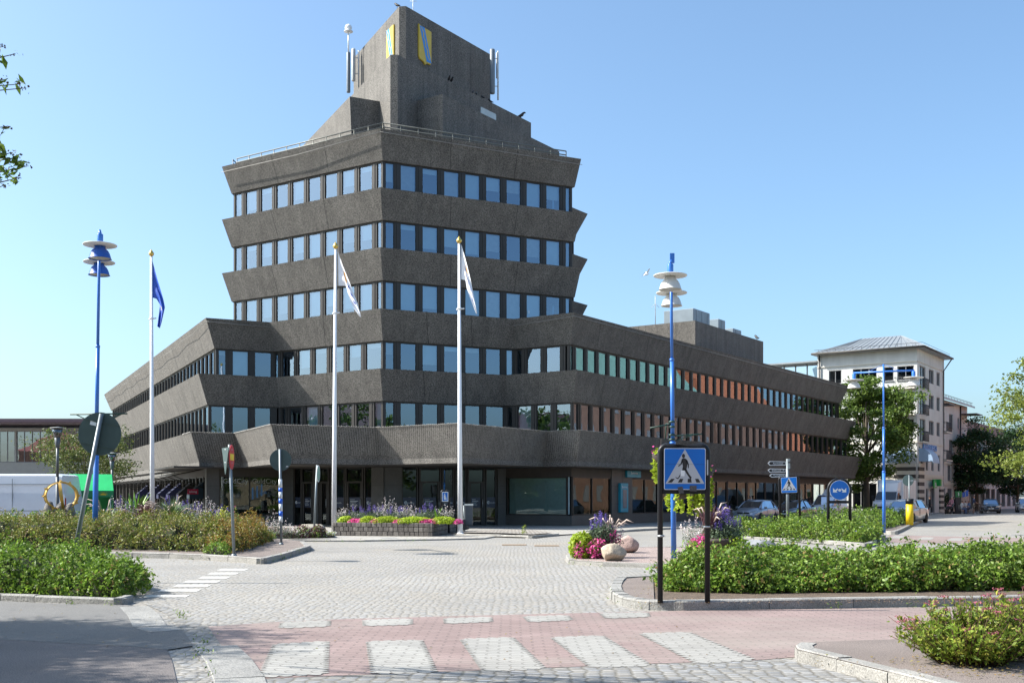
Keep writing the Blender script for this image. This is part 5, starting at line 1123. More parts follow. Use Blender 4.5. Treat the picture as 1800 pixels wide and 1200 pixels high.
    o_ = len(mb.v); mb.m(mat('hedge_inside', (.022, .030, .012), .95, var=.4, scale=12)); mb.add([tuple(v) for v in V], q)
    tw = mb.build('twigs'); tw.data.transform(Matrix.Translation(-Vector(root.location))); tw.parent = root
    return root
# a) front left, b) brown spirea, c) right front, d, e) by the right street
pa = px([(-420, 1046), (-100, 1049), (60, 1052), (205, 1056)]); pa = [(p.x, p.y) for p in pa]+[(-5.75, 17.4), (-6.6, 19.0), (-7.6, 20.2), (-16, 20.6)]
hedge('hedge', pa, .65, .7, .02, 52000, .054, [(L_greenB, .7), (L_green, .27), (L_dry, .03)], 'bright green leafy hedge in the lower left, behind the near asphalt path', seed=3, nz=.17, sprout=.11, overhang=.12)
pb2 = px([(-500, 970), (0, 972), (200, 974), (330, 977), (395, 980), (425, 974), (474, 957)]); pb2 = [(p.x, p.y) for p in pb2]+[(-7.3, 33.0), (-10.5, 33.2), (-14, 33), (-26, 33)]
def hb(x, y): return np.where(x > -8.2, np.clip(1-(x+8.2)*.22, .45, 1), 1)
hedge('hedge', pb2, .93, 1.1, .11, 60000, .058, [(L_oliv, .86), (L_green, .14)], 'olive and brown flowering hedge on the left island', seed=9, nz=.10, nsc=1.0, tops=[(L_brn, 2600, .055, 5)], sprout=.10, hfun=hb, overhang=.08)
po = px([(375, 981), (400, 982), (430, 976), (470, 958), (455, 950)]); hedge('shrub', [(p.x, p.y) for p in po]+[(-8.4, 29.5)], .82, .7, .115, 9000, .05, [(L_or, .75), (L_oliv, .25)], 'orange tinted shrub at the right end of the brown hedge', cat='shrub', seed=14, sprout=.1)
ps = px([(365, 982), (395, 984), (400, 979), (370, 978)]); hedge('shrub', [(p.x, p.y) for p in ps], .3, .3, .115, 1200, .045, [(L_greenB, 1)], 'low fresh green tuft in front of the brown hedge, left of the no entry sign', cat='shrub', seed=15, sprout=.06)
pcx = px([(1172, 1046), (1190, 1051), (1300, 1054), (1600, 1051), (1950, 1046)]); pcx = [(p.x, p.y) for p in pcx]+[(10.5, 19.6), (6.5, 19.4), (4.2, 19.0), (2.6, 18.0), (2.3, 16.9)]
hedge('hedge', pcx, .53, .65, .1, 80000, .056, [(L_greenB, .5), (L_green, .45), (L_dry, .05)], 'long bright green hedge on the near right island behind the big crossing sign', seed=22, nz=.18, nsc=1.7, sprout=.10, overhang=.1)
pd_ = px([(1262, 946), (1300, 948), (1420, 954), (1510, 960), (1538, 955), (1536, 944)]); pd_ = [(p.x, p.y) for p in pd_]+[(13.6, 41), (8, 41.5), (7, 40)]
hedge('hedge', pd_, .66, .9, .06, 26000, .07, [(L_greenB, .5), (L_yg, .15), (L_green, .35)], 'low green hedge with lilac flowers around the round arrow sign', seed=31, nz=.12, sprout=.12, tops=[(leafmat('lilac_petal', [(.22, .15, .55), (.32, .24, .68)], .3), 55, .05, 6)], overhang=.1)
pe_ = px([(1415, 930), (1500, 937), (1545, 936), (1600, 922), (1614, 913)]); pe_ = [(p.x, p.y) for p in pe_]+[(25.5, 73), (15, 60), (12.2, 50)]
hedge('hedge', pe_, .88, 1.0, -.06, 26000, .09, [(L_greenB, .55), (L_green, .45)], 'green hedge further back, in front of the parked vans and the far lamp', seed=37, nz=.10, sprout=.12, overhang=.1)
pf_ = px([(0, 915), (90, 912)]); hedge('hedge', [(-17.5, 36), (-13.6, 36), (-13.4, 38.5), (-20, 39)], .85, .6, .05, 9000, .085, [(L_greenB, .4), (L_green, .6)], 'dark leafy plants behind the brown hedge, before the white van', seed=41, cat='hedge', sprout=.1)
# f) spirea bush lower right: stems with narrow leaves and pink umbels
def spirea(c, rx, ry, H, ns, seed, label):
    r_ = random.Random(seed); H *= .86; root = empty('spirea_bush', c, label=label, cat='shrub'); lf = LF(); st = MB().m(mat('stem_red', (.10, .05, .03), .8)); heads = []; lp = []; gl = []
    for k in range(ns):
        a = r_.uniform(0, 6.283); q = math.sqrt(r_.random()); bx, by = rx*q*.45*math.cos(a), ry*q*.45*math.sin(a); tx, ty = rx*q*math.cos(a)+r_.gauss(0, .06), ry*q*math.sin(a)+r_.gauss(0, .06); h = H*(1-.42*q*q)*r_.uniform(.72, 1.12)
        P = [Vector((bx, by, 0)), Vector((bx*.6+tx*.4, by*.6+ty*.4, h*.5)), Vector((tx, ty, h))]
        st.tube(P, [.005, .004, .0025], 4)
        for j in range(30):
            t = r_.uniform(.12, .97); p = P[0].lerp(P[1], t*2) if t < .5 else P[1].lerp(P[2], t*2-1); lp.append((p.x+r_.gauss(0, .022), p.y+r_.gauss(0, .022), p.z+r_.gauss(0, .012)))
        if r_.random() < .17:
            for j in range(34): aa = r_.uniform(0, 6.28); rr_ = .045*math.sqrt(r_.random()); heads.append((P[2].x+rr_*math.cos(aa), P[2].y+rr_*math.sin(aa), P[2].z+r_.uniform(-.004, .014)))
    lp = np.array(lp); lf.add(lp, .052, leafmat('spirea_bush_leaf', [(.10, .17, .02), (.17, .25, .03), (.24, .32, .04), (.34, .32, .06)], .4), up=.3, asp=.36); lf.add(np.array(heads), .014, L_rose, up=1.5, asp=.9)
    lf.build('foliage', root); st.build('stems', parent=root); return root
p = at(1700, 1165, .12); spirea((p.x+.05, p.y+.05, .12), .62, .55, .60, 210, 5, 'green bush with narrow leaves and pink flower heads in the lower right corner')
p = at(1840, 1155, .12); spirea((p.x, p.y+.1, .12), .62, .55, .68, 190, 8, 'green bush with dull pink flower heads, cut by the right edge of the picture')
# ---- flower builders
def salvia(lf, c, r, H, n, seed=0):
    g = np.random.default_rng(seed); k = max(6, n//60); a = g.uniform(0, 6.28, k); q = r*np.sqrt(g.uniform(0, 1, k)); bx = c[0]+q*np.cos(a); by = c[1]+q*np.sin(a); hh = H*g.uniform(.68, 1.12, k)*(1.05-.3*(q/r)**2)
    i = g.integers(0, k, n); t = g.uniform(0, 1, n); z = c[2]+hh[i]*(.68+.32*t); lf.add(np.stack([bx[i]+g.normal(0, .012+.008*(1-t), n), by[i]+g.normal(0, .012, n), z], 1), .026, L_pu, asp=.8)
    m_ = n; i = g.integers(0, k, m_); t = g.uniform(0, 1, m_); lf.add(np.stack([bx[i]+g.normal(0, .05, m_), by[i]+g.normal(0, .05, m_), c[2]+hh[i]*.72*t], 1), .06, L_gry, asp=.4)
def mound(lf, c, r, H, n, m_, size, seed=0, asp=.7, full=False):
    g = np.random.default_rng(seed); d = g.normal(size=(n, 3)); d /= np.linalg.norm(d, axis=1)[:, None]; d[:, 2] = d[:, 2] if full else np.abs(d[:, 2]); q = g.uniform(.55, 1.03, n)[:, None]
    lf.add(np.array(c)+d*q*np.array([r[0], r[1], H]), size, m_, nrm=d*1.2, asp=asp)
def gaura(lf, c, r, H, n, seed=0, m_=None):
    g = np.random.default_rng(seed); k = max(8, n//9); a = g.uniform(0, 6.28, k); q = r*np.sqrt(g.uniform(0, 1, k)); bx, by = c[0]+q*np.cos(a), c[1]+q*np.sin(a); hh = H*(1.12-.55*(q/r)**2)*g.uniform(.62, 1.1, k); i = g.integers(0, k, n); t = g.uniform(0, 1, n)**.7
    lx, ly = g.normal(0, .10, k), g.normal(0, .08, k); z = c[2]+hh[i]*(.5+.5*t); lf.add(np.stack([bx[i]+lx[i]*t+g.normal(0, .018, n), by[i]+ly[i]*t+g.normal(0, .018, n), z], 1), .03, m_ or L_wh, asp=.8, rs=.5)
    m2 = n*2; i = g.integers(0, k, m2); t = g.uniform(0, 1, m2); lf.add(np.stack([bx[i]+lx[i]*t*.5+g.normal(0, .03, m2), by[i]+g.normal(0, .03, m2), c[2]+hh[i]*.72*t], 1), .05, L_gry, asp=.3)
def blades(mb, c, L, n, seed=0, w=.012, lean=.6, plume=0, mp=None):
    r_ = random.Random(seed)
    for k in range(n):
        a = r_.uniform(0, 6.28); l = L*r_.uniform(.7, 1.1); s_ = lean*r_.uniform(.2, 1.2); d = Vector((math.cos(a), math.sin(a), 0)); p0 = Vector(c)+d*.04; p1 = p0+d*l*s_*.35+Vector((0, 0, l*.65)); p2 = p0+d*l*s_*.85+Vector((0, 0, l*(.8 if s_ > .5 else .98))); sd_ = Vector((-d.y, d.x, 0))*w
        mb.add([p0-sd_, p0+sd_, p1-sd_, p1+sd_, p2], [[0, 1, 3, 2], [2, 3, 4]])
        if plume and k % plume == 0:
            c_ = mb.cur; mb.m(mp); mb.tube([p1, p1.lerp(p2, .6)+Vector((0, 0, .07)), p2+d*.06-Vector((0, 0, .02))], [.006, .02, .004], 5); mb.cur = c_
M_blade = mat('grass_blade', (.16, .24, .09), .6, var=.25, scale=8); M_bladeR = mat('wine_grass', (.12, .05, .055), .6, var=.3, scale=8); M_plume = mat('grass_plume', (.50, .40, .34), .8, var=.2, scale=15)
M_blade2 = mat('broad_leaf', (.20, .36, .04), .5, var=.2, scale=6)
# ---- the stone planter
Z0 = .045; A_ = at(584, 941, Z0); B_ = at(760, 942.5, Z0); C_ = at(817, 933.5, Z0); n_ = Vector((0, 1)); D_ = Vector((A_.x+.1, A_.y+5.2, 0)); E_ = Vector((C_.x-.2, A_.y+5.4, 0)); zt = gz(0, 43)+Z0; HP = .52
pln = empty('stone_planter', ((A_.x+B_.x)/2, A_.y, zt), label='low planter walled in dark stone blocks between the two right flagpoles', cat='planter')
M_blk_s = mat('dark_stone_block', (.105, .093, .084), .85, var=.3, scale=5, speck=.3, sscale=60, bump=.7, bscale=30); mb = MB(); r_ = random.Random(4); ring_ = [A_, B_, C_, E_, D_]; M_blk_l = mat('dark_stone_block_pale', (.15, .135, .12), .85, var=.3, scale=5, speck=.3, sscale=60, bump=.7, bscale=30); M_mort = mat('planter_mortar', (.05, .045, .04), .9)
for i in range(5):
    a, b = Vector(ring_[i][:2]), Vector(ring_[(i+1) % 5][:2]); L_ = (b-a).length; u = (b-a).normalized(); nn = Vector((u.y, -u.x)); rz = math.atan2(u.y, u.x)
    c = (a+b)/2-nn*.12; mb.m(M_mort).box((c.x, c.y, zt+HP/2-.02), (L_-.06, .16, HP-.06), rz)
    for k in range(3):
        x = -.1*(k % 2); 
        while x < L_-.03:
            w = r_.uniform(.17, .25); x0, x1 = max(0, x), min(L_, x+w); x += w
            if x1-x0 < .05: continue
            c = a+u*(x0+x1)/2-nn*(.09+r_.uniform(-.006, .006)); mb.m(M_blk_s if r_.random() < .7 else M_blk_l).box((c.x, c.y, zt+HP*(k+.5)/3), (x1-x0-.014, .19, HP/3-.012), rz, bev=.014)
so2 = mb.build('planter_wall'); so2.data.transform(Matrix.Translation(-Vector(pln.location))); so2.parent = pln
cen = sum((Vector(q[:2]) for q in ring_), Vector((0, 0)))/5; sp_ = [Vector(q[:2]).lerp(cen, .07) for q in ring_]; mb = MB().m(M_soil).prism([(q.x, q.y) for q in sp_], zt+.2, zt+HP-.05); s3 = mb.build('soil'); s3.data.transform(Matrix.Translation(-Vector(pln.location))); s3.parent = pln
def bed(name, label, fn, cat='flowers', loc=(0, 0, 0), group=None, kind=None, extra=None):
    root = empty(name, loc, label=label, cat=cat, group=group); lf = LF(); fn(lf); o = lf.build('foliage'); o.data.transform(Matrix.Translation(-Vector(loc))); o.parent = root
    if extra: mb = MB(); extra(mb); o = mb.build('grass_blades'); o.data.transform(Matrix.Translation(-Vector(loc))); o.parent = root
    return root
zs_ = zt+HP-.03
def P_(f, b): q = Vector(A_[:2]).lerp(Vector(B_[:2]), f); return (q.x, q.y+b, zs_)
LT = (('lime_border_plant', 'lime green leafy plants along the front edge of the stone planter'),)
for i, (f, w) in enumerate(((.13, .35), (.36, .42), (.55, .62), (.83, .75), (1.1, .55))):
    c = P_(f, .35+.25*max(0, f-.9)*4); bed('lime_plant', 'lime green plant mound in the stone planter, %s' % ('leftmost one', 'second one from the left', 'the middle one of five', 'second one from the right', 'rightmost one behind the footpath sign')[i], lambda lf, c=c, w=w, i=i: mound(lf, c, (w, .3), .27, int(1500*w/.4), L_lime, .06, seed=i, asp=.8), cat='plant', loc=c, group='lime green plants in the stone planter')
for i, (f, w) in enumerate(((.22, .28), (.28, .3), (.46, .32), (.70, .42), (.93, .3), (1.0, .28), (1.24, .2))):
    c = P_(f, .25+.2*max(0, f-.9)*5); c = (c[0], c[1], c[2]); bed('pink_petunia', 'pink flower clump at the planter front, %s' % ('leftmost', 'second from left', 'third from left', 'the widest, right of the middle', 'fifth from left', 'sixth from left', 'outermost right at the bend')[i], lambda lf, c=c, w=w, i=i: (mound(lf, c, (w, .22), .18, 330, L_pk, .055, seed=i+20, asp=.9), mound(lf, c, (w*.9, .2), .13, 160, L_green, .05, seed=i+40)), cat='flowers', loc=c, group='pink flowers in the stone planter')
for i, (f, b, w, k) in enumerate(((.12, 1.0, .5, 'g'), (.28, 1.0, .55, 's'), (.42, 1.2, .4, 's'), (.55, 1.5, .45, 'G'), (.63, 1.1, .4, 's'), (.78, 1.3, .45, 'g'), (.93, 1.1, .5, 's'), (1.1, 1.2, .4, 'g'), (.45, 1.1, .35, 'g'), (.70, 1.0, .3, 'g'))):
    c = P_(f, b)
    if k == 's': bed('purple_salvia', 'purple flower spikes with grey green leaves in the planter, %s' % {1: 'leftmost group', 2: 'second group from the left', 4: 'third group from the left', 6: 'rightmost group'}[i], lambda lf, c=c, w=w, i=i: (salvia(lf, c, w, .72, 900, seed=i), mound(lf, c, (w, .35), .4, 700, L_gry, .06, seed=i)), loc=c, group='purple flowers in the stone planter')
    else: bed('white_gaura', 'airy pale flowers in the planter, %s' % {0: 'at its left end', 3: 'the tallest in the back', 5: 'right of the middle', 7: 'near the right end', 8: 'low ones between two purple groups', 9: 'low ones right of the middle'}[i], lambda lf, c=c, w=w, i=i, k=k: gaura(lf, c, w, .95 if k == 'G' else .68, 520 if k == 'G' else 420, seed=i), loc=c, group='pale flowers in the stone planter')
c = P_(1.03, 1.0); bed('canna', 'upright broad green leaves at the right of the planter', lambda lf: mound(lf, c, (.2, .2), .25, 80, L_lime, .1, seed=3), cat='plant', loc=c, extra=lambda mb: blades(mb.m(M_blade2), c, .6, 14, 2, w=.04, lean=.35))
# ---- flower beds left: from the market stall to the planter
def G(px_, py_, Z): q = pt(px_, py_, Z); return (q.x, q.y, gz(0, Z)+.1)
bl_ = [('s', 203, 36.5, .7, .95), ('s', 300, 37, .5, 1.0), ('g', 215, 35.5, .4, .9), ('s', 335, 37, .5, .9), ('g', 372, 36.5, .5, .85), ('s', 385, 36, .35, .75), ('g', 345, 36, .3, .8)]
for i, (k, x, Z, w, h) in enumerate(bl_):
    c = G(x, 900, Z); c = (c[0], c[1], c[2]+.3); h *= 1.12
    if k == 's': bed('purple_salvia', 'purple flower spikes behind the brown hedge, %s' % {0: 'beside the green market stall', 1: 'around the left flagpole', 3: 'just right of the left flagpole', 5: 'before the jeweller window'}[i], lambda lf: (salvia(lf, c, w, h, 1000, seed=i), mound(lf, c, (w, .4), h*.6, 800, L_gry, .07, seed=i)), loc=c, group='purple flowers behind the brown hedge')
    else: bed('white_gaura', 'pale airy flowers behind the brown hedge, %s' % {2: 'near the market stall', 4: 'before the jeweller window', 6: 'between grass tuft and the window'}[i], lambda lf: gaura(lf, c, w, h, 480, seed=i), loc=c, group='pale flowers behind the brown hedge')
c = G(237, 900, 36.8); c = (c[0], c[1], c[2]+.3); bed('canna', 'tall bright green broad leaves rising left of the left flagpole', lambda lf: mound(lf, c, (.5, .3), .5, 200, L_greenB, .1, seed=3), cat='plant', loc=c, extra=lambda mb: blades(mb.m(M_blade2), c, 1.2, 30, 2, w=.06, lean=.5))
c = G(303, 900, 35.6); c = (c[0], c[1], c[2]+.3); bed('ornamental_grass', 'green fountain grass tuft with pale plumes right of the left flagpole', lambda lf: mound(lf, c, (.3, .3), .3, 100, L_gry, .08, seed=3), cat='plant', loc=c, extra=lambda mb: blades(mb.m(M_blade), c, 1.1, 420, 2, w=.007, lean=1.0, plume=22, mp=M_plume))
c = G(255, 900, 35.4); c = (c[0], c[1], c[2]+.3); bed('ornamental_grass', 'wine red grass tuft with plumes below the broad green leaves', lambda lf: mound(lf, c, (.3, .3), .3, 100, L_red, .08, seed=3), cat='plant', loc=c, extra=lambda mb: blades(mb.m(M_bladeR), c, 1.0, 200, 4, w=.012, lean=.9, plume=16, mp=M_plume))
c = G(183, 905, 35.2); c = (c[0], c[1], c[2]+.3); bed('ornamental_grass', 'sparse grass with curved cream plumes next to the tall left lamp', lambda lf: mound(lf, c, (.3, .3), .3, 100, L_gry, .08, seed=3), cat='plant', loc=c, extra=lambda mb: blades(mb.m(M_blade), c, 1.0, 60, 9, w=.010, lean=.8, plume=6, mp=M_plume))
c = G(392, 905, 34.6); c = (c[0], c[1], c[2]+.3); bed('yellow_flowers', 'yellow flowers with a pink bloom before the jeweller window', lambda lf: (mound(lf, c, (.35, .2), .85, 260, L_ye, .05, seed=8), mound(lf, c, (.3, .2), .8, 300, L_lime, .06, seed=9), mound(lf, (c[0]+.35, c[1], c[2]), (.1, .1), .85, 40, L_pk, .05, seed=9)), loc=c)
sp5 = [('w', 455, 37.5, .55, .62), ('w', 480, 37.8, .5, .85), ('r', 425, 36, .5, .5), ('w', 505, 38.2, .4, .5), ('r', 530, 38.8, .45, .45), ('l', 468, 36.6, .35, .35), ('r', 560, 39, .3, .45), ('w', 440, 36.9, .4, .5)]
for i, (k, x, Z, w, h) in enumerate(sp5):
    c = G(x, 940, Z); lab = ['pale pink flower cloud behind the orange shrub', 'taller airy white flowers behind the banded sign pole', 'wine leaved plants behind the orange shrub', 'pale flowers right of the banded pole', 'dark red leaved plant above the flat boulder', 'fresh green clump left of the banded pole', 'silvery red plant at the right end of the bed', 'pale flowers left end of the bed'][i]
    if k == 'w': bed('white_gaura', lab, lambda lf: (gaura(lf, c, w, h, 520, seed=i, m_=L_wh), mound(lf, c, (w, .3), h*.5, 300, L_red, .06, seed=i)), loc=c, group='small flowers in the bed by the entrance')
    elif k == 'r': bed('wine_leaf_plant', lab, lambda lf: (mound(lf, c, (w, .35), h, 500, L_red, .07, seed=i), mound(lf, c, (w, .35), h*.9, 300, L_green, .07, seed=i+1), mound(lf, c, (w, .35), h*.95, 120, L_wh, .04, seed=i+3)), loc=c, group='small flowers in the bed by the entrance', cat='plant')
    else: bed('green_clump', lab, lambda lf: mound(lf, c, (w, .3), h, 700, L_greenB, .05, seed=i, asp=.3), loc=c, group='small flowers in the bed by the entrance', cat='plant')
q0_, q1_ = at(470, 947.5), at(588, 947); n_ = 2600; t = rng.uniform(0, 1, n_); lf = LF(); X = np.stack([q0_.x+(q1_.x-q0_.x)*t, q0_.y+.15+(q1_.y-q0_.y)*t+rng.uniform(-.1, .3, n_), .1+gz(0, 40)+rng.uniform(0, .16, n_)], 1)
lf.add(X[:1100], .05, L_whp, up=1.5, asp=.95); lf.add(X[1100:], .05, L_yg, asp=.7); lf.build('white_border_flowers', label='low border of white flowers along the kerb of the flower bed', cat='flowers')
c = at(921, 938.5, .1); c = (c.x, c.y, c.z); bed('weed', 'single weed growing in the pebble strip before the entrance', lambda lf: mound(lf, (c[0], c[1], c[2]+.05), (.12, .12), .35, 60, L_yg, .09, seed=8, asp=.3), cat='plant', loc=c)
# ---- pots on the gravel island
M_pot = mat('dark_pot', (.045, .032, .026), .7, var=.2, scale=6)
def potgroup(px0, py0, sc, mirror, label1):
    base = at(px0, py0, .09); X = lambda dx, dy: (base.x+dx*sc*mirror, base.y+dy*sc, .09)
    def pot(c, r, h, label): o = MB().m(M_pot).lathe([(r*.75, 0), (r*.95, h*.85), (r*1.04, h*.87), (r*1.04, h), (r*.9, h), (r*.85, h*.9), (.01, h*.9)], n=24).build('flower_pot', label=label, cat='flower pot', group='dark flower pots on the gravel island'); o.location = c; return o
    pot(X(-.25, .1), .26*sc, .30, 'low dark pot under the lime plant, %s cluster' % label1); pot(X(.25, .0), .24*sc, .28, 'low dark pot under the pink flowers, %s cluster' % label1); pot(X(.42, .45), .24*sc, .55, 'taller dark pot at the back, %s cluster' % label1)
    return X
X = potgroup(1036, 981, .8, 1, 'left flower')
c = X(-.12, .12); bed('lime_plant', 'tall lime green leafy mound at the left of the pots on the gravel', lambda lf: mound(lf, (c[0]-.08, c[1], .34), (.29, .26), .36, 2300, L_lime, .065, seed=4, asp=.8, full=True), cat='plant', loc=c)
c = X(.22, -.06); bed('pink_petunia', 'cascade of deep pink blooms over the front pot by the beige boulder', lambda lf: (mound(lf, (c[0]+.0, c[1]-.05, .30), (.27, .22), .25, 620, L_pk, .05, seed=6, asp=.95, full=True), mound(lf, (c[0]-.42, c[1]-.1, .28), (.12, .12), .2, 90, L_pk, .05, seed=16, full=True), mound(lf, (c[0], c[1], .30), (.26, .22), .24, 800, L_green, .05, seed=7, full=True)), loc=c)
c = X(.42, .42); bed('purple_salvia', 'upright purple spikes at the back of the pots by the boulders', lambda lf: (salvia(lf, (c[0]-.04, c[1], .48), .25, .62, 1100, seed=3), mound(lf, (c[0], c[1], .62), (.33, .3), .26, 1300, L_gry, .045, seed=4, full=True), mound(lf, (c[0]+.1, c[1], .5), (.34, .3), .28, 500, L_red, .05, seed=5, full=True), mound(lf, (c[0]+.25, c[1]-.15, .55), (.2, .15), .2, 120, L_pk, .05, seed=9, full=True)), loc=c)
c = X(.75, .45); bed('ornamental_grass', 'curved buff grass plumes leaning right from the back pot', lambda lf: gaura(lf, (c[0], c[1], .4), .28, .55, 120, seed=3), cat='plant', loc=c, extra=lambda mb: blades(mb.m(M_plume), (c[0]-.1, c[1], .55), .5, 46, 4, w=.005, lean=1.2, plume=4, mp=M_plume))
# second cluster, behind the right leg of the big sign
b2 = at(1262, 985, .09); c = (b2.x, b2.y, .09); pot_o = MB().m(M_pot).lathe([(.3, 0), (.42, .42), (.44, .44), (.4, .5), (.01, .45)], n=24).build('flower_pot', label='wide dark pot behind the right leg of the big crossing sign', cat='flower pot', group='dark flower pots on the gravel island'); pot_o.location = c
bed('pink_petunia', 'deep pink blooms spilling left behind the right leg of the big crossing sign', lambda lf: (mound(lf, (c[0]-.35, c[1]-.1, .36), (.34, .3), .32, 1000, L_pk, .05, seed=6, asp=.95, full=True), mound(lf, (c[0]-.3, c[1], .34), (.3, .24), .27, 600, L_green, .05, seed=7, full=True)), loc=c)
bed('purple_salvia', 'big stand of purple spikes right of the big crossing sign', lambda lf: (salvia(lf, (c[0]+.12, c[1]+.1, .45), .40, .78, 2600, seed=3), mound(lf, (c[0]+.12, c[1], .62), (.42, .36), .38, 2400, L_gry, .045, seed=4, full=True), mound(lf, (c[0]+.3, c[1]-.2, .42), (.36, .25), .25, 600, L_lime, .06, seed=5, full=True)), loc=c)
bed('ornamental_grass', 'wine red grass with buff plumes between the sign leg and the purple spikes', lambda lf: gaura(lf, (c[0]-.5, c[1]+.1, .45), .25, .6, 240, seed=3), cat='plant', loc=c, extra=lambda mb: (blades(mb.m(M_bladeR), (c[0]-.2, c[1], .5), .85, 130, 4, w=.008, lean=.6, plume=9, mp=M_plume)))
# ---- hanging baskets on the right street lamp
def basket(px_, y0, y1, w, Z, label, n, seed):
    t_ = pt(px_, y0, Z); b3 = pt(px_, y1, Z); c = (t_.x, t_.y, t_.z-.1); g = np.random.default_rng(seed); k = 14; lf = LF()
    a = g.uniform(0, 6.28, k); ln = g.uniform(.55, 1., k)*(t_.z-b3.z); i = g.integers(0, k, n); t = g.uniform(0, 1, n); q = w*(.45+.5*np.sin(np.clip(t*2.2, 0, 1.57)))
    lf.add(np.stack([c[0]+q*np.cos(a[i])+g.normal(0, .03, n), c[1]+q*np.sin(a[i])+g.normal(0, .03, n), t_.z-ln[i]*t+g.normal(0, .03, n)], 1), .085, L_lime, asp=.8)
    lf.add(np.array(c)+g.normal(size=(60, 3))*np.array([w*.6, w*.6, .08])+np.array([0, 0, .02]), .05, L_pk, asp=.9)
    root = empty('hanging_basket', c, label=label, cat='hanging basket', group='hanging baskets on the gravel island lamp'); o = lf.build('foliage'); o.data.transform(Matrix.Translation(-Vector(c))); o.parent = root
    MB().m(M_pot).lathe([(.03, -.3), (.16, -.22), (.21, -.02), (.2, 0), (.01, -.02)], n=16).tube([(0, 0, 0), (0, 0, .35)], .006, 4).build('basket', parent=root)
basket(1162, 790, 858, .17, 25.6, 'hanging basket with lime vines left of the lamp pole, behind the sign', 620, 2)
basket(1200, 846, 908, .36, 25.5, 'hanging basket whose lime vines dangle below the crossing sign', 700, 5)
basket(1238, 820, 912, .17, 25.3, 'hanging basket with lime vines right of the lamp pole, beside the sign', 900, 7)
# ================================================================ TREES
M_bark = mat('bark', (.085, .068, .05), .95, var=.3, scale=6, bump=.8, bscale=25)
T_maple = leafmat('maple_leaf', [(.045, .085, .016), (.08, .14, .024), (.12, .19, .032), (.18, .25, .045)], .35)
T_dark = leafmat('shaded_linden_leaf', [(.012, .035, .010), (.022, .055, .016), (.035, .08, .022)], .25)  # the shade on the crowns is put into this dark leaf colour
T_light = leafmat('sunny_leaf', [(.12, .17, .03), (.18, .23, .04), (.26, .30, .06), (.10, .15, .03)], .4)  # yellow sunlight is mixed into this leaf colour
T_row = leafmat('rowan_leaf', [(.05, .08, .02), (.08, .12, .03), (.12, .16, .04), (.17, .17, .05)], .35)
T_near = leafmat('near_leaf', [(.08, .15, .02), (.13, .21, .03), (.18, .26, .04)], .45)
def tree(name, base, H, cz, rad, n, leaf, material, label, seed=1, clumps=60, tr=.16, limbs=9, fill=.55, low=None, group=None, cat='tree', crs=.26, asp=.6, bend=0, shape=None):
    g = np.random.default_rng(seed); r_ = random.Random(seed); root = empty(name, base, label=label, cat=cat, group=group); rx, ry, rz_ = rad
    d = g.normal(size=(clumps, 3)); d /= np.linalg.norm(d, axis=1)[:, None]; q = g.uniform(fill, 1, clumps)[:, None]**.6; C = d*q*np.array([rx, ry, rz_])*(1+.14*g.normal(size=(clumps, 1))); C[:, 2] += cz
    if shape: C = np.array([c for c in C if shape(c)])
    k = len(C); s_ = crs*rx*(.6+.8*g.uniform(0, 1, k)); i = g.integers(0, k, n); dd2 = g.normal(size=(n, 3)); dd2 /= np.linalg.norm(dd2, axis=1)[:, None]; rr2 = g.uniform(.3, 1.05, n)[:, None]
    P = C[i]+dd2*rr2*s_[i][:, None]*np.array([1.25, 1.25, .62]); lf = LF(); lf.add(P, leaf, material, up=.6, asp=asp); lf.build('crown', root)
    mb = MB().m(M_bark); h0 = (cz-rz_)*.9+.2
    P0 = [Vector((0, 0, 0)), Vector((bend*.3, 0, h0*.5)), Vector((bend*.6, .05, h0)), Vector((bend, 0, cz)), Vector((bend, .1, cz+rz_*.6))]; mb.tube(P0, [tr*1.15, tr*.95, tr*.85, tr*.5, tr*.15], 10)
    idx = r_.sample(range(k), min(limbs*3, k))
    for j, ii in enumerate(idx):
        c = Vector(C[ii]); s0 = P0[2].lerp(P0[4], r_.uniform(0, .6)*(.5+.5*(c.z-cz+rz_)/(2*rz_))); m_ = s0.lerp(c, .5)+Vector((0, 0, -.08*rx+r_.gauss(0, .1))); mb.tube([s0, m_, c], [tr*(.42 if j < limbs else .2), tr*(.26 if j < limbs else .12), tr*.06], 6)
    mb.build('trunk', parent=root); return root
p = pt(1523, 900, 105.5); tree('maple_tree', (p.x, 105.5, gz(0, 90)), 12.5, 7.7, (4.2, 4.0, 5.0), 27000, .27, T_maple, 'broad green maple tree beyond the end of the office wing, before the cream building', seed=4, clumps=95, tr=.30, crs=.24)
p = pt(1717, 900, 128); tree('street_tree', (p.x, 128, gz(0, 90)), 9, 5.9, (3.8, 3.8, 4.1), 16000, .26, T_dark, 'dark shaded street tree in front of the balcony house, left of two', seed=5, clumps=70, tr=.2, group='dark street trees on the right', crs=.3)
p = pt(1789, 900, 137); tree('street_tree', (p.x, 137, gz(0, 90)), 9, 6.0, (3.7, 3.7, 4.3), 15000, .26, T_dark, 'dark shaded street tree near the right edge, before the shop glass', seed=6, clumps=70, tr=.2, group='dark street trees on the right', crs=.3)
p = pt(1868, 900, 58); tree('sunlit_tree', (p.x, 58, -.2), 11, 5.6, (3.2, 3.2, 4.0), 12000, .17, T_light, 'sunlit yellow green tree reaching in from the right edge', seed=9, clumps=70, tr=.16, crs=.22)
p = pt(150, 900, 64); tree('rowan_tree', (p.x, 64, -.2), 7, 3.9, (3.3, 3, 2.0), 9500, .13, T_row, 'airy rowan tree with reddish tips behind the white van', seed=11, clumps=85, tr=.09, crs=.2, fill=.15, limbs=12)
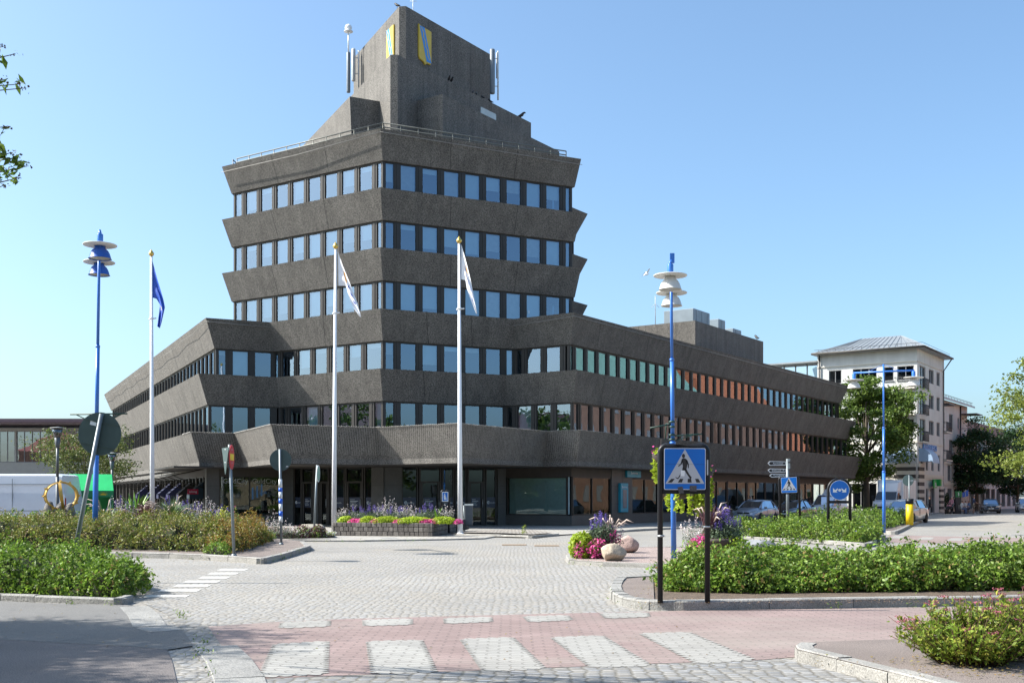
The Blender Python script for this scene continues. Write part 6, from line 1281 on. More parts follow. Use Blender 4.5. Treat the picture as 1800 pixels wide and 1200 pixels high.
for i, (x_, z_) in enumerate(((40, 66), (95, 67))): p = pt(x_, 900, z_); tree('bush', (p.x, z_, -.2), 3, 1.4, (1.6, 1.2, 1.1), 2200, .14, T_maple, 'green bush behind the white van, %s' % ('at the left edge' if i == 0 else 'under the rowan tree'), seed=20+i, clumps=24, tr=.06, cat='shrub', group='bushes behind the white van')
# near tree at the left: only branch tips enter the picture, the rest shades the path
g = empty('near_tree', (-12.3, 9.6, 0), label='leafy branches of a near tree with berries reaching in at the upper left', cat='tree')
lf = LF(); lfb = MB().m(M_bark); r_ = random.Random(3); gg = np.random.default_rng(3)
lfb.tube([(0, 0, 0), (.1, 0, 2.2), (-.1, .1, 4.6), (0, 0, 7)], [.16, .13, .1, .04], 10)
tips = [((27, 95), 10), ((6, 82), 8), ((46, 155), 8), ((34, 148), 8), ((8, 140), 7), ((14, 222), 9), ((48, 292), 16), ((34, 276), 16), ((36, 312), 14), ((20, 268), 14), ((8, 300), 16), ((10, 325), 10), ((-30, 60), 40), ((-40, 180), 50), ((-60, 280), 60), ((-90, 120), 60)]
lfv = []
for (x_, y_), k in tips:
    q = pt(x_, y_, 9.0+r_.uniform(-.25, .25))-Vector(g.location); s0 = Vector((q.x-r_.uniform(1.2, 2.4), r_.uniform(-.3, .3), q.z-r_.uniform(.05, .4))); m_ = s0.lerp(q, .6)+Vector((0, 0, .06)); lfb.tube([s0, m_, q], [.018, .009, .003], 5)
    for j in range(max(3, k//3)):            # side twigs, each with leaves set along it
        t = r_.uniform(.55 if x_ > 0 else 0, 1); p0 = m_.lerp(q, t); d_ = Vector((r_.uniform(-.2, 1), r_.gauss(0, .6), r_.gauss(.1, .6))).normalized()*r_.uniform(.05, .15); p1 = p0+d_-Vector((.06, 0, 0)); lfb.tube([p0, p1], [.003, .0015], 4)
        for i in range(5): lfv.append(p0.lerp(p1, .2+.2*i)+Vector((r_.gauss(0, .014), r_.gauss(0, .014), r_.gauss(0, .014))))
    if x_ > 0: lf.add(np.array(q)[None]+gg.normal(size=(9, 3))*np.array([.018, .018, .016]), .02, leafmat('berry', [(.05, .05, .03), (.08, .05, .04)], .1), asp=1.)
lf.add(np.array(lfv), .082, T_near, asp=.42)
d = gg.normal(size=(40, 3)); d /= np.linalg.norm(d, axis=1)[:, None]; C = d*gg.uniform(.3, 1, (40, 1))*np.array([2.9, 3.4, 2.4])+np.array([.1, .5, 5.2]); C = C[C[:, 0] < 2.9]; i = gg.integers(0, len(C), 60000)
Pn = C[i]+gg.normal(size=(60000, 3))*.38
Wx = Pn[:, 0]+g.location.x; Wy = Pn[:, 1]+g.location.y; Pn = Pn[Wx < -.4603*Wy-.12]
lf.add(Pn, .12, T_near, asp=.5); lf.build('crown', g); lfb.build('trunk', parent=g)
# second shade tree standing left of the camera, outside the picture
tree('shade_tree', (-13.8, 6.8, 0), 9, 5.6, (3.1, 3.1, 2.6), 16000, .12, T_near, 'tree just outside the left edge whose shade falls on the path', seed=33, clumps=60, tr=.17)
# ================================================================ BUILDINGS
M_cream = mat('cream_render', (.55, .55, .535), .85, var=.09, scale=.6, bump=.2, bscale=20, streak=.06); M_creamT = mat('cream_trim', (.56, .53, .47), .8, var=.05); M_dkstr = mat('dark_stone_band', (.06, .055, .05), .8, var=.2, scale=3)
M_zinc = mat('zinc_roof', (.28, .30, .31), .45, metal=.35, var=.12, scale=.8); M_winf = mat('window_frame_grey', (.22, .22, .23), .5); M_gl = glassmat('house_glass', (.5, .6, .65), .38); M_pipe = mat('downpipe', (.035, .03, .03), .5); M_pd = mat('house_dark_room', (.03, .033, .036), .9)
def house(name, a, u, nn, L, dep, z0, H, wmat, label, wins_, cat='building', skip=()):
    """block with front face a..a+u*L (outside = nn) ; wins_: list of (x, z, w, h) on the front"""
    root = empty(name, (a.x, a.y, z0), label=label, cat=cat); b = a+u*L; T0 = Matrix.Translation(-Vector(root.location)); pr = lambda mb, nm, par=root, **k: (lambda o: (o.data.transform(T0), setattr(o, 'parent', par), o)[2])(mb.build(nm, **k))
    # front wall with real openings: horizontal strips between openings
    mb = MB().m(wmat); rz = math.atan2(u.y, u.x)
    zs = sorted({z0-.3, H} | {w[1] for w in wins_} | {w[1]+w[3] for w in wins_})
    for z_a, z_b in zip(zs[:-1], zs[1:]):
        cut = sorted((w[0], w[0]+w[2]) for w in wins_ if w[1] <= z_a+1e-6 and w[1]+w[3] >= z_b-1e-6); x = 0
        for c0_, c1_ in cut+[(L, L)]:
            if c0_-x > .01: c = a+u*(x+c0_)/2-nn*.15; mb.box((c.x, c.y, (z_a+z_b)/2), (c0_-x, .3, z_b-z_a), rz)
            x = max(x, c1_)
    back = [a-nn*.31, b-nn*.31, b-nn*dep, a-nn*dep]; 
    for i in [j for j in (1, 2, 3) if j not in skip]: p, q = back[i], back[(i+1) % 4]; c = (p+q)/2; mb.box((c.x, c.y, (z0-.3+H)/2), ((q-p).length, .3, H-z0+.3), math.atan2((q-p).y, (q-p).x))
    pr(mb, 'wall'); mb = MB().m(M_pd); c = a+u*L/2-nn*(dep/2+.5); mb.box((c.x, c.y, (z0+H)/2), (L-.7, dep-1.6, H-z0-.1), rz); pr(mb, 'inner_rooms')
    for (x, z, w, h) in wins_:
        f = MB().m(M_winf); c = a+u*(x+w/2)-nn*.12
        for sx in (-1, 1): q = c+u*sx*(w/2-.035); f.box((q.x, q.y, z+h/2), (.07, .1, h), rz)
        for zz in (z+.035, z+h-.035): f.box((c.x, c.y, zz), (w-.14, .1, .07), rz)
        for k in range(1, max(1, round(w/.75))): q = c+u*(-w/2+w*k/max(1, round(w/.75))); f.box((q.x, q.y, z+h/2), (.06, .09, h-.14), rz)
        q = c+nn*.16; 
        if h < 2.4: f.m(M_zinc).box((q.x, q.y, z-.03), (w+.1, .14, .04), rz)
        fo = pr(f, 'window'); g_ = MB().m(M_gl); p, q = c-u*(w/2-.07)-nn*.03, c+u*(w/2-.07)-nn*.03; g_.add([(*p, z+.07), (*q, z+.07), (*q, z+h-.07), (*p, z+h-.07)], [[0, 1, 2, 3]]); pr(g_, 'pane', fo)
    return root, pr
KC = Vector((39.7, 109.)); g0 = -.2
uL = -dB; # travel along the left facade towards the corner
# left facade of the cream corner house (front face walked left -> corner) and right facade
wl = []
for z in (12.95,): wl += [(1.15, z, 1.3, 1.4), (3.6, z, 2.4, 1.4), (6.7, z, .95, 1.4), (8.0, z, 1.6, 1.4)]
for z in (10.35, 7.7): wl += [(1.15, z, 1.3, 1.4), (3.8, z, 2.0, 1.4), (6.7, z, .95, 1.4), (8.0, z, 1.6, 1.4)]
wl += [(.6, .2, 2.4, 2.6), (3.6, .2, 2.4, 2.6), (6.4, .2, 1.6, 2.6)]
a_ = KC-uL*9.9
hc, pr = house('corner_house', a_, uL, Vector((uL.y, -uL.x)), 9.9, 11, g0, 16.1, M_cream, 'cream five storey corner house with hipped metal roof behind the maple tree', wl, cat='apartment building', skip=(1,))
# right facade as part of the same house
u2 = D(34); n2 = Vector((u2.y, -u2.x)); rz2 = math.atan2(u2.y, u2.x); L2 = 10.6
mb = MB().m(M_cream); c = KC+u2*L2/2-n2*.2; 
wr = []
for z, h in ((13.0, 1.42), (10.4, 1.42), (7.75, 1.45)): wr += [(.9, z-.75, 2.3, h+.75), (4.6, z, 2.0, h), (7.8, z, 1.4, h)]
wr += [(1.4, 4.1, .8, 1.3), (3.4, 4.1, .8, 1.3), (5.6, 4.1, 1.0, 1.7), (8.3, 4.1, 1.0, 1.7), (3.4, g0+.1, 1.0, 2.4), (5.2, g0, 1.8, 2.6)]
zs = sorted({g0-.3, 16.1} | {w[1] for w in wr} | {w[1]+w[3] for w in wr})
for z_a, z_b in zip(zs[:-1], zs[1:]):
    cut = sorted((w[0], w[0]+w[2]) for w in wr if w[1] <= z_a+1e-6 and w[1]+w[3] >= z_b-1e-6); x = .01
    for c0_, c1_ in cut+[(L2, L2)]:
        if c0_-x > .01: c = KC+u2*(x+c0_)/2-n2*.13; mb.box((c.x, c.y, (z_a+z_b)/2), (c0_-x, .3, z_b-z_a), rz2)
        x = max(x, c1_)
pr(mb, 'wall')
for (x, z, w, h) in wr:
    f = MB().m(M_winf); c = KC+u2*(x+w/2)-n2*.12
    for sx in (-1, 1): q = c+u2*sx*(w/2-.035); f.box((q.x, q.y, z+h/2), (.07, .1, h), rz2)
    for zz in (z+.035, z+h-.035): f.box((c.x, c.y, zz), (w-.14, .1, .07), rz2)
    if w > 1.2: f.box((c.x, c.y, z+h/2), (.07, .09, h-.14), rz2)
    fo = pr(f, 'window'); g_ = MB().m(M_gl); p, q = c-u2*(w/2-.07)-n2*.03, c+u2*(w/2-.07)-n2*.03; g_.add([(*p, z+.07), (*q, z+.07), (*q, z+h-.07), (*p, z+h-.07)], [[0, 1, 2, 3]]); pr(g_, 'pane', fo)
# hipped roof with standing seams
nL = Vector((uL.y, -uL.x)); e0 = a_+nL*.9-uL*.4; e1 = KC+nL*.9+n2*.9; e1 = isect(a_+nL*.9, uL, KC+n2*.9, u2); e2 = e1+u2*(L2+.9+.6); e3 = isect(e2, uL, e0, u2); zr = 16.15
r0 = e0+(e3-e0)*.5+uL*3.6; r1 = e1+(e2-e1)*.5-uL*3.8; zr2 = 18.1
mb = MB().m(M_zinc); mb.add([(*e0, zr), (*e1, zr), (*e2, zr), (*e3, zr), (*r0, zr2), (*r1, zr2), (*e0, zr-.18), (*e1, zr-.18), (*e2, zr-.18), (*e3, zr-.18)], [[0, 1, 5, 4], [1, 2, 5], [2, 3, 4, 5], [3, 0, 4], [0, 6, 7, 1], [1, 7, 8, 2], [6, 9, 8, 7]])
for k in range(1, 20):
    t = k/20; p = e0.lerp(e1, t); q = r0.lerp(r1, min(1, max(0, (t-.25)/.5))); zq = zr2
    mb.tube([(*p, zr+.02), (*(p.lerp(q, .93)), zr+(zr2-zr)*.93+.02)], .035, 4, smooth=False)
for k in range(1, 8):
    t = k/8; p = e1.lerp(e2, t); q = r1; mb.tube([(*p, zr+.02), (*(p.lerp(q, .9)), zr+(zr2-zr)*.9+.02)], .035, 4, smooth=False)
mb.m(M_pipe)
for k in range(12): p = e0.lerp(e1, (k+.5)/12); p = p+(r0-p)*.06; mb.tube([(*p, zr+.05), (*p, zr+.35)], .02, 4)
mb.tube([(*(e0+(r0-e0)*.06), zr+.33), (*(e1+(r1-e1)*.06), zr+.33), (*(e2+(r1-e2)*.06), zr+.33)], .02, 4)
mb.m(M_brz2).tube([(*e0, zr-.1), (*e1, zr-.1), (*e2, zr-.1)], .1, 6)
pr(mb, 'roof')
mb = MB().m(M_creamT)
for z, h_ in ((14.75, .12), (3.55, .3), (3.25, .12), (6.85, .2)):
    for (p, v, l, m_) in ((a_, uL, 9.9, nL), (KC, u2, L2, n2)): c = p+v*l/2+m_*.04; pr(MB().m(M_creamT).box((c.x, c.y, z), (l+.1, .1, h_), math.atan2(v.y, v.x)), 'cornice')
mb = MB()
for k in range(13):                            # striped corner pier
    z = g0+.15+k*.37
    for (v, m_, s_) in ((uL, nL, -1), (u2, n2, 1)): c = KC+v*s_*1.15+m_*.09; mb.m(M_dkstr if k % 2 else M_creamT).box((c.x, c.y, z+.185), (2.1, .16, .365), math.atan2(v.y, v.x))
pr(mb, 'striped_pier'); mb = MB()
for k in range(9): c = KC+u2*(L2-1.0)+n2*.09; mb.m(M_dkstr if k % 2 else M_creamT).box((c.x, c.y, g0+.2+k*.3), (1.5, .16, .29), rz2)
pr(mb, 'striped_pier')
mb = MB().m(M_pipe); p = KC+u2*(L2-.2)+n2*.14; mb.tube([(*(e2-u2*.6), zr-.2), (*p, zr-1.4), (*p, g0)], .07, 6); p = a_+uL*.2+nL*.14; mb.tube([(*p, zr-.1), (*p, 5)], .07, 6); pr(mb, 'downpipe')
M_ironw = mat('balcony_iron', (.04, .04, .042), .6)
def balcony(pr, c, u, nn, w, z, d=.9, slab=True):
    mb = MB().m(M_ironw); rz = math.atan2(u.y, u.x); 
    for k in range(int(w/.14)+1):
        q = c+u*(-w/2+k*.14)+nn*d; mb.tube([(*q, z), (*q, z+1)], .014, 4)
    for zz in (z+.02, z+1): mb.tube([(*(c-u*w/2), zz), (*(c-u*w/2+nn*d), zz), (*(c+u*w/2+nn*d), zz), (*(c+u*w/2), zz)], .025, 4)
    if slab: mb.m(M_creamT).box((*(c+nn*d/2), z-.08), (w+.1, d+.1, .14), rz)
    pr(mb, 'balcony')
for z in (12.2, 9.6, 6.95): balcony(pr, KC+u2*2.05, u2, n2, 2.6, z, .35, z < 8)
for z in (12.2, 9.6): balcony(pr, a_+uL*8.8, uL, nL, 1.9, z, .6)
# awning over the corner shop, lettering and green sign
mb = MB().m(mat('pale_blue_awning', (.30, .42, .58), .6, var=.08, scale=3)); 
for (p, v, m_, l) in ((KC+u2*.6, u2, n2, 2.6), (KC-uL*3.2, uL, nL, 2.6)):
    n_ = 7; pr2 = [(1.35*math.sin(R(90*k/n_)), 1.3*math.cos(R(90*k/n_))) for k in range(n_+1)]
    loops = [[(*(p+v*x+m_*q_), 4.95+z_) for q_, z_ in pr2]+[(*(p+v*x+m_*.02), 4.95)] for x in (0, l)]; mb.loft(loops)
    c = p+v*l/2+m_*1.35; mb.box((c.x, c.y, 4.87), (l, .03, .2), math.atan2(v.y, v.x))
o = pr(mb, 'awning')
mb = MB(); c = KC+u2*4.6+n2*.12; M = frame((c.x, c.y, 6.4), (u2.x, u2.y, 0), (0, 0, 1), (n2.x, n2.y, 0)); text_into(mb, 'MANDELBERGS', .8, M, mat('blue_sign_letters', (.10, .28, .6), .4), .06, bold=.02); pr(mb, 'shop_lettering')
mb = MB().m(mat('green_sign', (.01, .30, .06), .4)); c = KC+u2*5.1+n2*.5; mb.box((c.x, c.y, 2.75), (1.3, .12, .8), rz2, bev=.02).box((*(KC+u2*6.0+n2*.5), 2.9), (.5, .8, .7), rz2, bev=.02); M = frame((*(c+n2*.07), 2.75), (u2.x, u2.y, 0), (0, 0, 1), (n2.x, n2.y, 0)); text_into(mb, 'a', .9, M, M_wh, .01, bold=.02); pr(mb, 'shop_sign')
mb = MB(); c = KC+u2*7.6+n2*.1; M = frame((c.x, c.y, 2.78), (u2.x, u2.y, 0), (0, 0, 1), (n2.x, n2.y, 0)); text_into(mb, 'KIOSK', .6, M, M_ironw, .04); pr(mb, 'shop_lettering')
# round clock gable / rooftop glass box on the lower part left of the corner house
p = a_+(-uL)*6.5; wl2 = [(x, z, 1.6, 1.7) for z in (9.6, 7, 4) for x in (.8, 3.6)]
h2, pr2_ = house('side_house', a_-uL*7.2-nL*1.2, uL, nL, 7.1, 9, g0, 13.1, M_cream, 'lower cream house part with glass roof lantern left of the corner house', wl2, cat='apartment building')
mb = MB().m(M_zinc); q0h = a_-uL*6.6-nL*1.4; 
for k in range(6): c = q0h+uL*(k*1.25); mb.box((c.x, c.y, 14.3), (.12, .1, 2.1), math.atan2(uL.y, uL.x))
c = q0h+uL*3.1; mb.box((c.x, c.y, 15.4), (6.8, 3.0, .15), math.atan2(uL.y, uL.x)); pr2_(mb, 'roof')
mb = MB().m(M_gl); mb.add([(*q0h, 13.2), (*(q0h+uL*6.2), 13.2), (*(q0h+uL*6.2), 15.3), (*q0h, 15.3)], [[0, 1, 2, 3]]); pr2_(mb, 'glass_lantern')
mb = MB().m(M_winf); c = q0h+uL*4.6+nL*.5; Mx = frame((c.x, c.y, 13.2), (uL.x, uL.y, 0), (0, 0, 1), (nL.x, nL.y, 0)); mb.m(M_creamT).lathe([(1.0, -.2), (1.0, .2), (.78, .2), (.78, .02), (.01, .02)], n=28, M=Mx); pr2_(mb, 'round_gable')
# balcony house further down the street
a3 = KC+u2*(L2+.05)-n2*1.2; wl3 = []
for z in (9.2, 6.3): wl3 += [(.4, z-.6, 1.6, 2.3), (4.2, z, 1.8, 1.6), (8.2, z, 1.8, 1.6), (12.4, z+.2, .8, 1.2)]
wl3 += [(3.8, 3.3, 1.5, 1.7), (7.5, 3.3, 1.5, 1.7), (11, 3.3, 1.5, 1.7)]
wl3 += [(x, g0+.3, 2.2, 2.3) for x in (1., 4.2, 7.4, 10.6)]
h3, pr3 = house('balcony_house', a3, u2, n2, 17.5, 10, g0, 12.2, M_cream, 'cream four storey house with dark balconies beyond the corner house', wl3, cat='apartment building')
mb = MB().m(M_zinc); e0, e1 = a3+n2*.8, a3+u2*17.9+n2*.8; r0, r1 = a3-n2*4, a3+u2*17.9-n2*4; mb.add([(*e0, 12.2), (*e1, 12.2), (*r1, 14.2), (*r0, 14.2), (*e0, 12.0), (*e1, 12.0)], [[0, 1, 2, 3], [0, 4, 5, 1]]); mb.m(M_pipe)
for k in range(24): p = e0.lerp(e1, (k+.5)/24)-n2*.3; mb.tube([(*p, 12.3), (*p, 12.65)], .025, 4)
mb.tube([(*(e0-n2*.3), 12.62), (*(e1-n2*.3), 12.62)], .03, 4); pr3(mb, 'roof')
for z in (8.4, 5.4): balcony(pr3, a3+u2*1.5, u2, n2, 2.6, z, 1.5)
mb = MB().m(M_pipe)
for x in (.1, 13.5): p = a3+u2*x+n2*.1; mb.tube([(*p, 12), (*p, g0)], .08, 6)
mb.m(M_creamT); c = a3+u2*8.7+n2*.05; mb.box((c.x, c.y, 5.2), (17.5, .12, .2), rz2).box((c.x, c.y, 2.9), (17.5, .14, .3), rz2); c = a3+u2*1.6+n2*.9; mb.m(M_pipe).box((c.x, c.y, 11.3), (3.0, 1.8, .1), rz2); c = a3+u2*15.5+n2*.9; mb.box((c.x, c.y, 11.1), (3.4, 1.8, .1), rz2); pr3(mb, 'downpipe')
balcony(pr3, a3+u2*15.2, u2, n2, 3.2, 8.4, 1.3)
M_brick = mat('red_brick_wall', (.24, .13, .09), .85, var=.15, scale=2, speck=.15, sscale=20); M_tile = mat('orange_tiles', (.42, .13, .055), .8, var=.12, scale=3, speck=.2, sscale=8)
a4_ = a3+u2*17.6; wl4 = [(x, 3.3, 1.6, 1.6) for x in (1, 4, 7, 10, 13, 17, 21, 25, 29)]+[(x, g0+.3, 2.6, 2.4) for x in (1, 4.2, 7.4, 10.6, 14, 17.5, 21, 25, 29)]+[(x, 6.2, 1.4, 1.5) for x in (2, 6, 10, 14, 18, 22, 27)]
h4, pr4 = house('long_house', a4_, u2, n2, 34, 10, g0, 8.6, M_cream, 'low pale shop house at the far end of the right street', wl4, cat='building')
mb = MB().m(M_brick); q = [a4_+n2*.3, a4_+u2*34+n2*.3, a4_+u2*34-n2*5, a4_-n2*5]; mb.add([(*q[0], 8.6), (*q[1], 8.6), (*(q[1]-n2*2.2), 11.2), (*(q[0]-n2*2.2), 11.2), (*q[2], 11.6), (*q[3], 11.6)], [[0, 1, 2, 3], [3, 2, 4, 5], [0, 3, 5]]); mb.m(M_zinc).tube([(*q[0], 8.75), (*q[1], 8.75)], .12, 5); pr4(mb, 'roof')
# low building with ribbon windows at the far left
aW = Vector((-66., 117.)); uW = Vector((1, 0.02)).normalized(); nW = Vector((uW.y, -uW.x)); k_ = 117/F
zw0, zw1 = 1.5+(872-812)*k_, 1.5+(872-757)*k_
wlW = [(1+i*2.12*2, zw0, 4.1, zw1-zw0) for i in range(9)]
M_panel = mat('pale_panel_wall', (.34, .34, .33), .7, var=.06)
hW, prW = house('low_link_building', aW, uW, nW, 38, 10, g0, 8.7, M_panel, 'low pale building with a ribbon of large windows behind the rowan tree', wlW, cat='building')
mb = MB().m(mat('purple_metal_roof', (.13, .085, .10), .4, metal=.3)); c = aW+uW*19+nW*.1; mb.box((c.x, c.y-4.6, 9.0), (38.6, 1.0, .25)).box((c.x, c.y+.2, 9.15), (38.6, 11, .35)); prW(mb, 'roof')
mb = MB().m(M_dark); c = aW+uW*19+nW*.3; mb.box((c.x, c.y, 1.6), (38, .1, 2.6)); prW(mb, 'passage_shade_sheet')  # flat dark sheet before the wall, painted in as the shade of a passage
mb = MB().m(mat('tan_louvre', (.35, .22, .15), .7)); 
for i in range(7): q = aW+uW*(27.2+i*.45)+nW*.2; mb.box((q.x, q.y, 9.8), (.25, .1, 1.5), 0, ry=.25)
prW(mb, 'louvre')
# street fronts outside the picture that the office windows mirror
def mirrored(name, a, b, zs_, wallm, roofm, zr_, label, dep=10):
    u = (b-a).normalized(); nn = Vector((u.y, -u.x)); L = (b-a).length; rz = math.atan2(u.y, u.x); root = empty(name, (*a, 0), label=label, cat='building'); T0 = Matrix.Translation(-Vector(root.location)); c = (a+b)/2-nn*dep/2
    mb = MB().m(wallm).box((c.x, c.y, zs_/2-.2), (L, dep, zs_+.4), rz); o = mb.build('wall'); o.data.transform(T0); o.parent = root
    q = [a+nn*.4, b+nn*.4, b-nn*(dep+.4), a-nn*(dep+.4)]; r0, r1 = a.lerp(b, .08)-nn*dep/2, a.lerp(b, .92)-nn*dep/2; mb = MB().m(roofm).add([(*q[0], zs_), (*q[1], zs_), (*q[2], zs_), (*q[3], zs_), (*r0, zr_), (*r1, zr_)], [[0, 1, 5, 4], [1, 2, 5], [2, 3, 4, 5], [3, 0, 4]]); o = mb.build('roof'); o.data.transform(T0); o.parent = root
    x = 1.2
    mb = MB().m(M_winf); 
    while x < L-2:
        for z in np.arange(1.0, zs_-1.6, 3.1): c = a+u*(x+.6)+nn*.02; mb.box((c.x, c.y, z+.8), (1.1, .06, 1.6), rz)
        x += 2.6
    o = mb.build('window', kind='stuff'); o.data.transform(T0); o.parent = root
M_grroof = mat('verdigris_roof', (.20, .34, .27), .6, var=.15, scale=2); M_sand = mat('sand_render', (.42, .34, .24), .85, var=.06); M_redroof = mat('red_metal_roof', (.22, .07, .06), .5, var=.15, scale=2)
R0 = Vector((29.5, 56.)); 
mirrored('brick_corner_house', R0+D(34)*66, R0+D(34)*28, 13.2, M_brick, M_grroof, 19.5, 'red brick house with green copper roof across the right street, outside the picture')
mirrored('brick_town_house', R0+D(34)*92, R0+D(34)*67, 12.5, M_brick, M_tile, 20, 'brick house with orange tiled roof across the right street, outside the picture')
mirrored('brick_town_house', R0+D(34)*138, R0+D(34)*93, 7.2, M_brick, M_tile, 13.0, 'lower long brick house with orange roof further down the right street, outside the picture')
mirrored('sand_town_house', R0+D(34)*27, R0, 9.5, M_sand, M_redroof, 14, 'sand coloured house at the near end of the right street, outside the picture')
mirrored('sand_town_house', Vector((26, -34)), Vector((-2, -34)), 12, M_sand, M_redroof, 18, 'sand coloured house with red roof behind the camera')
mirrored('brick_town_house', Vector((-22, -30)), Vector((-52, -12)), 11, M_sand, M_redroof, 16, 'brick house with red roof behind the camera to the left')
mirrored('sand_town_house', Vector((58, -14)), Vector((30, -33)), 7, M_sand, M_redroof, 10, 'sand coloured house with tiled roof behind the camera to the right')
mirrored('brick_town_house', Vector((-66, 2)), Vector((-64, 62)), 8.5, M_brick, M_redroof, 12, 'long brick house far left of the square, outside the picture')
for i, (x, y) in enumerate(((-10, -16), (1, -20), (12, -15), (22, -12), (-19, -12), (32, -4), (41, 2), (48, 9), (-44, 18), (-47, 30), (-46, 42), (-38, 8), (29, 24), (-50, 52), (37, 12), (50, -7), (57, -3), (43, -13), (-49, 12), (-52, 36))): tree('park_tree', (x, y, 0), 10, 6.2, (4, 4, 4.2), 3500, .36, T_maple, 'park tree outside the picture', seed=60+i, clumps=40, tr=.2, group='park trees behind the camera')
# ================================================================ VEHICLES
M_tyre = mat('tyre', (.018, .018, .019), .85); M_rim = mat('alloy_rim', (.38, .39, .40), .35, metal=.7); M_cg = glassmat('car_glass', (.16, .19, .2), .05, dark=(.012, .015, .018), gtint=(.42, .5, .6)); M_trim = mat('black_trim', (.015, .015, .016), .5)
M_hl = mat('headlight_glass', (.45, .48, .5), .12, metal=.3); M_tl = mat('tail_light_red', (.35, .01, .01), .3); M_plate = mat('number_plate', (.6, .6, .58), .5); M_chr = mat('chrome', (.6, .6, .62), .15, metal=1)
def ring_pts(w, z0, zm, zt, tw, hood):
    """half section from the sill up over the shoulder, mirrored: closed loop"""
    h = [(w*.90, z0), (w*.985, z0+.10), (w, zm), (w*.975, zm+(zt-zm)*.55), (w*.90, zt-.02), (tw, zt+hood), (tw*.5, zt+hood*1.6)]
    return h+[(-y, z) for y, z in h[::-1]]
def wheel(parent, c, r, w=.2, side=1):
    o = MB().m(M_tyre).lathe([(r*.62, -w/2), (r*.93, -w/2), (r, -w*.35), (r, w*.35), (r*.93, w/2), (r*.62, w/2)], n=24, M=Matrix.Rotation(R(-90*side), 4, 'X')).build('wheel', parent=parent); o.location = c
    mb = MB().m(M_rim); Mr = Matrix.Rotation(R(-90*side), 4, 'X'); mb.lathe([(r*.64, w*.1), (r*.64, w*.47), (r*.58, w*.5), (r*.55, w*.3)], n=20, M=Mr)
    for k in range(5): a = 2*math.pi*k/5; mb.add([Mr @ Vector(p) for p in [(math.cos(a+s_)*q, math.sin(a+s_)*q, w*z_) for s_, q, z_ in ((-.7, .05, .44), (.7, .05, .44), (.17, r*.6, .4), (-.17, r*.6, .4))]], [[0, 1, 2, 3]])
    mb.m(M_trim).lathe([(.001, w*.1), (r*.6, w*.1)], n=18, M=Mr); rm_ = mb.build('rim'); rm_.parent = o; return o
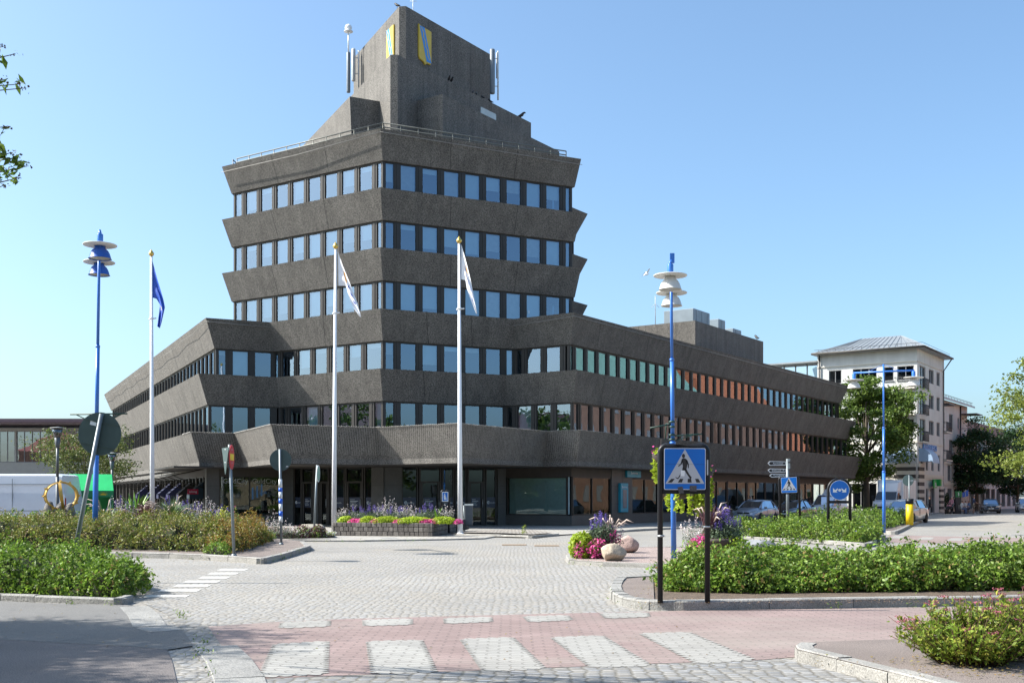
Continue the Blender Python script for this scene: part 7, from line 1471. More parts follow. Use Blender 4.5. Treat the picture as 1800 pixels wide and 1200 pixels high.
def car(name, loc, heading, paint, L, Wd, st, gh, label, cat='car', r=.31, wb=(.62, .60), group=None, plate_=None, badge=True, open_grille=True):
    """st: body stations (x, halfwidth scale, z0, belt z, hood rise); gh: greenhouse stations (x, z, halfwidth top) from windscreen foot to rear foot. x forward."""
    root = empty(name, loc, rz=heading, label=label, cat=cat, group=group); W2 = Wd/2
    mb = MB().m(paint); mb.smooth = True
    mb.loft([[(x, y, z) for y, z in ring_pts(W2*ws, z0, .58 if zt > .7 else zt-.1, zt, W2*ws*.72, hd)] for x, ws, z0, zt, hd in st]); body = mb.build('body', parent=root)
    me = body.data
    try: me.set_sharp_from_angle(angle=R(35))
    except Exception: pass
    # greenhouse: glass loft with painted roof and pillars
    g = MB().m(M_cg); lo = []
    for x, zb, zt, wt, wbm in gh: lo.append([(x, W2*wbm, zb), (x, W2*wt, zt), (x, -W2*wt, zt), (x, -W2*wbm, zb)])
    g.loft(lo); g.build('glass', parent=root)
    rf = MB().m(paint); k0 = [i for i, s_ in enumerate(gh) if s_[2] > max(q[2] for q in gh)-.13]; 
    rl = []
    for i in k0:
        x, zb, zt, wt, wbm = gh[i]; rl.append([(x, W2*wt*1.03, zt-.03), (x, W2*wt*.98, zt+.03), (x, W2*wt*.5, zt+.055), (x, -W2*wt*.5, zt+.055), (x, -W2*wt*.98, zt+.03), (x, -W2*wt*1.03, zt-.03)])
    rf.smooth = True; rf.loft(rl, cap=True)
    for s_ in (-1, 1):
        for a_, b_ in ((0, k0[0]), (len(gh)-1, k0[-1])):
            (xa, zba, zta, wta, wba), (xb, zbb, ztb, wtb, wbb) = gh[a_], gh[b_]; rf.tube([(xa, s_*W2*wba, zba), (xb, s_*W2*wtb*1.0, ztb)], .045, 6)
        mid = gh[len(gh)//2]; rf.m(M_trim).tube([(mid[0], s_*W2*mid[4]*1.005, mid[1]), (mid[0]-.05, s_*W2*mid[3]*1.01, mid[2])], .035, 5); rf.m(paint)
    rf.build('roof', parent=root)
    x0, x1 = st[0][0], st[-1][0]; fx, rx_ = L/2-wb[0]*1.35, -L/2+wb[1]*1.35
    for x in (fx, rx_):
        for s_ in (-1, 1):
            a = MB().m(M_trim).lathe([(.001, 0), (r*1.16, 0), (r*1.16, .012), (.001, .012)], n=24, M=Matrix.Rotation(R(-90*s_), 4, 'X')).build('wheel_arch', parent=root); a.location = (x, s_*W2*.985, r)
            wheel(root, (x, s_*(W2-.085), r), r, .2, s_)
    xf = L/2
    for s_ in (-1, 1):
        o = MB().m(M_hl).add([(xf-.06, s_*W2*.42, .60), (xf-.28, s_*W2*.93, .66), (xf-.34, s_*W2*.94, .80), (xf-.10, s_*W2*.50, .72), (xf-.3, s_*W2*.5, .6)], [[0, 1, 2, 3] if s_ > 0 else [3, 2, 1, 0]]).build('headlight', parent=root)
        o.location = (.03, s_*.012, 0); MB().m(paint).box((gh[0][0]-.32, s_*(W2+.09), gh[0][1]+.06), (.10, .19, .13), bev=.03).build('wing_mirror', parent=root)
        MB().m(M_tl).box((-L/2+.05, s_*W2*.78, .82), (.08, .26, .16), bev=.02).build('tail_light', parent=root)
    mb = MB().m(M_trim).box((xf-.02, 0, .64), (.06, W2*.92, .09), bev=.01).box((xf-.01, 0, .36), (.08, W2*1.4, .13), bev=.02); mb.m(M_chr)
    if badge: mb.lathe([(.001, 0), (.055, 0), (.055, .015)], c=(xf+.012, 0, .655), n=14, M=Matrix.Rotation(R(90), 4, 'Y'))
    mb.build('grille', parent=root)
    mb = MB().m(M_plate).box((xf+.035, 0, .50), (.015, .50, .11)); 
    if plate_: text_into(mb, plate_, .10, frame((xf+.044, 0, .5), (0, 1, 0), (0, 0, 1), (1, 0, 0)), M_fig, .001)
    mb.build('number_plate', parent=root)
    dl = MB().m(M_trim)
    for s_ in (-1, 1):
        for x in (gh[1][0]-.25, gh[len(gh)//2][0], gh[-2][0]+.1): dl.box((x, s_*W2*.998, .72), (.012, .012, .46))
        for x in (gh[len(gh)//2][0]+.18, gh[-2][0]+.3): dl.box((x, s_*W2*1.0, .86), (.16, .025, .025))
    dl.build('door_seams', parent=root); return root
def hdg(a): return math.atan2(math.cos(R(a)), math.sin(R(a)))      # compass direction -> z rotation
P_silver = mat('silver_paint', (.30, .34, .40), .28, metal=.55, var=.03, coat=.6); P_dark = mat('midnight_paint', (.012, .018, .03), .2, metal=.3, var=.03, coat=.8); P_white = mat('white_car_paint', (.62, .65, .70), .3, var=.03, coat=.5); P_est = mat('pale_silver_paint', (.42, .45, .47), .28, metal=.4, var=.03, coat=.6)
HATCH = dict(L=4.2, Wd=1.79, st=[(-2.10, .80, .38, .78, .02), (-2.02, .95, .26, .93, .03), (-1.5, 1, .20, .96, .02), (0, 1, .20, .92, .02), (.75, 1, .20, .90, .06), (1.2, .99, .2, .84, .09), (1.75, .95, .2, .74, .07), (2.0, .86, .22, .62, .05), (2.10, .74, .26, .52, .02)], gh=[(1.05, .92, .95, .74, .88), (.35, .92, 1.38, .66, .90), (-.1, .93, 1.44, .66, .91), (-1.25, .94, 1.42, .64, .91), (-1.75, .95, 1.30, .62, .89), (-2.02, .95, .98, .66, .82)])
SEDAN = dict(L=4.55, Wd=1.78, st=[(-2.27, .78, .4, .86, .02), (-2.15, .95, .26, .98, .03), (-1.5, 1, .20, .97, .02), (0, 1, .20, .90, .02), (.85, 1, .20, .88, .06), (1.4, .98, .2, .80, .09), (1.95, .93, .2, .70, .06), (2.2, .82, .24, .58, .04), (2.27, .7, .28, .48, .02)], gh=[(1.25, .88, .92, .72, .88), (.35, .9, 1.36, .62, .90), (-.1, .91, 1.42, .60, .91), (-1.1, .93, 1.36, .58, .9), (-2.0, .97, 1.05, .6, .82)])
VAN = dict(L=4.4, Wd=1.83, st=[(-2.2, .92, .3, 1.0, .8), (-2.15, .98, .24, 1.05, .76), (-.4, 1, .22, 1.02, .78), (-.35, 1, .22, 1.0, .05), (.9, 1, .22, .98, .07), (1.4, .99, .22, .92, .10), (1.95, .93, .22, .80, .07), (2.15, .84, .24, .66, .04), (2.2, .72, .28, .55, .02)], gh=[(1.35, .98, 1.02, .78, .9), (.65, .99, 1.66, .74, .92), (.2, 1., 1.78, .75, .93), (-.34, 1., 1.8, .76, .93)])
ESTATE = dict(L=4.8, Wd=1.84, st=[(-2.4, .82, .38, .85, .02), (-2.3, .96, .26, .98, .03), (-1.5, 1, .20, .98, .02), (0, 1, .20, .94, .02), (.95, 1, .20, .92, .06), (1.5, .98, .2, .85, .09), (2.1, .93, .2, .74, .06), (2.33, .82, .24, .6, .04), (2.4, .7, .28, .5, .02)], gh=[(1.3, .93, .96, .74, .88), (.5, .94, 1.40, .66, .90), (0, .95, 1.46, .66, .91), (-1.6, .96, 1.45, .64, .91), (-2.25, .97, 1.05, .66, .84)])
hd = hdg(34+180)
def on(px_, Z): return (( px_-900)*Z/F, Z, gz(0, Z))
car('parked_car', on(1328, 73.2), hd, P_silver, label='silver hatchback parked nose towards us, first car before the office wing', group='cars parked along the office wing', plate_='JKW 617', **HATCH)
car('parked_car', on(1397, 78.2), hd, P_dark, label='dark blue saloon parked behind the silver hatchback, beside the far crossing sign', group='cars parked along the office wing', **SEDAN)
car('parked_van', on(1456, 86.0), hd, P_white, label='small white delivery van parked behind the round arrow sign', cat='van', r=.33, badge=False, **VAN)
car('estate_car', on(1592, 71.5), hdg(214), P_est, label='pale silver estate car beyond the yellow and black marker post', **ESTATE)
car('parked_car', on(1740, 112), hdg(200), P_dark, label='black car parked facing us under the street trees at the right', plate_=None, **{k: v for k, v in SEDAN.items()})
car('parked_car', on(1803, 118), hdg(200), P_est, label='grey car cut off by the right edge of the picture', **HATCH)
# box truck
tr_ = empty('box_truck', on(1571, 97), rz=hd, label='white box truck with aerofoil cab parked beneath the maple tree', cat='truck')
P_bx = mat('box_white', (.66, .68, .70), .45, var=.04, scale=1)
mb = MB().m(P_bx).box((-1.1, 0, 1.95), (4.3, 2.2, 2.3), bev=.03); 
for k in range(7): mb.m(M_gz).box((-3.0+k*.62, 1.108, 1.95), (.02, .01, 2.2)).box((-3.0+k*.62, -1.108, 1.95), (.02, .01, 2.2))
mb.build('cargo_box', parent=tr_)
mb = MB().m(P_white); mb.smooth = True; mb.loft([[(x, y*w, z) for y, z in ((1, .45), (1.03, .9), (.98, 1.3), (.88, zt), (-.88, zt), (-.98, 1.3), (-1.03, .9), (-1, .45))] for x, w, zt in ((1.05, .98, 2.15), (1.9, .98, 2.1), (2.55, .96, 1.42), (3.1, .93, 1.22), (3.25, .85, .95))]); cb = mb.build('cab', parent=tr_); 
try: cb.data.set_sharp_from_angle(angle=R(30))
except Exception: pass
MB().m(M_cg).add([(2.62, .86, 1.42), (2.02, .80, 2.06), (2.02, -.80, 2.06), (2.62, -.86, 1.42)], [[0, 1, 2, 3]]).add([(2.35, .965, 1.38), (1.4, .985, 1.38), (1.4, .90, 2.0), (1.95, .88, 2.0)], [[0, 1, 2, 3]]).add([(2.35, -.965, 1.38), (1.4, -.985, 1.38), (1.4, -.90, 2.0), (1.95, -.88, 2.0)], [[3, 2, 1, 0]]).build('glass', parent=tr_); tr_.children[-1].location = (.035, 0, .01)
MB().m(P_white).loft([[(1.05, .95, 2.15), (1.05, -.95, 2.15), (1.05, -.95, 3.05), (1.05, .95, 3.05)], [(1.95, .82, 2.12), (1.95, -.82, 2.12), (1.6, -.8, 2.85), (1.6, .8, 2.85)]]).build('roof_deflector', parent=tr_)
for x in (2.4, -2.3):
    for s_ in (-1, 1): wheel(tr_, (x, s_*.9, .36), .36, .24, s_)
for s_ in (-1, 1):
    MB().m(M_hl).box((3.2, s_*.68, .92), (.12, .3, .2), bev=.03).build('headlight', parent=tr_); MB().m(M_trim).box((2.3, s_*1.15, 1.6), (.1, .16, .38), bev=.02).build('wing_mirror', parent=tr_)
MB().m(M_trim).box((3.24, 0, .78), (.06, 1.3, .14)).box((3.26, 0, .5), (.06, 1.6, .12)).lathe([(.001, 0), (.09, 0), (.09, .02)], c=(3.28, 0, 1.0), n=12, M=Matrix.Rotation(R(90), 4, 'Y')).build('grille', parent=tr_)
# long white van at the left edge
lv = empty('white_van', (pt(60, 900, 47).x, 47.2, gz(0, 47)), rz=0, label='long white high roofed van behind the gold ring sculpture at the left edge', cat='van')
q0v, q1v = pt(-60, 900, 47).x-lv.location.x, pt(124, 900, 47).x-lv.location.x; ht = pt(0, 833, 47).z-lv.location.z
mb = MB().m(mat('van_white', (.60, .64, .70), .35, var=.03, coat=.3)); mb.smooth = True
mb.loft([[(x, y, z) for y, z in ((-1.0, .35), (-1.02, 1.1), (-.98, 1.7), (-.90, h-.08), (-.82, h), (.82, h), (.90, h-.08), (1.0, 1.5), (1.0, .35))] for x, h in ((q0v, ht), (q1v-.25, ht), (q1v-.08, ht-.06), (q1v+.05, ht*.62), (q1v+.07, .6))]); vb = mb.build('body', parent=lv)
try: vb.data.set_sharp_from_angle(angle=R(30))
except Exception: pass
mb = MB().m(M_gz)
for x in (q1v-2.1, q1v-3.6): mb.box((x, -1.005, 1.4), (.015, .03, 1.9))
for z in (1.02, 2.12): mb.box(((q0v+q1v)/2-.1, -.985-.03*(z < 1.5), z), (q1v-q0v-.3, .03, .02))
mb.build('door_seams', parent=lv); MB().m(M_tl).box((q1v+.05, -.9, 1.3), (.06, .1, .5), bev=.01).build('tail_light', parent=lv)
for x in (q1v-1.0, q0v+1.0): wheel(lv, (x, -.92, .35), .35, .24, -1)
# green market stall
Zst = 49.5; stl = empty('market_stall', (pt(165, 900, Zst).x, Zst, gz(0, Zst)), rz=R(20.5), label='green market stall with a pitched tarpaulin roof right of the white van', cat='market stall')
M_tarp = mat('green_tarpaulin', (.02, .42, .12), .4, var=.10, scale=2.5, bump=.25, bscale=5); M_tarpd = mat('green_tarpaulin_shaded', (.01, .20, .07), .5, var=.12, scale=3, bump=.25, bscale=6)  # second green is the same tarpaulin, darkened as if in shade
x0, x1 = pt(124, 0, Zst).x-stl.location.x, pt(197, 0, Zst).x-stl.location.x; zr_ = pt(0, 833, Zst).z-stl.location.z; ze = pt(0, 862, Zst).z-stl.location.z
mb = MB().m(M_tarp); mb.add([(x0, -1.1, ze), (x1, -1.1, ze), (x1-.06, 0, zr_), (x0, 0, zr_), (x1, 1.1, ze), (x0, 1.1, ze)], [[0, 1, 2, 3], [3, 2, 4, 5]]); mb.m(M_tarpd).box(((x0+x1)/2, -1.11, ze-.14), (x1-x0, .02, .28)); mb.add([(x1, -1.1, ze), (x1, 1.1, ze), (x1-.06, 0, zr_)], [[0, 1, 2]]); mb.build('roof', parent=stl)
mb = MB().m(M_tarpd).box((x1-.02, 0, ze/2), (.03, 2.2, ze)).box(((x0+x1)/2, 1.1, ze/2), (x1-x0, .03, ze)); mb.build('side_wall', parent=stl)
mb = MB().m(M_metal)
for x in (x0+.05, x1-.12): mb.tube([(x, -1.05, 0), (x, -1.05, ze)], .03, 6)
mb.build('tent_poles', parent=stl); mb = MB().m(mat('sun_yellow', (.65, .45, .02), .5)); cx_ = x1-.42; cz_ = ze-.2
mb.add([(cx_+.12*math.cos(t), -1.125, cz_+.09*math.sin(t)) for t in np.linspace(0, math.pi, 10)], [list(range(10))])
for k in range(9): t = math.pi*(k+.5)/9; mb.add([(cx_+.14*math.cos(t-.08), -1.125, cz_+.11*math.sin(t-.08)), (cx_+.21*math.cos(t), -1.125, cz_+.17*math.sin(t)), (cx_+.14*math.cos(t+.08), -1.125, cz_+.11*math.sin(t+.08))], [[0, 1, 2]])
mb.build('sun_emblem', parent=stl)
MB().m(mat('stall_table', (.25, .2, .15), .7)).box(((x0+x1)/2, -.3, .8), (x1-x0-.5, .9, .05)).box(((x0+x1)/2, -.3, .4), (x1-x0-.6, .8, .76)).build('table', parent=stl)
# navy drop awnings and shop banner along the left wing
M_nav = mat('navy_cloth', (.006, .010, .055), .7, var=.1)
a, b = gf[0], gf[1]; u = (b-a).normalized(); nn = Vector((u.y, -u.x)); L = (b-a).length
for i, (s_, mt, nm) in enumerate(((3.2, 'd', 'dark teal shop banner with a red badge nearest the corner'), (7.0, 'k', 'black drop awning next to the red badge banner'), (11.0, 'n', 'navy drop awning just left of the left flagpole'), (15.2, 'n', 'navy drop awning, third from the far end of the row'), (20., 'n', 'navy drop awning, second from the far end of the row'), (26., 'n', 'navy drop awning at the far end of the row'))):
    p = a+u*(L-s_)+nn*.1; mtl = {'n': M_nav, 'k': mat('black_cloth', (.012, .012, .014), .7), 'd': mat('teal_cloth', (.015, .035, .05), .7)}[mt]; q = p+nn*.8; mb = MB().m(mtl); v = u*.9
    mb.loft([[(*p, 2.35), (*q, 1.65), (*q, 1.35), (*p, 1.35)], [(*(p+v), 2.35), (*(q+v), 1.65), (*(q+v), 1.35), (*(p+v), 1.35)]])
    if mt == 'd': c = p+v+nn*.6+u*.012; M = frame((c.x, c.y, 1.78), (nn.x*-1, nn.y*-1, 0), (0, 0, 1), (u.x, u.y, 0)); mb.m(mat('badge_red', (.45, .01, .05), .5)).box((c.x, c.y, 1.78), (.02, .62, .3), math.atan2(u.y, u.x)); text_into(mb, 'salong', .18, M @ Matrix.Translation((0, 0, .012)), M_wh, .001)
    mb.build('drop_awning', label=nm, cat='awning', group='drop awnings along the left wing shops')
# ================================================================ PEOPLE
SK = mat('skin', (.42, .24, .16), .55); HR = mat('hair_dark', (.03, .02, .015), .7); HRR = mat('hair_red', (.22, .05, .03), .7)
def cloth(n, c): return mat('cloth_'+n, c, .85, var=.08, scale=12)
def person(loc, heading, pose, top, low, shoes, label, hair=HR, H=1.74, sleeves='short', hat=None, legs='long', group=None):
    """one skinned figure: joints in metres for a 1.74 m adult, x forward"""
    s_ = H/1.74; J = dict(pelvis=(0, 0, .95), waist=(0, 0, 1.08), chest=(0, 0, 1.30), neck=(0, 0, 1.47), headb=(.015, 0, 1.55), head=(.02, 0, 1.64), htop=(.01, 0, 1.71),
        sl=(0, .17, 1.42), el=(-.02, .23, 1.14), wl=(.06, .24, .90), hl=(.09, .24, .81), sr=(0, -.17, 1.42), er=(-.02, -.23, 1.14), wr=(.06, -.24, .90), hr=(.09, -.24, .81),
        pl=(0, .09, .92), kl=(.02, .10, .50), al=(-.02, .10, .09), tl=(.15, .11, .04), pr=(0, -.09, .92), kr=(.02, -.10, .50), ar=(-.02, -.10, .09), tr=(.15, -.11, .04))
    J.update(pose); E = [('pelvis', 'waist', 'T', .125), ('waist', 'chest', 'T', .13), ('chest', 'neck', 'T', .06), ('neck', 'headb', 'S', .055), ('headb', 'head', 'S', .082), ('head', 'htop', 'H', .085),
        ('chest', 'sl', 'T', .07), ('sl', 'el', 'T', .052), ('el', 'wl', 'A', .036), ('wl', 'hl', 'S', .030), ('chest', 'sr', 'T', .07), ('sr', 'er', 'T', .052), ('er', 'wr', 'A', .036), ('wr', 'hr', 'S', .030),
        ('pelvis', 'pl', 'L', .10), ('pl', 'kl', 'L', .085), ('kl', 'al', 'C', .05), ('al', 'tl', 'F', .042), ('pelvis', 'pr', 'L', .10), ('pr', 'kr', 'L', .085), ('kr', 'ar', 'C', .05), ('ar', 'tr', 'F', .042)]
    rad = dict(pelvis=.135, waist=.12, chest=.145, neck=.055, headb=.075, head=.10, htop=.055, sl=.062, el=.043, wl=.028, hl=.036, sr=.062, er=.043, wr=.028, hr=.036, pl=.095, kl=.06, al=.04, tl=.036, pr=.095, kr=.06, ar=.04, tr=.036)
    names = list(J); me = bpy.data.meshes.new('p'); me.from_pydata([tuple(Vector(J[n])*s_) for n in names], [(names.index(a_), names.index(b_)) for a_, b_, *_ in E], []); o = bpy.data.objects.new('p', me); COL.objects.link(o)
    m_ = o.modifiers.new('s', 'SKIN'); sv = me.skin_vertices[0].data
    for i, n in enumerate(names): sv[i].radius = (rad[n]*s_, rad[n]*s_*(1.25 if n in ('chest', 'waist', 'pelvis') else 1)) if False else (rad[n]*s_, rad[n]*s_)
    sv[names.index('pelvis')].use_root = True; sb = o.modifiers.new('b', 'SUBSURF'); sb.levels = 1; sb.render_levels = 1
    dg = bpy.context.evaluated_depsgraph_get(); me2 = bpy.data.meshes.new_from_object(o.evaluated_get(dg)); bpy.data.objects.remove(o)
    mats_ = dict(T=top, A=top if sleeves == 'long' else SK, S=SK, H=hat or hair, L=low, C=low if legs == 'long' else SK, F=shoes); ml = []
    for q in mats_.values():
        if q not in ml: ml.append(q)
    me2.materials.clear(); [me2.materials.append(q) for q in ml]
    def dseg(p, a_, b_): ab = b_-a_; t = max(0, min(1, (p-a_).dot(ab)/(ab.dot(ab)+1e-9))); return (p-a_-ab*t).length
    for f in me2.polygons:
        p = Vector(f.center); best = min(E, key=lambda e_: dseg(p, Vector(J[e_[0]])*s_, Vector(J[e_[1]])*s_)/e_[3]); k_ = best[2]
        hd_ = Vector(J['head'])*s_
        if k_ == 'S' and (p-hd_).length < .2 and p.z > hd_.z-.03 and p.x < hd_.x+.02: k_ = 'H'
        f.material_index = ml.index(mats_[k_]); f.use_smooth = True
    b = bpy.data.objects.new('person', me2); link(b); b.location = loc; b.rotation_euler = (0, 0, heading); tag(b, label=label, cat='person', group=group)
    # fingers and face, as parts
    fg = MB().m(SK)
    for hnd, wr_, sgn in (('hl', 'wl', 1), ('hr', 'wr', -1)):
        h_ = Vector(J[hnd])*s_; d_ = (h_-Vector(J[wr_])*s_).normalized(); sd_ = d_.cross(Vector((0, 0, 1))); sd_ = (sd_ if sd_.length > .1 else Vector((1, 0, 0))).normalized()
        for k in range(4): q = h_+sd_*(k-1.5)*.017; fg.tube([q, q+d_*(.05+.008*(k in (1, 2))), q+d_*(.075+.008*(k in (1, 2)))+Vector((.012, 0, 0))], [.009, .008, .006], 5)
        fg.tube([h_-d_*.03+sd_*.03, h_+sd_*.05+d_*.01, h_+sd_*.045+d_*.035], [.01, .009, .007], 5)
    fo = fg.build('fingers'); fo.parent = b
    f_ = MB(); hd_ = Vector(J['head'])*s_; f_.m(SK).tube([hd_+Vector((.09, 0, .0)), hd_+Vector((.108, 0, -.03))], [.009, .014], 6)
    for sg_ in (-1, 1): f_.m(M_trim).ball(hd_+Vector((.088, sg_*.032, .012)), .008, 6, 4); f_.m(SK).ball(hd_+Vector((.0, sg_*.098, -.01)), .022, 8, 5, (.6, .4, 1.2))
    f_.m(mat('lips', (.3, .1, .08), .6)).box(hd_+Vector((.088, 0, -.055)), (.01, .04, .008)); fc = f_.build('face'); fc.parent = b
    return b
LG = cloth('white', (.62, .62, .62)); DK = cloth('black', (.02, .02, .022)); NB = cloth('navy', (.03, .045, .10)); KH = cloth('khaki', (.26, .22, .16)); BL_ = cloth('blue', (.10, .16, .30)); GY = cloth('grey', (.16, .16, .17)); PKc = cloth('pink', (.55, .25, .30)); WS = cloth('scarf', (.55, .52, .5)); WT = cloth('trainer', (.6, .6, .6))
person(on(1319.5, 77.5), hdg(225), dict(hl=(.42, .2, .98), wl=(.36, .21, 1.02), el=(.14, .25, 1.16), hr=(.42, -.2, .98), wr=(.36, -.21, 1.02), er=(.14, -.25, 1.16), head=(.06, 0, 1.62), htop=(.05, 0, 1.69), headb=(.04, 0, 1.53)), LG, NB, DK, 'man in white T-shirt and grey cap standing with a bicycle behind the silver hatchback', hat=GY, H=1.80)
def bicycle(loc, heading, label, col, group='bicycles'):
    e = empty('bicycle', loc, rz=heading, label=label, cat='bicycle', group=group); m_ = mat('bike_paint_'+label[:3], col, .4); 
    for x in (-.52, .52):
        w = MB().m(M_tyre); n = 28; w.tube([(x+.33*math.cos(2*math.pi*k/n), 0, .34+.33*math.sin(2*math.pi*k/n)) for k in range(n+1)], .016, 6, cap=False); w.m(M_metal)
        for k in range(10): a_ = math.pi*k/10*2; w.tube([(x, 0, .34), (x+.32*math.cos(a_), 0, .34+.32*math.sin(a_))], .003, 3)
        w.build('wheel', parent=e)
    MB().m(m_).tube([(-.52, 0, .34), (-.08, 0, .30), (-.18, 0, .80), (-.52, 0, .34)], .014, 6).tube([(-.08, 0, .30), (.36, 0, .78), (-.16, 0, .74)], .016, 6).tube([(.52, 0, .34), (.36, 0, .78), (.33, 0, .98)], .014, 6).build('frame', parent=e)
    MB().m(M_trim).box((-.2, 0, .88), (.26, .14, .05), bev=.02).build('saddle', parent=e); MB().m(M_metal).tube([(.25, .27, 1.0), (.36, .1, 1.02), (.36, -.1, 1.02), (.25, -.27, 1.0)], .012, 6).build('handlebar', parent=e)
    return e
bicycle(on(1312, 76.9), hdg(225), 'bicycle held by the man in the white T-shirt', (.1, .1, .1), group=None)
walk = dict(kl=(.16, .09, .52), al=(.12, .09, .12), tl=(.28, .1, .07), kr=(-.04, -.09, .5), ar=(-.30, -.09, .14), tr=(-.18, -.1, .05), wl=(-.1, .24, .9), hl=(-.12, .24, .82), wr=(.2, -.22, .95), hr=(.26, -.2, .88))
person(on(1634, 107), hdg(120), walk, DK, DK, WT, 'person in black with white trainers walking by the striped corner pier', sleeves='long', H=1.72)
push = dict(hl=(.45, .15, 1.0), wl=(.38, .17, 1.03), el=(.1, .24, 1.12), hr=(.45, -.15, 1.0), wr=(.38, -.17, 1.03), er=(.1, -.24, 1.12), kl=(.12, .09, .5), al=(.1, .09, .1), tl=(.25, .1, .05))
person(on(1673, 108.5), hdg(235), push, PKc, DK, DK, 'woman in pale headscarf and pink top pushing a pram', hat=WS, hair=WS, sleeves='long', H=1.66)
e = empty('pram', on(1669.5, 107.6), rz=hdg(235), label='dark pram with pink cover pushed by the woman in the headscarf', cat='pram')
MB().m(DK).box((0, 0, .62), (.75, .42, .3), bev=.08).build('basket', parent=e); MB().m(PKc).box((.12, 0, .80), (.4, .36, .12), bev=.04).build('cover', parent=e)
MB().m(M_metal).tube([(-.3, .2, .2), (.1, .2, .5), (-.45, .2, 1.0)], .015, 5).tube([(-.3, -.2, .2), (.1, -.2, .5), (-.45, -.2, 1.0)], .015, 5).tube([(-.45, .2, 1.0), (-.45, -.2, 1.0)], .02, 5).build('frame', parent=e)
for x in (-.3, .3):
    for y in (-.24, .24): w = MB().m(M_tyre).lathe([(.05, -.03), (.13, -.03), (.13, .03), (.05, .03)], n=14, M=Matrix.Rotation(R(90), 4, 'X')).build('wheel', parent=e); w.location = (x, y, .13)
person(on(1677, 109.5), hdg(210), {}, DK, DK, DK, 'person in black standing right behind the woman with the pram', sleeves='long', H=1.7)
sit = dict(pelvis=(0, 0, .50), waist=(.0, 0, .64), chest=(.03, 0, .86), neck=(.05, 0, 1.03), headb=(.07, 0, 1.11), head=(.08, 0, 1.20), htop=(.07, 0, 1.27), sl=(.03, .17, .98), el=(.08, .23, .74), wl=(.28, .18, .72), hl=(.36, .16, .73), sr=(.03, -.17, .98), er=(.08, -.23, .74), wr=(.28, -.18, .72), hr=(.36, -.16, .73), pl=(.04, .09, .50), kl=(.42, .10, .50), al=(.42, .10, .09), tl=(.57, .11, .04), pr=(.04, -.09, .50), kr=(.42, -.10, .50), ar=(.42, -.10, .09), tr=(.57, -.11, .04))
M_cane = mat('cafe_chair', (.20, .19, .18), .6)
def chair(loc, heading, label):
    e = empty('cafe_chair', loc, rz=heading, label=label, cat='chair', group='cafe chairs under the street tree'); MB().m(M_cane).box((0, 0, .40), (.42, .42, .04), bev=.01).build('seat', parent=e); MB().m(M_cane).box((-.2, 0, .68), (.03, .42, .42), bev=.01).build('backrest', parent=e)
    for x in (-.18, .18):
        for y in (-.18, .18): MB().m(M_ironw).tube([(x, y, 0), (x, y, .39)], .014, 5).build('leg', parent=e)
cs = [(1690, 107.5, 90, LG, BL_, HR, 'person in white top sitting at the cafe, leftmost of the three seated'), (1697.5, 110, 200, LG, GY, HR, 'dark haired person in white top sitting in the middle of the cafe group'), (1704, 108, 265, BL_, NB, HRR, 'red haired person in blue top sitting nearest the bicycles')]
for x_, Z, h_, tp, lw_, hr_, lab in cs: l_ = on(x_, Z); person(l_, hdg(h_), sit, tp, lw_, DK, lab, hair=hr_); chair(l_, hdg(h_), {1690: 'chair of the leftmost seated person', 1697.5: 'chair of the middle seated person', 1704: 'chair of the red haired person'}[x_])
l_ = on(1697, 108.6); e = empty('cafe_table', l_, label='small round cafe table among the seated people', cat='table'); MB().m(M_cane).lathe([(.01, .70), (.36, .70), (.36, .73), (.01, .73)], n=18).build('tabletop', parent=e); MB().m(M_ironw).tube([(0, 0, 0), (0, 0, .7)], .03, 8).lathe([(.22, 0), (.2, .02)], n=14).build('leg', parent=e)
person(on(1711.5, 108), hdg(100), dict(hr=(.42, -.15, .98), wr=(.36, -.17, 1.0), er=(.1, -.24, 1.12), hl=(.4, .15, .98), wl=(.34, .17, 1.0), el=(.1, .24, 1.12)), NB, KH, WT, 'man in navy shirt and khaki shorts standing with his bicycle', legs='short', H=1.78)
bicycle(on(1718, 107.6), hdg(95), 'bicycle held by the man in khaki shorts', (.25, .2, .12)); bicycle(on(1729, 108.5), hdg(80), 'parked bicycle between the man in shorts and the black car', (.05, .05, .06)); 
# info column, green sign and blue flag banner by the cafe
l_ = on(1684, 108.8); e = empty('info_column', l_, label='dark information column with a green sign beside the cafe group', cat='sign'); MB().m(M_ironw).box((0, 0, .8), (.55, .3, 1.6), bev=.02).build('column', parent=e); mb = MB().m(mat('green_sign_panel', (.01, .16, .05), .5)).box((0, -.12, 1.9), (.62, .08, .55), bev=.01); text_into(mb, 'i', .45, frame((0, -.165, 1.9), (1, 0, 0), (0, 0, 1), (0, -1, 0)), M_wh, .003, bold=.01); mb.build('sign_panel', parent=e)
l_ = on(1697, 111); e = empty('beach_flag', l_, label='small blue advertising banner on a pole above the cafe guests', cat='banner'); MB().m(M_metal).tube([(0, 0, 0), (0, 0, 2.4)], .02, 6).build('pole', parent=e); MB().m(mat('banner_blue', (.02, .10, .42), .5)).add([(-.3, 0, 1.6), (.3, .02, 1.75), (.3, .02, 2.35), (-.3, 0, 2.05)], [[0, 1, 2, 3]]).build('banner', parent=e)
# a-board next to the cafe, dark shrubs in tubs by the kiosk door
l_ = on(1664.5, 109.2); e = empty('tub_shrub', l_, label='narrow dark shrub in a tub beside the kiosk pier', cat='plant'); lf = LF(); mound(lf, (0, 0, 1.25), (.25, .25), .85, 900, T_dark, .10, seed=3, full=True); lf.build('foliage', e); MB().m(M_pot).lathe([(.16, 0), (.22, .45), (.01, .42)], n=14).build('tub', parent=e)
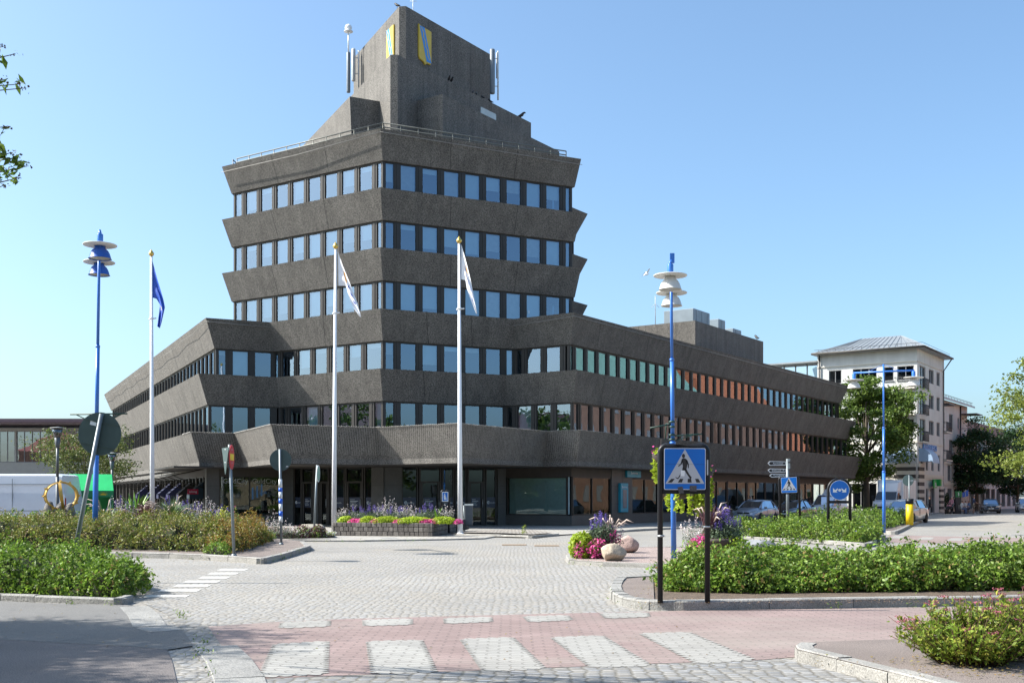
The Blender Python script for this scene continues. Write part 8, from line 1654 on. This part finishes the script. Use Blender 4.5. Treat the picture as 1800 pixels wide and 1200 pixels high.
# ================================================================ SMALL GROWTH AND LITTER
def weeds(name, lines, per_m, label, mats_, h=.07, sp=.05, kind='stuff'):
    lf = LF(); g = np.random.default_rng(8)
    for ln in lines:
        for a, b in zip(ln[:-1], ln[1:]):
            a, b = Vector(a[:2]), Vector(b[:2]); n = max(0, int((b-a).length*per_m*g.uniform(.3, 1.4)))
            for k in range(n):
                q = a.lerp(b, g.uniform()); m_ = g.integers(5, 26); s_ = g.uniform(.4, 1.5); lf.add(np.array([q.x, q.y, gz(0, q.y)+.01])+np.abs(g.normal(size=(m_, 3)))*np.array([sp, sp, h])*s_*np.where(g.uniform(size=(m_, 3)) < .5, -1, 1)*np.array([1, 1, 0])+np.abs(g.normal(size=(m_, 3)))*np.array([0, 0, h])*s_, .03, mats_[int(g.integers(0, len(mats_)))], asp=.4)
    lf.build(name, label=label, kind=kind)
weeds('kerb_weeds', [[(p.x, p.y) for p in li], [(p.x, p.y) for p in ri2[:14]], px([(1071, 1050), (1095, 1068), (1200, 1075), (1500, 1070), (1800, 1064)]), px([(0, 1059), (215, 1066)]), px([(255, 1068), (300, 1074), (338, 1098), (372, 1190)]), px([(430, 952), (580, 953), (765, 951)]), px([(1396, 1163), (1470, 1182), (1560, 1206)]), px([(994, 990), (1060, 997), (1260, 1002)])], 1.6, None, [L_yg, L_green, L_greenB])
lf = LF(); g = np.random.default_rng(4)      # fallen leaves and petals on the ground by the hedges
for (x0, y0, x1, y1, n, z) in ((1180, 1049, 1800, 1060, 500, .115), (1110, 1030, 1160, 1066, 60, .12), (230, 990, 460, 984, 60, .135), (0, 1062, 340, 1140, 50, .016), (500, 1100, 1300, 1180, 50, .008), (600, 960, 1000, 1050, 60, .004), (1600, 1150, 1800, 1190, 200, .13), (1420, 1150, 1620, 1170, 40, .12)):
    P3 = [at(x0+(x1-x0)*g.uniform(), y0+(y1-y0)*g.uniform(), z) for _ in range(n)]; lf.add(np.array([[q.x, q.y, q.z+.004] for q in P3]), .028, L_dry if g.uniform() < .7 else L_brn, up=6, asp=.6)
lf.build('fallen_leaves', kind='stuff')
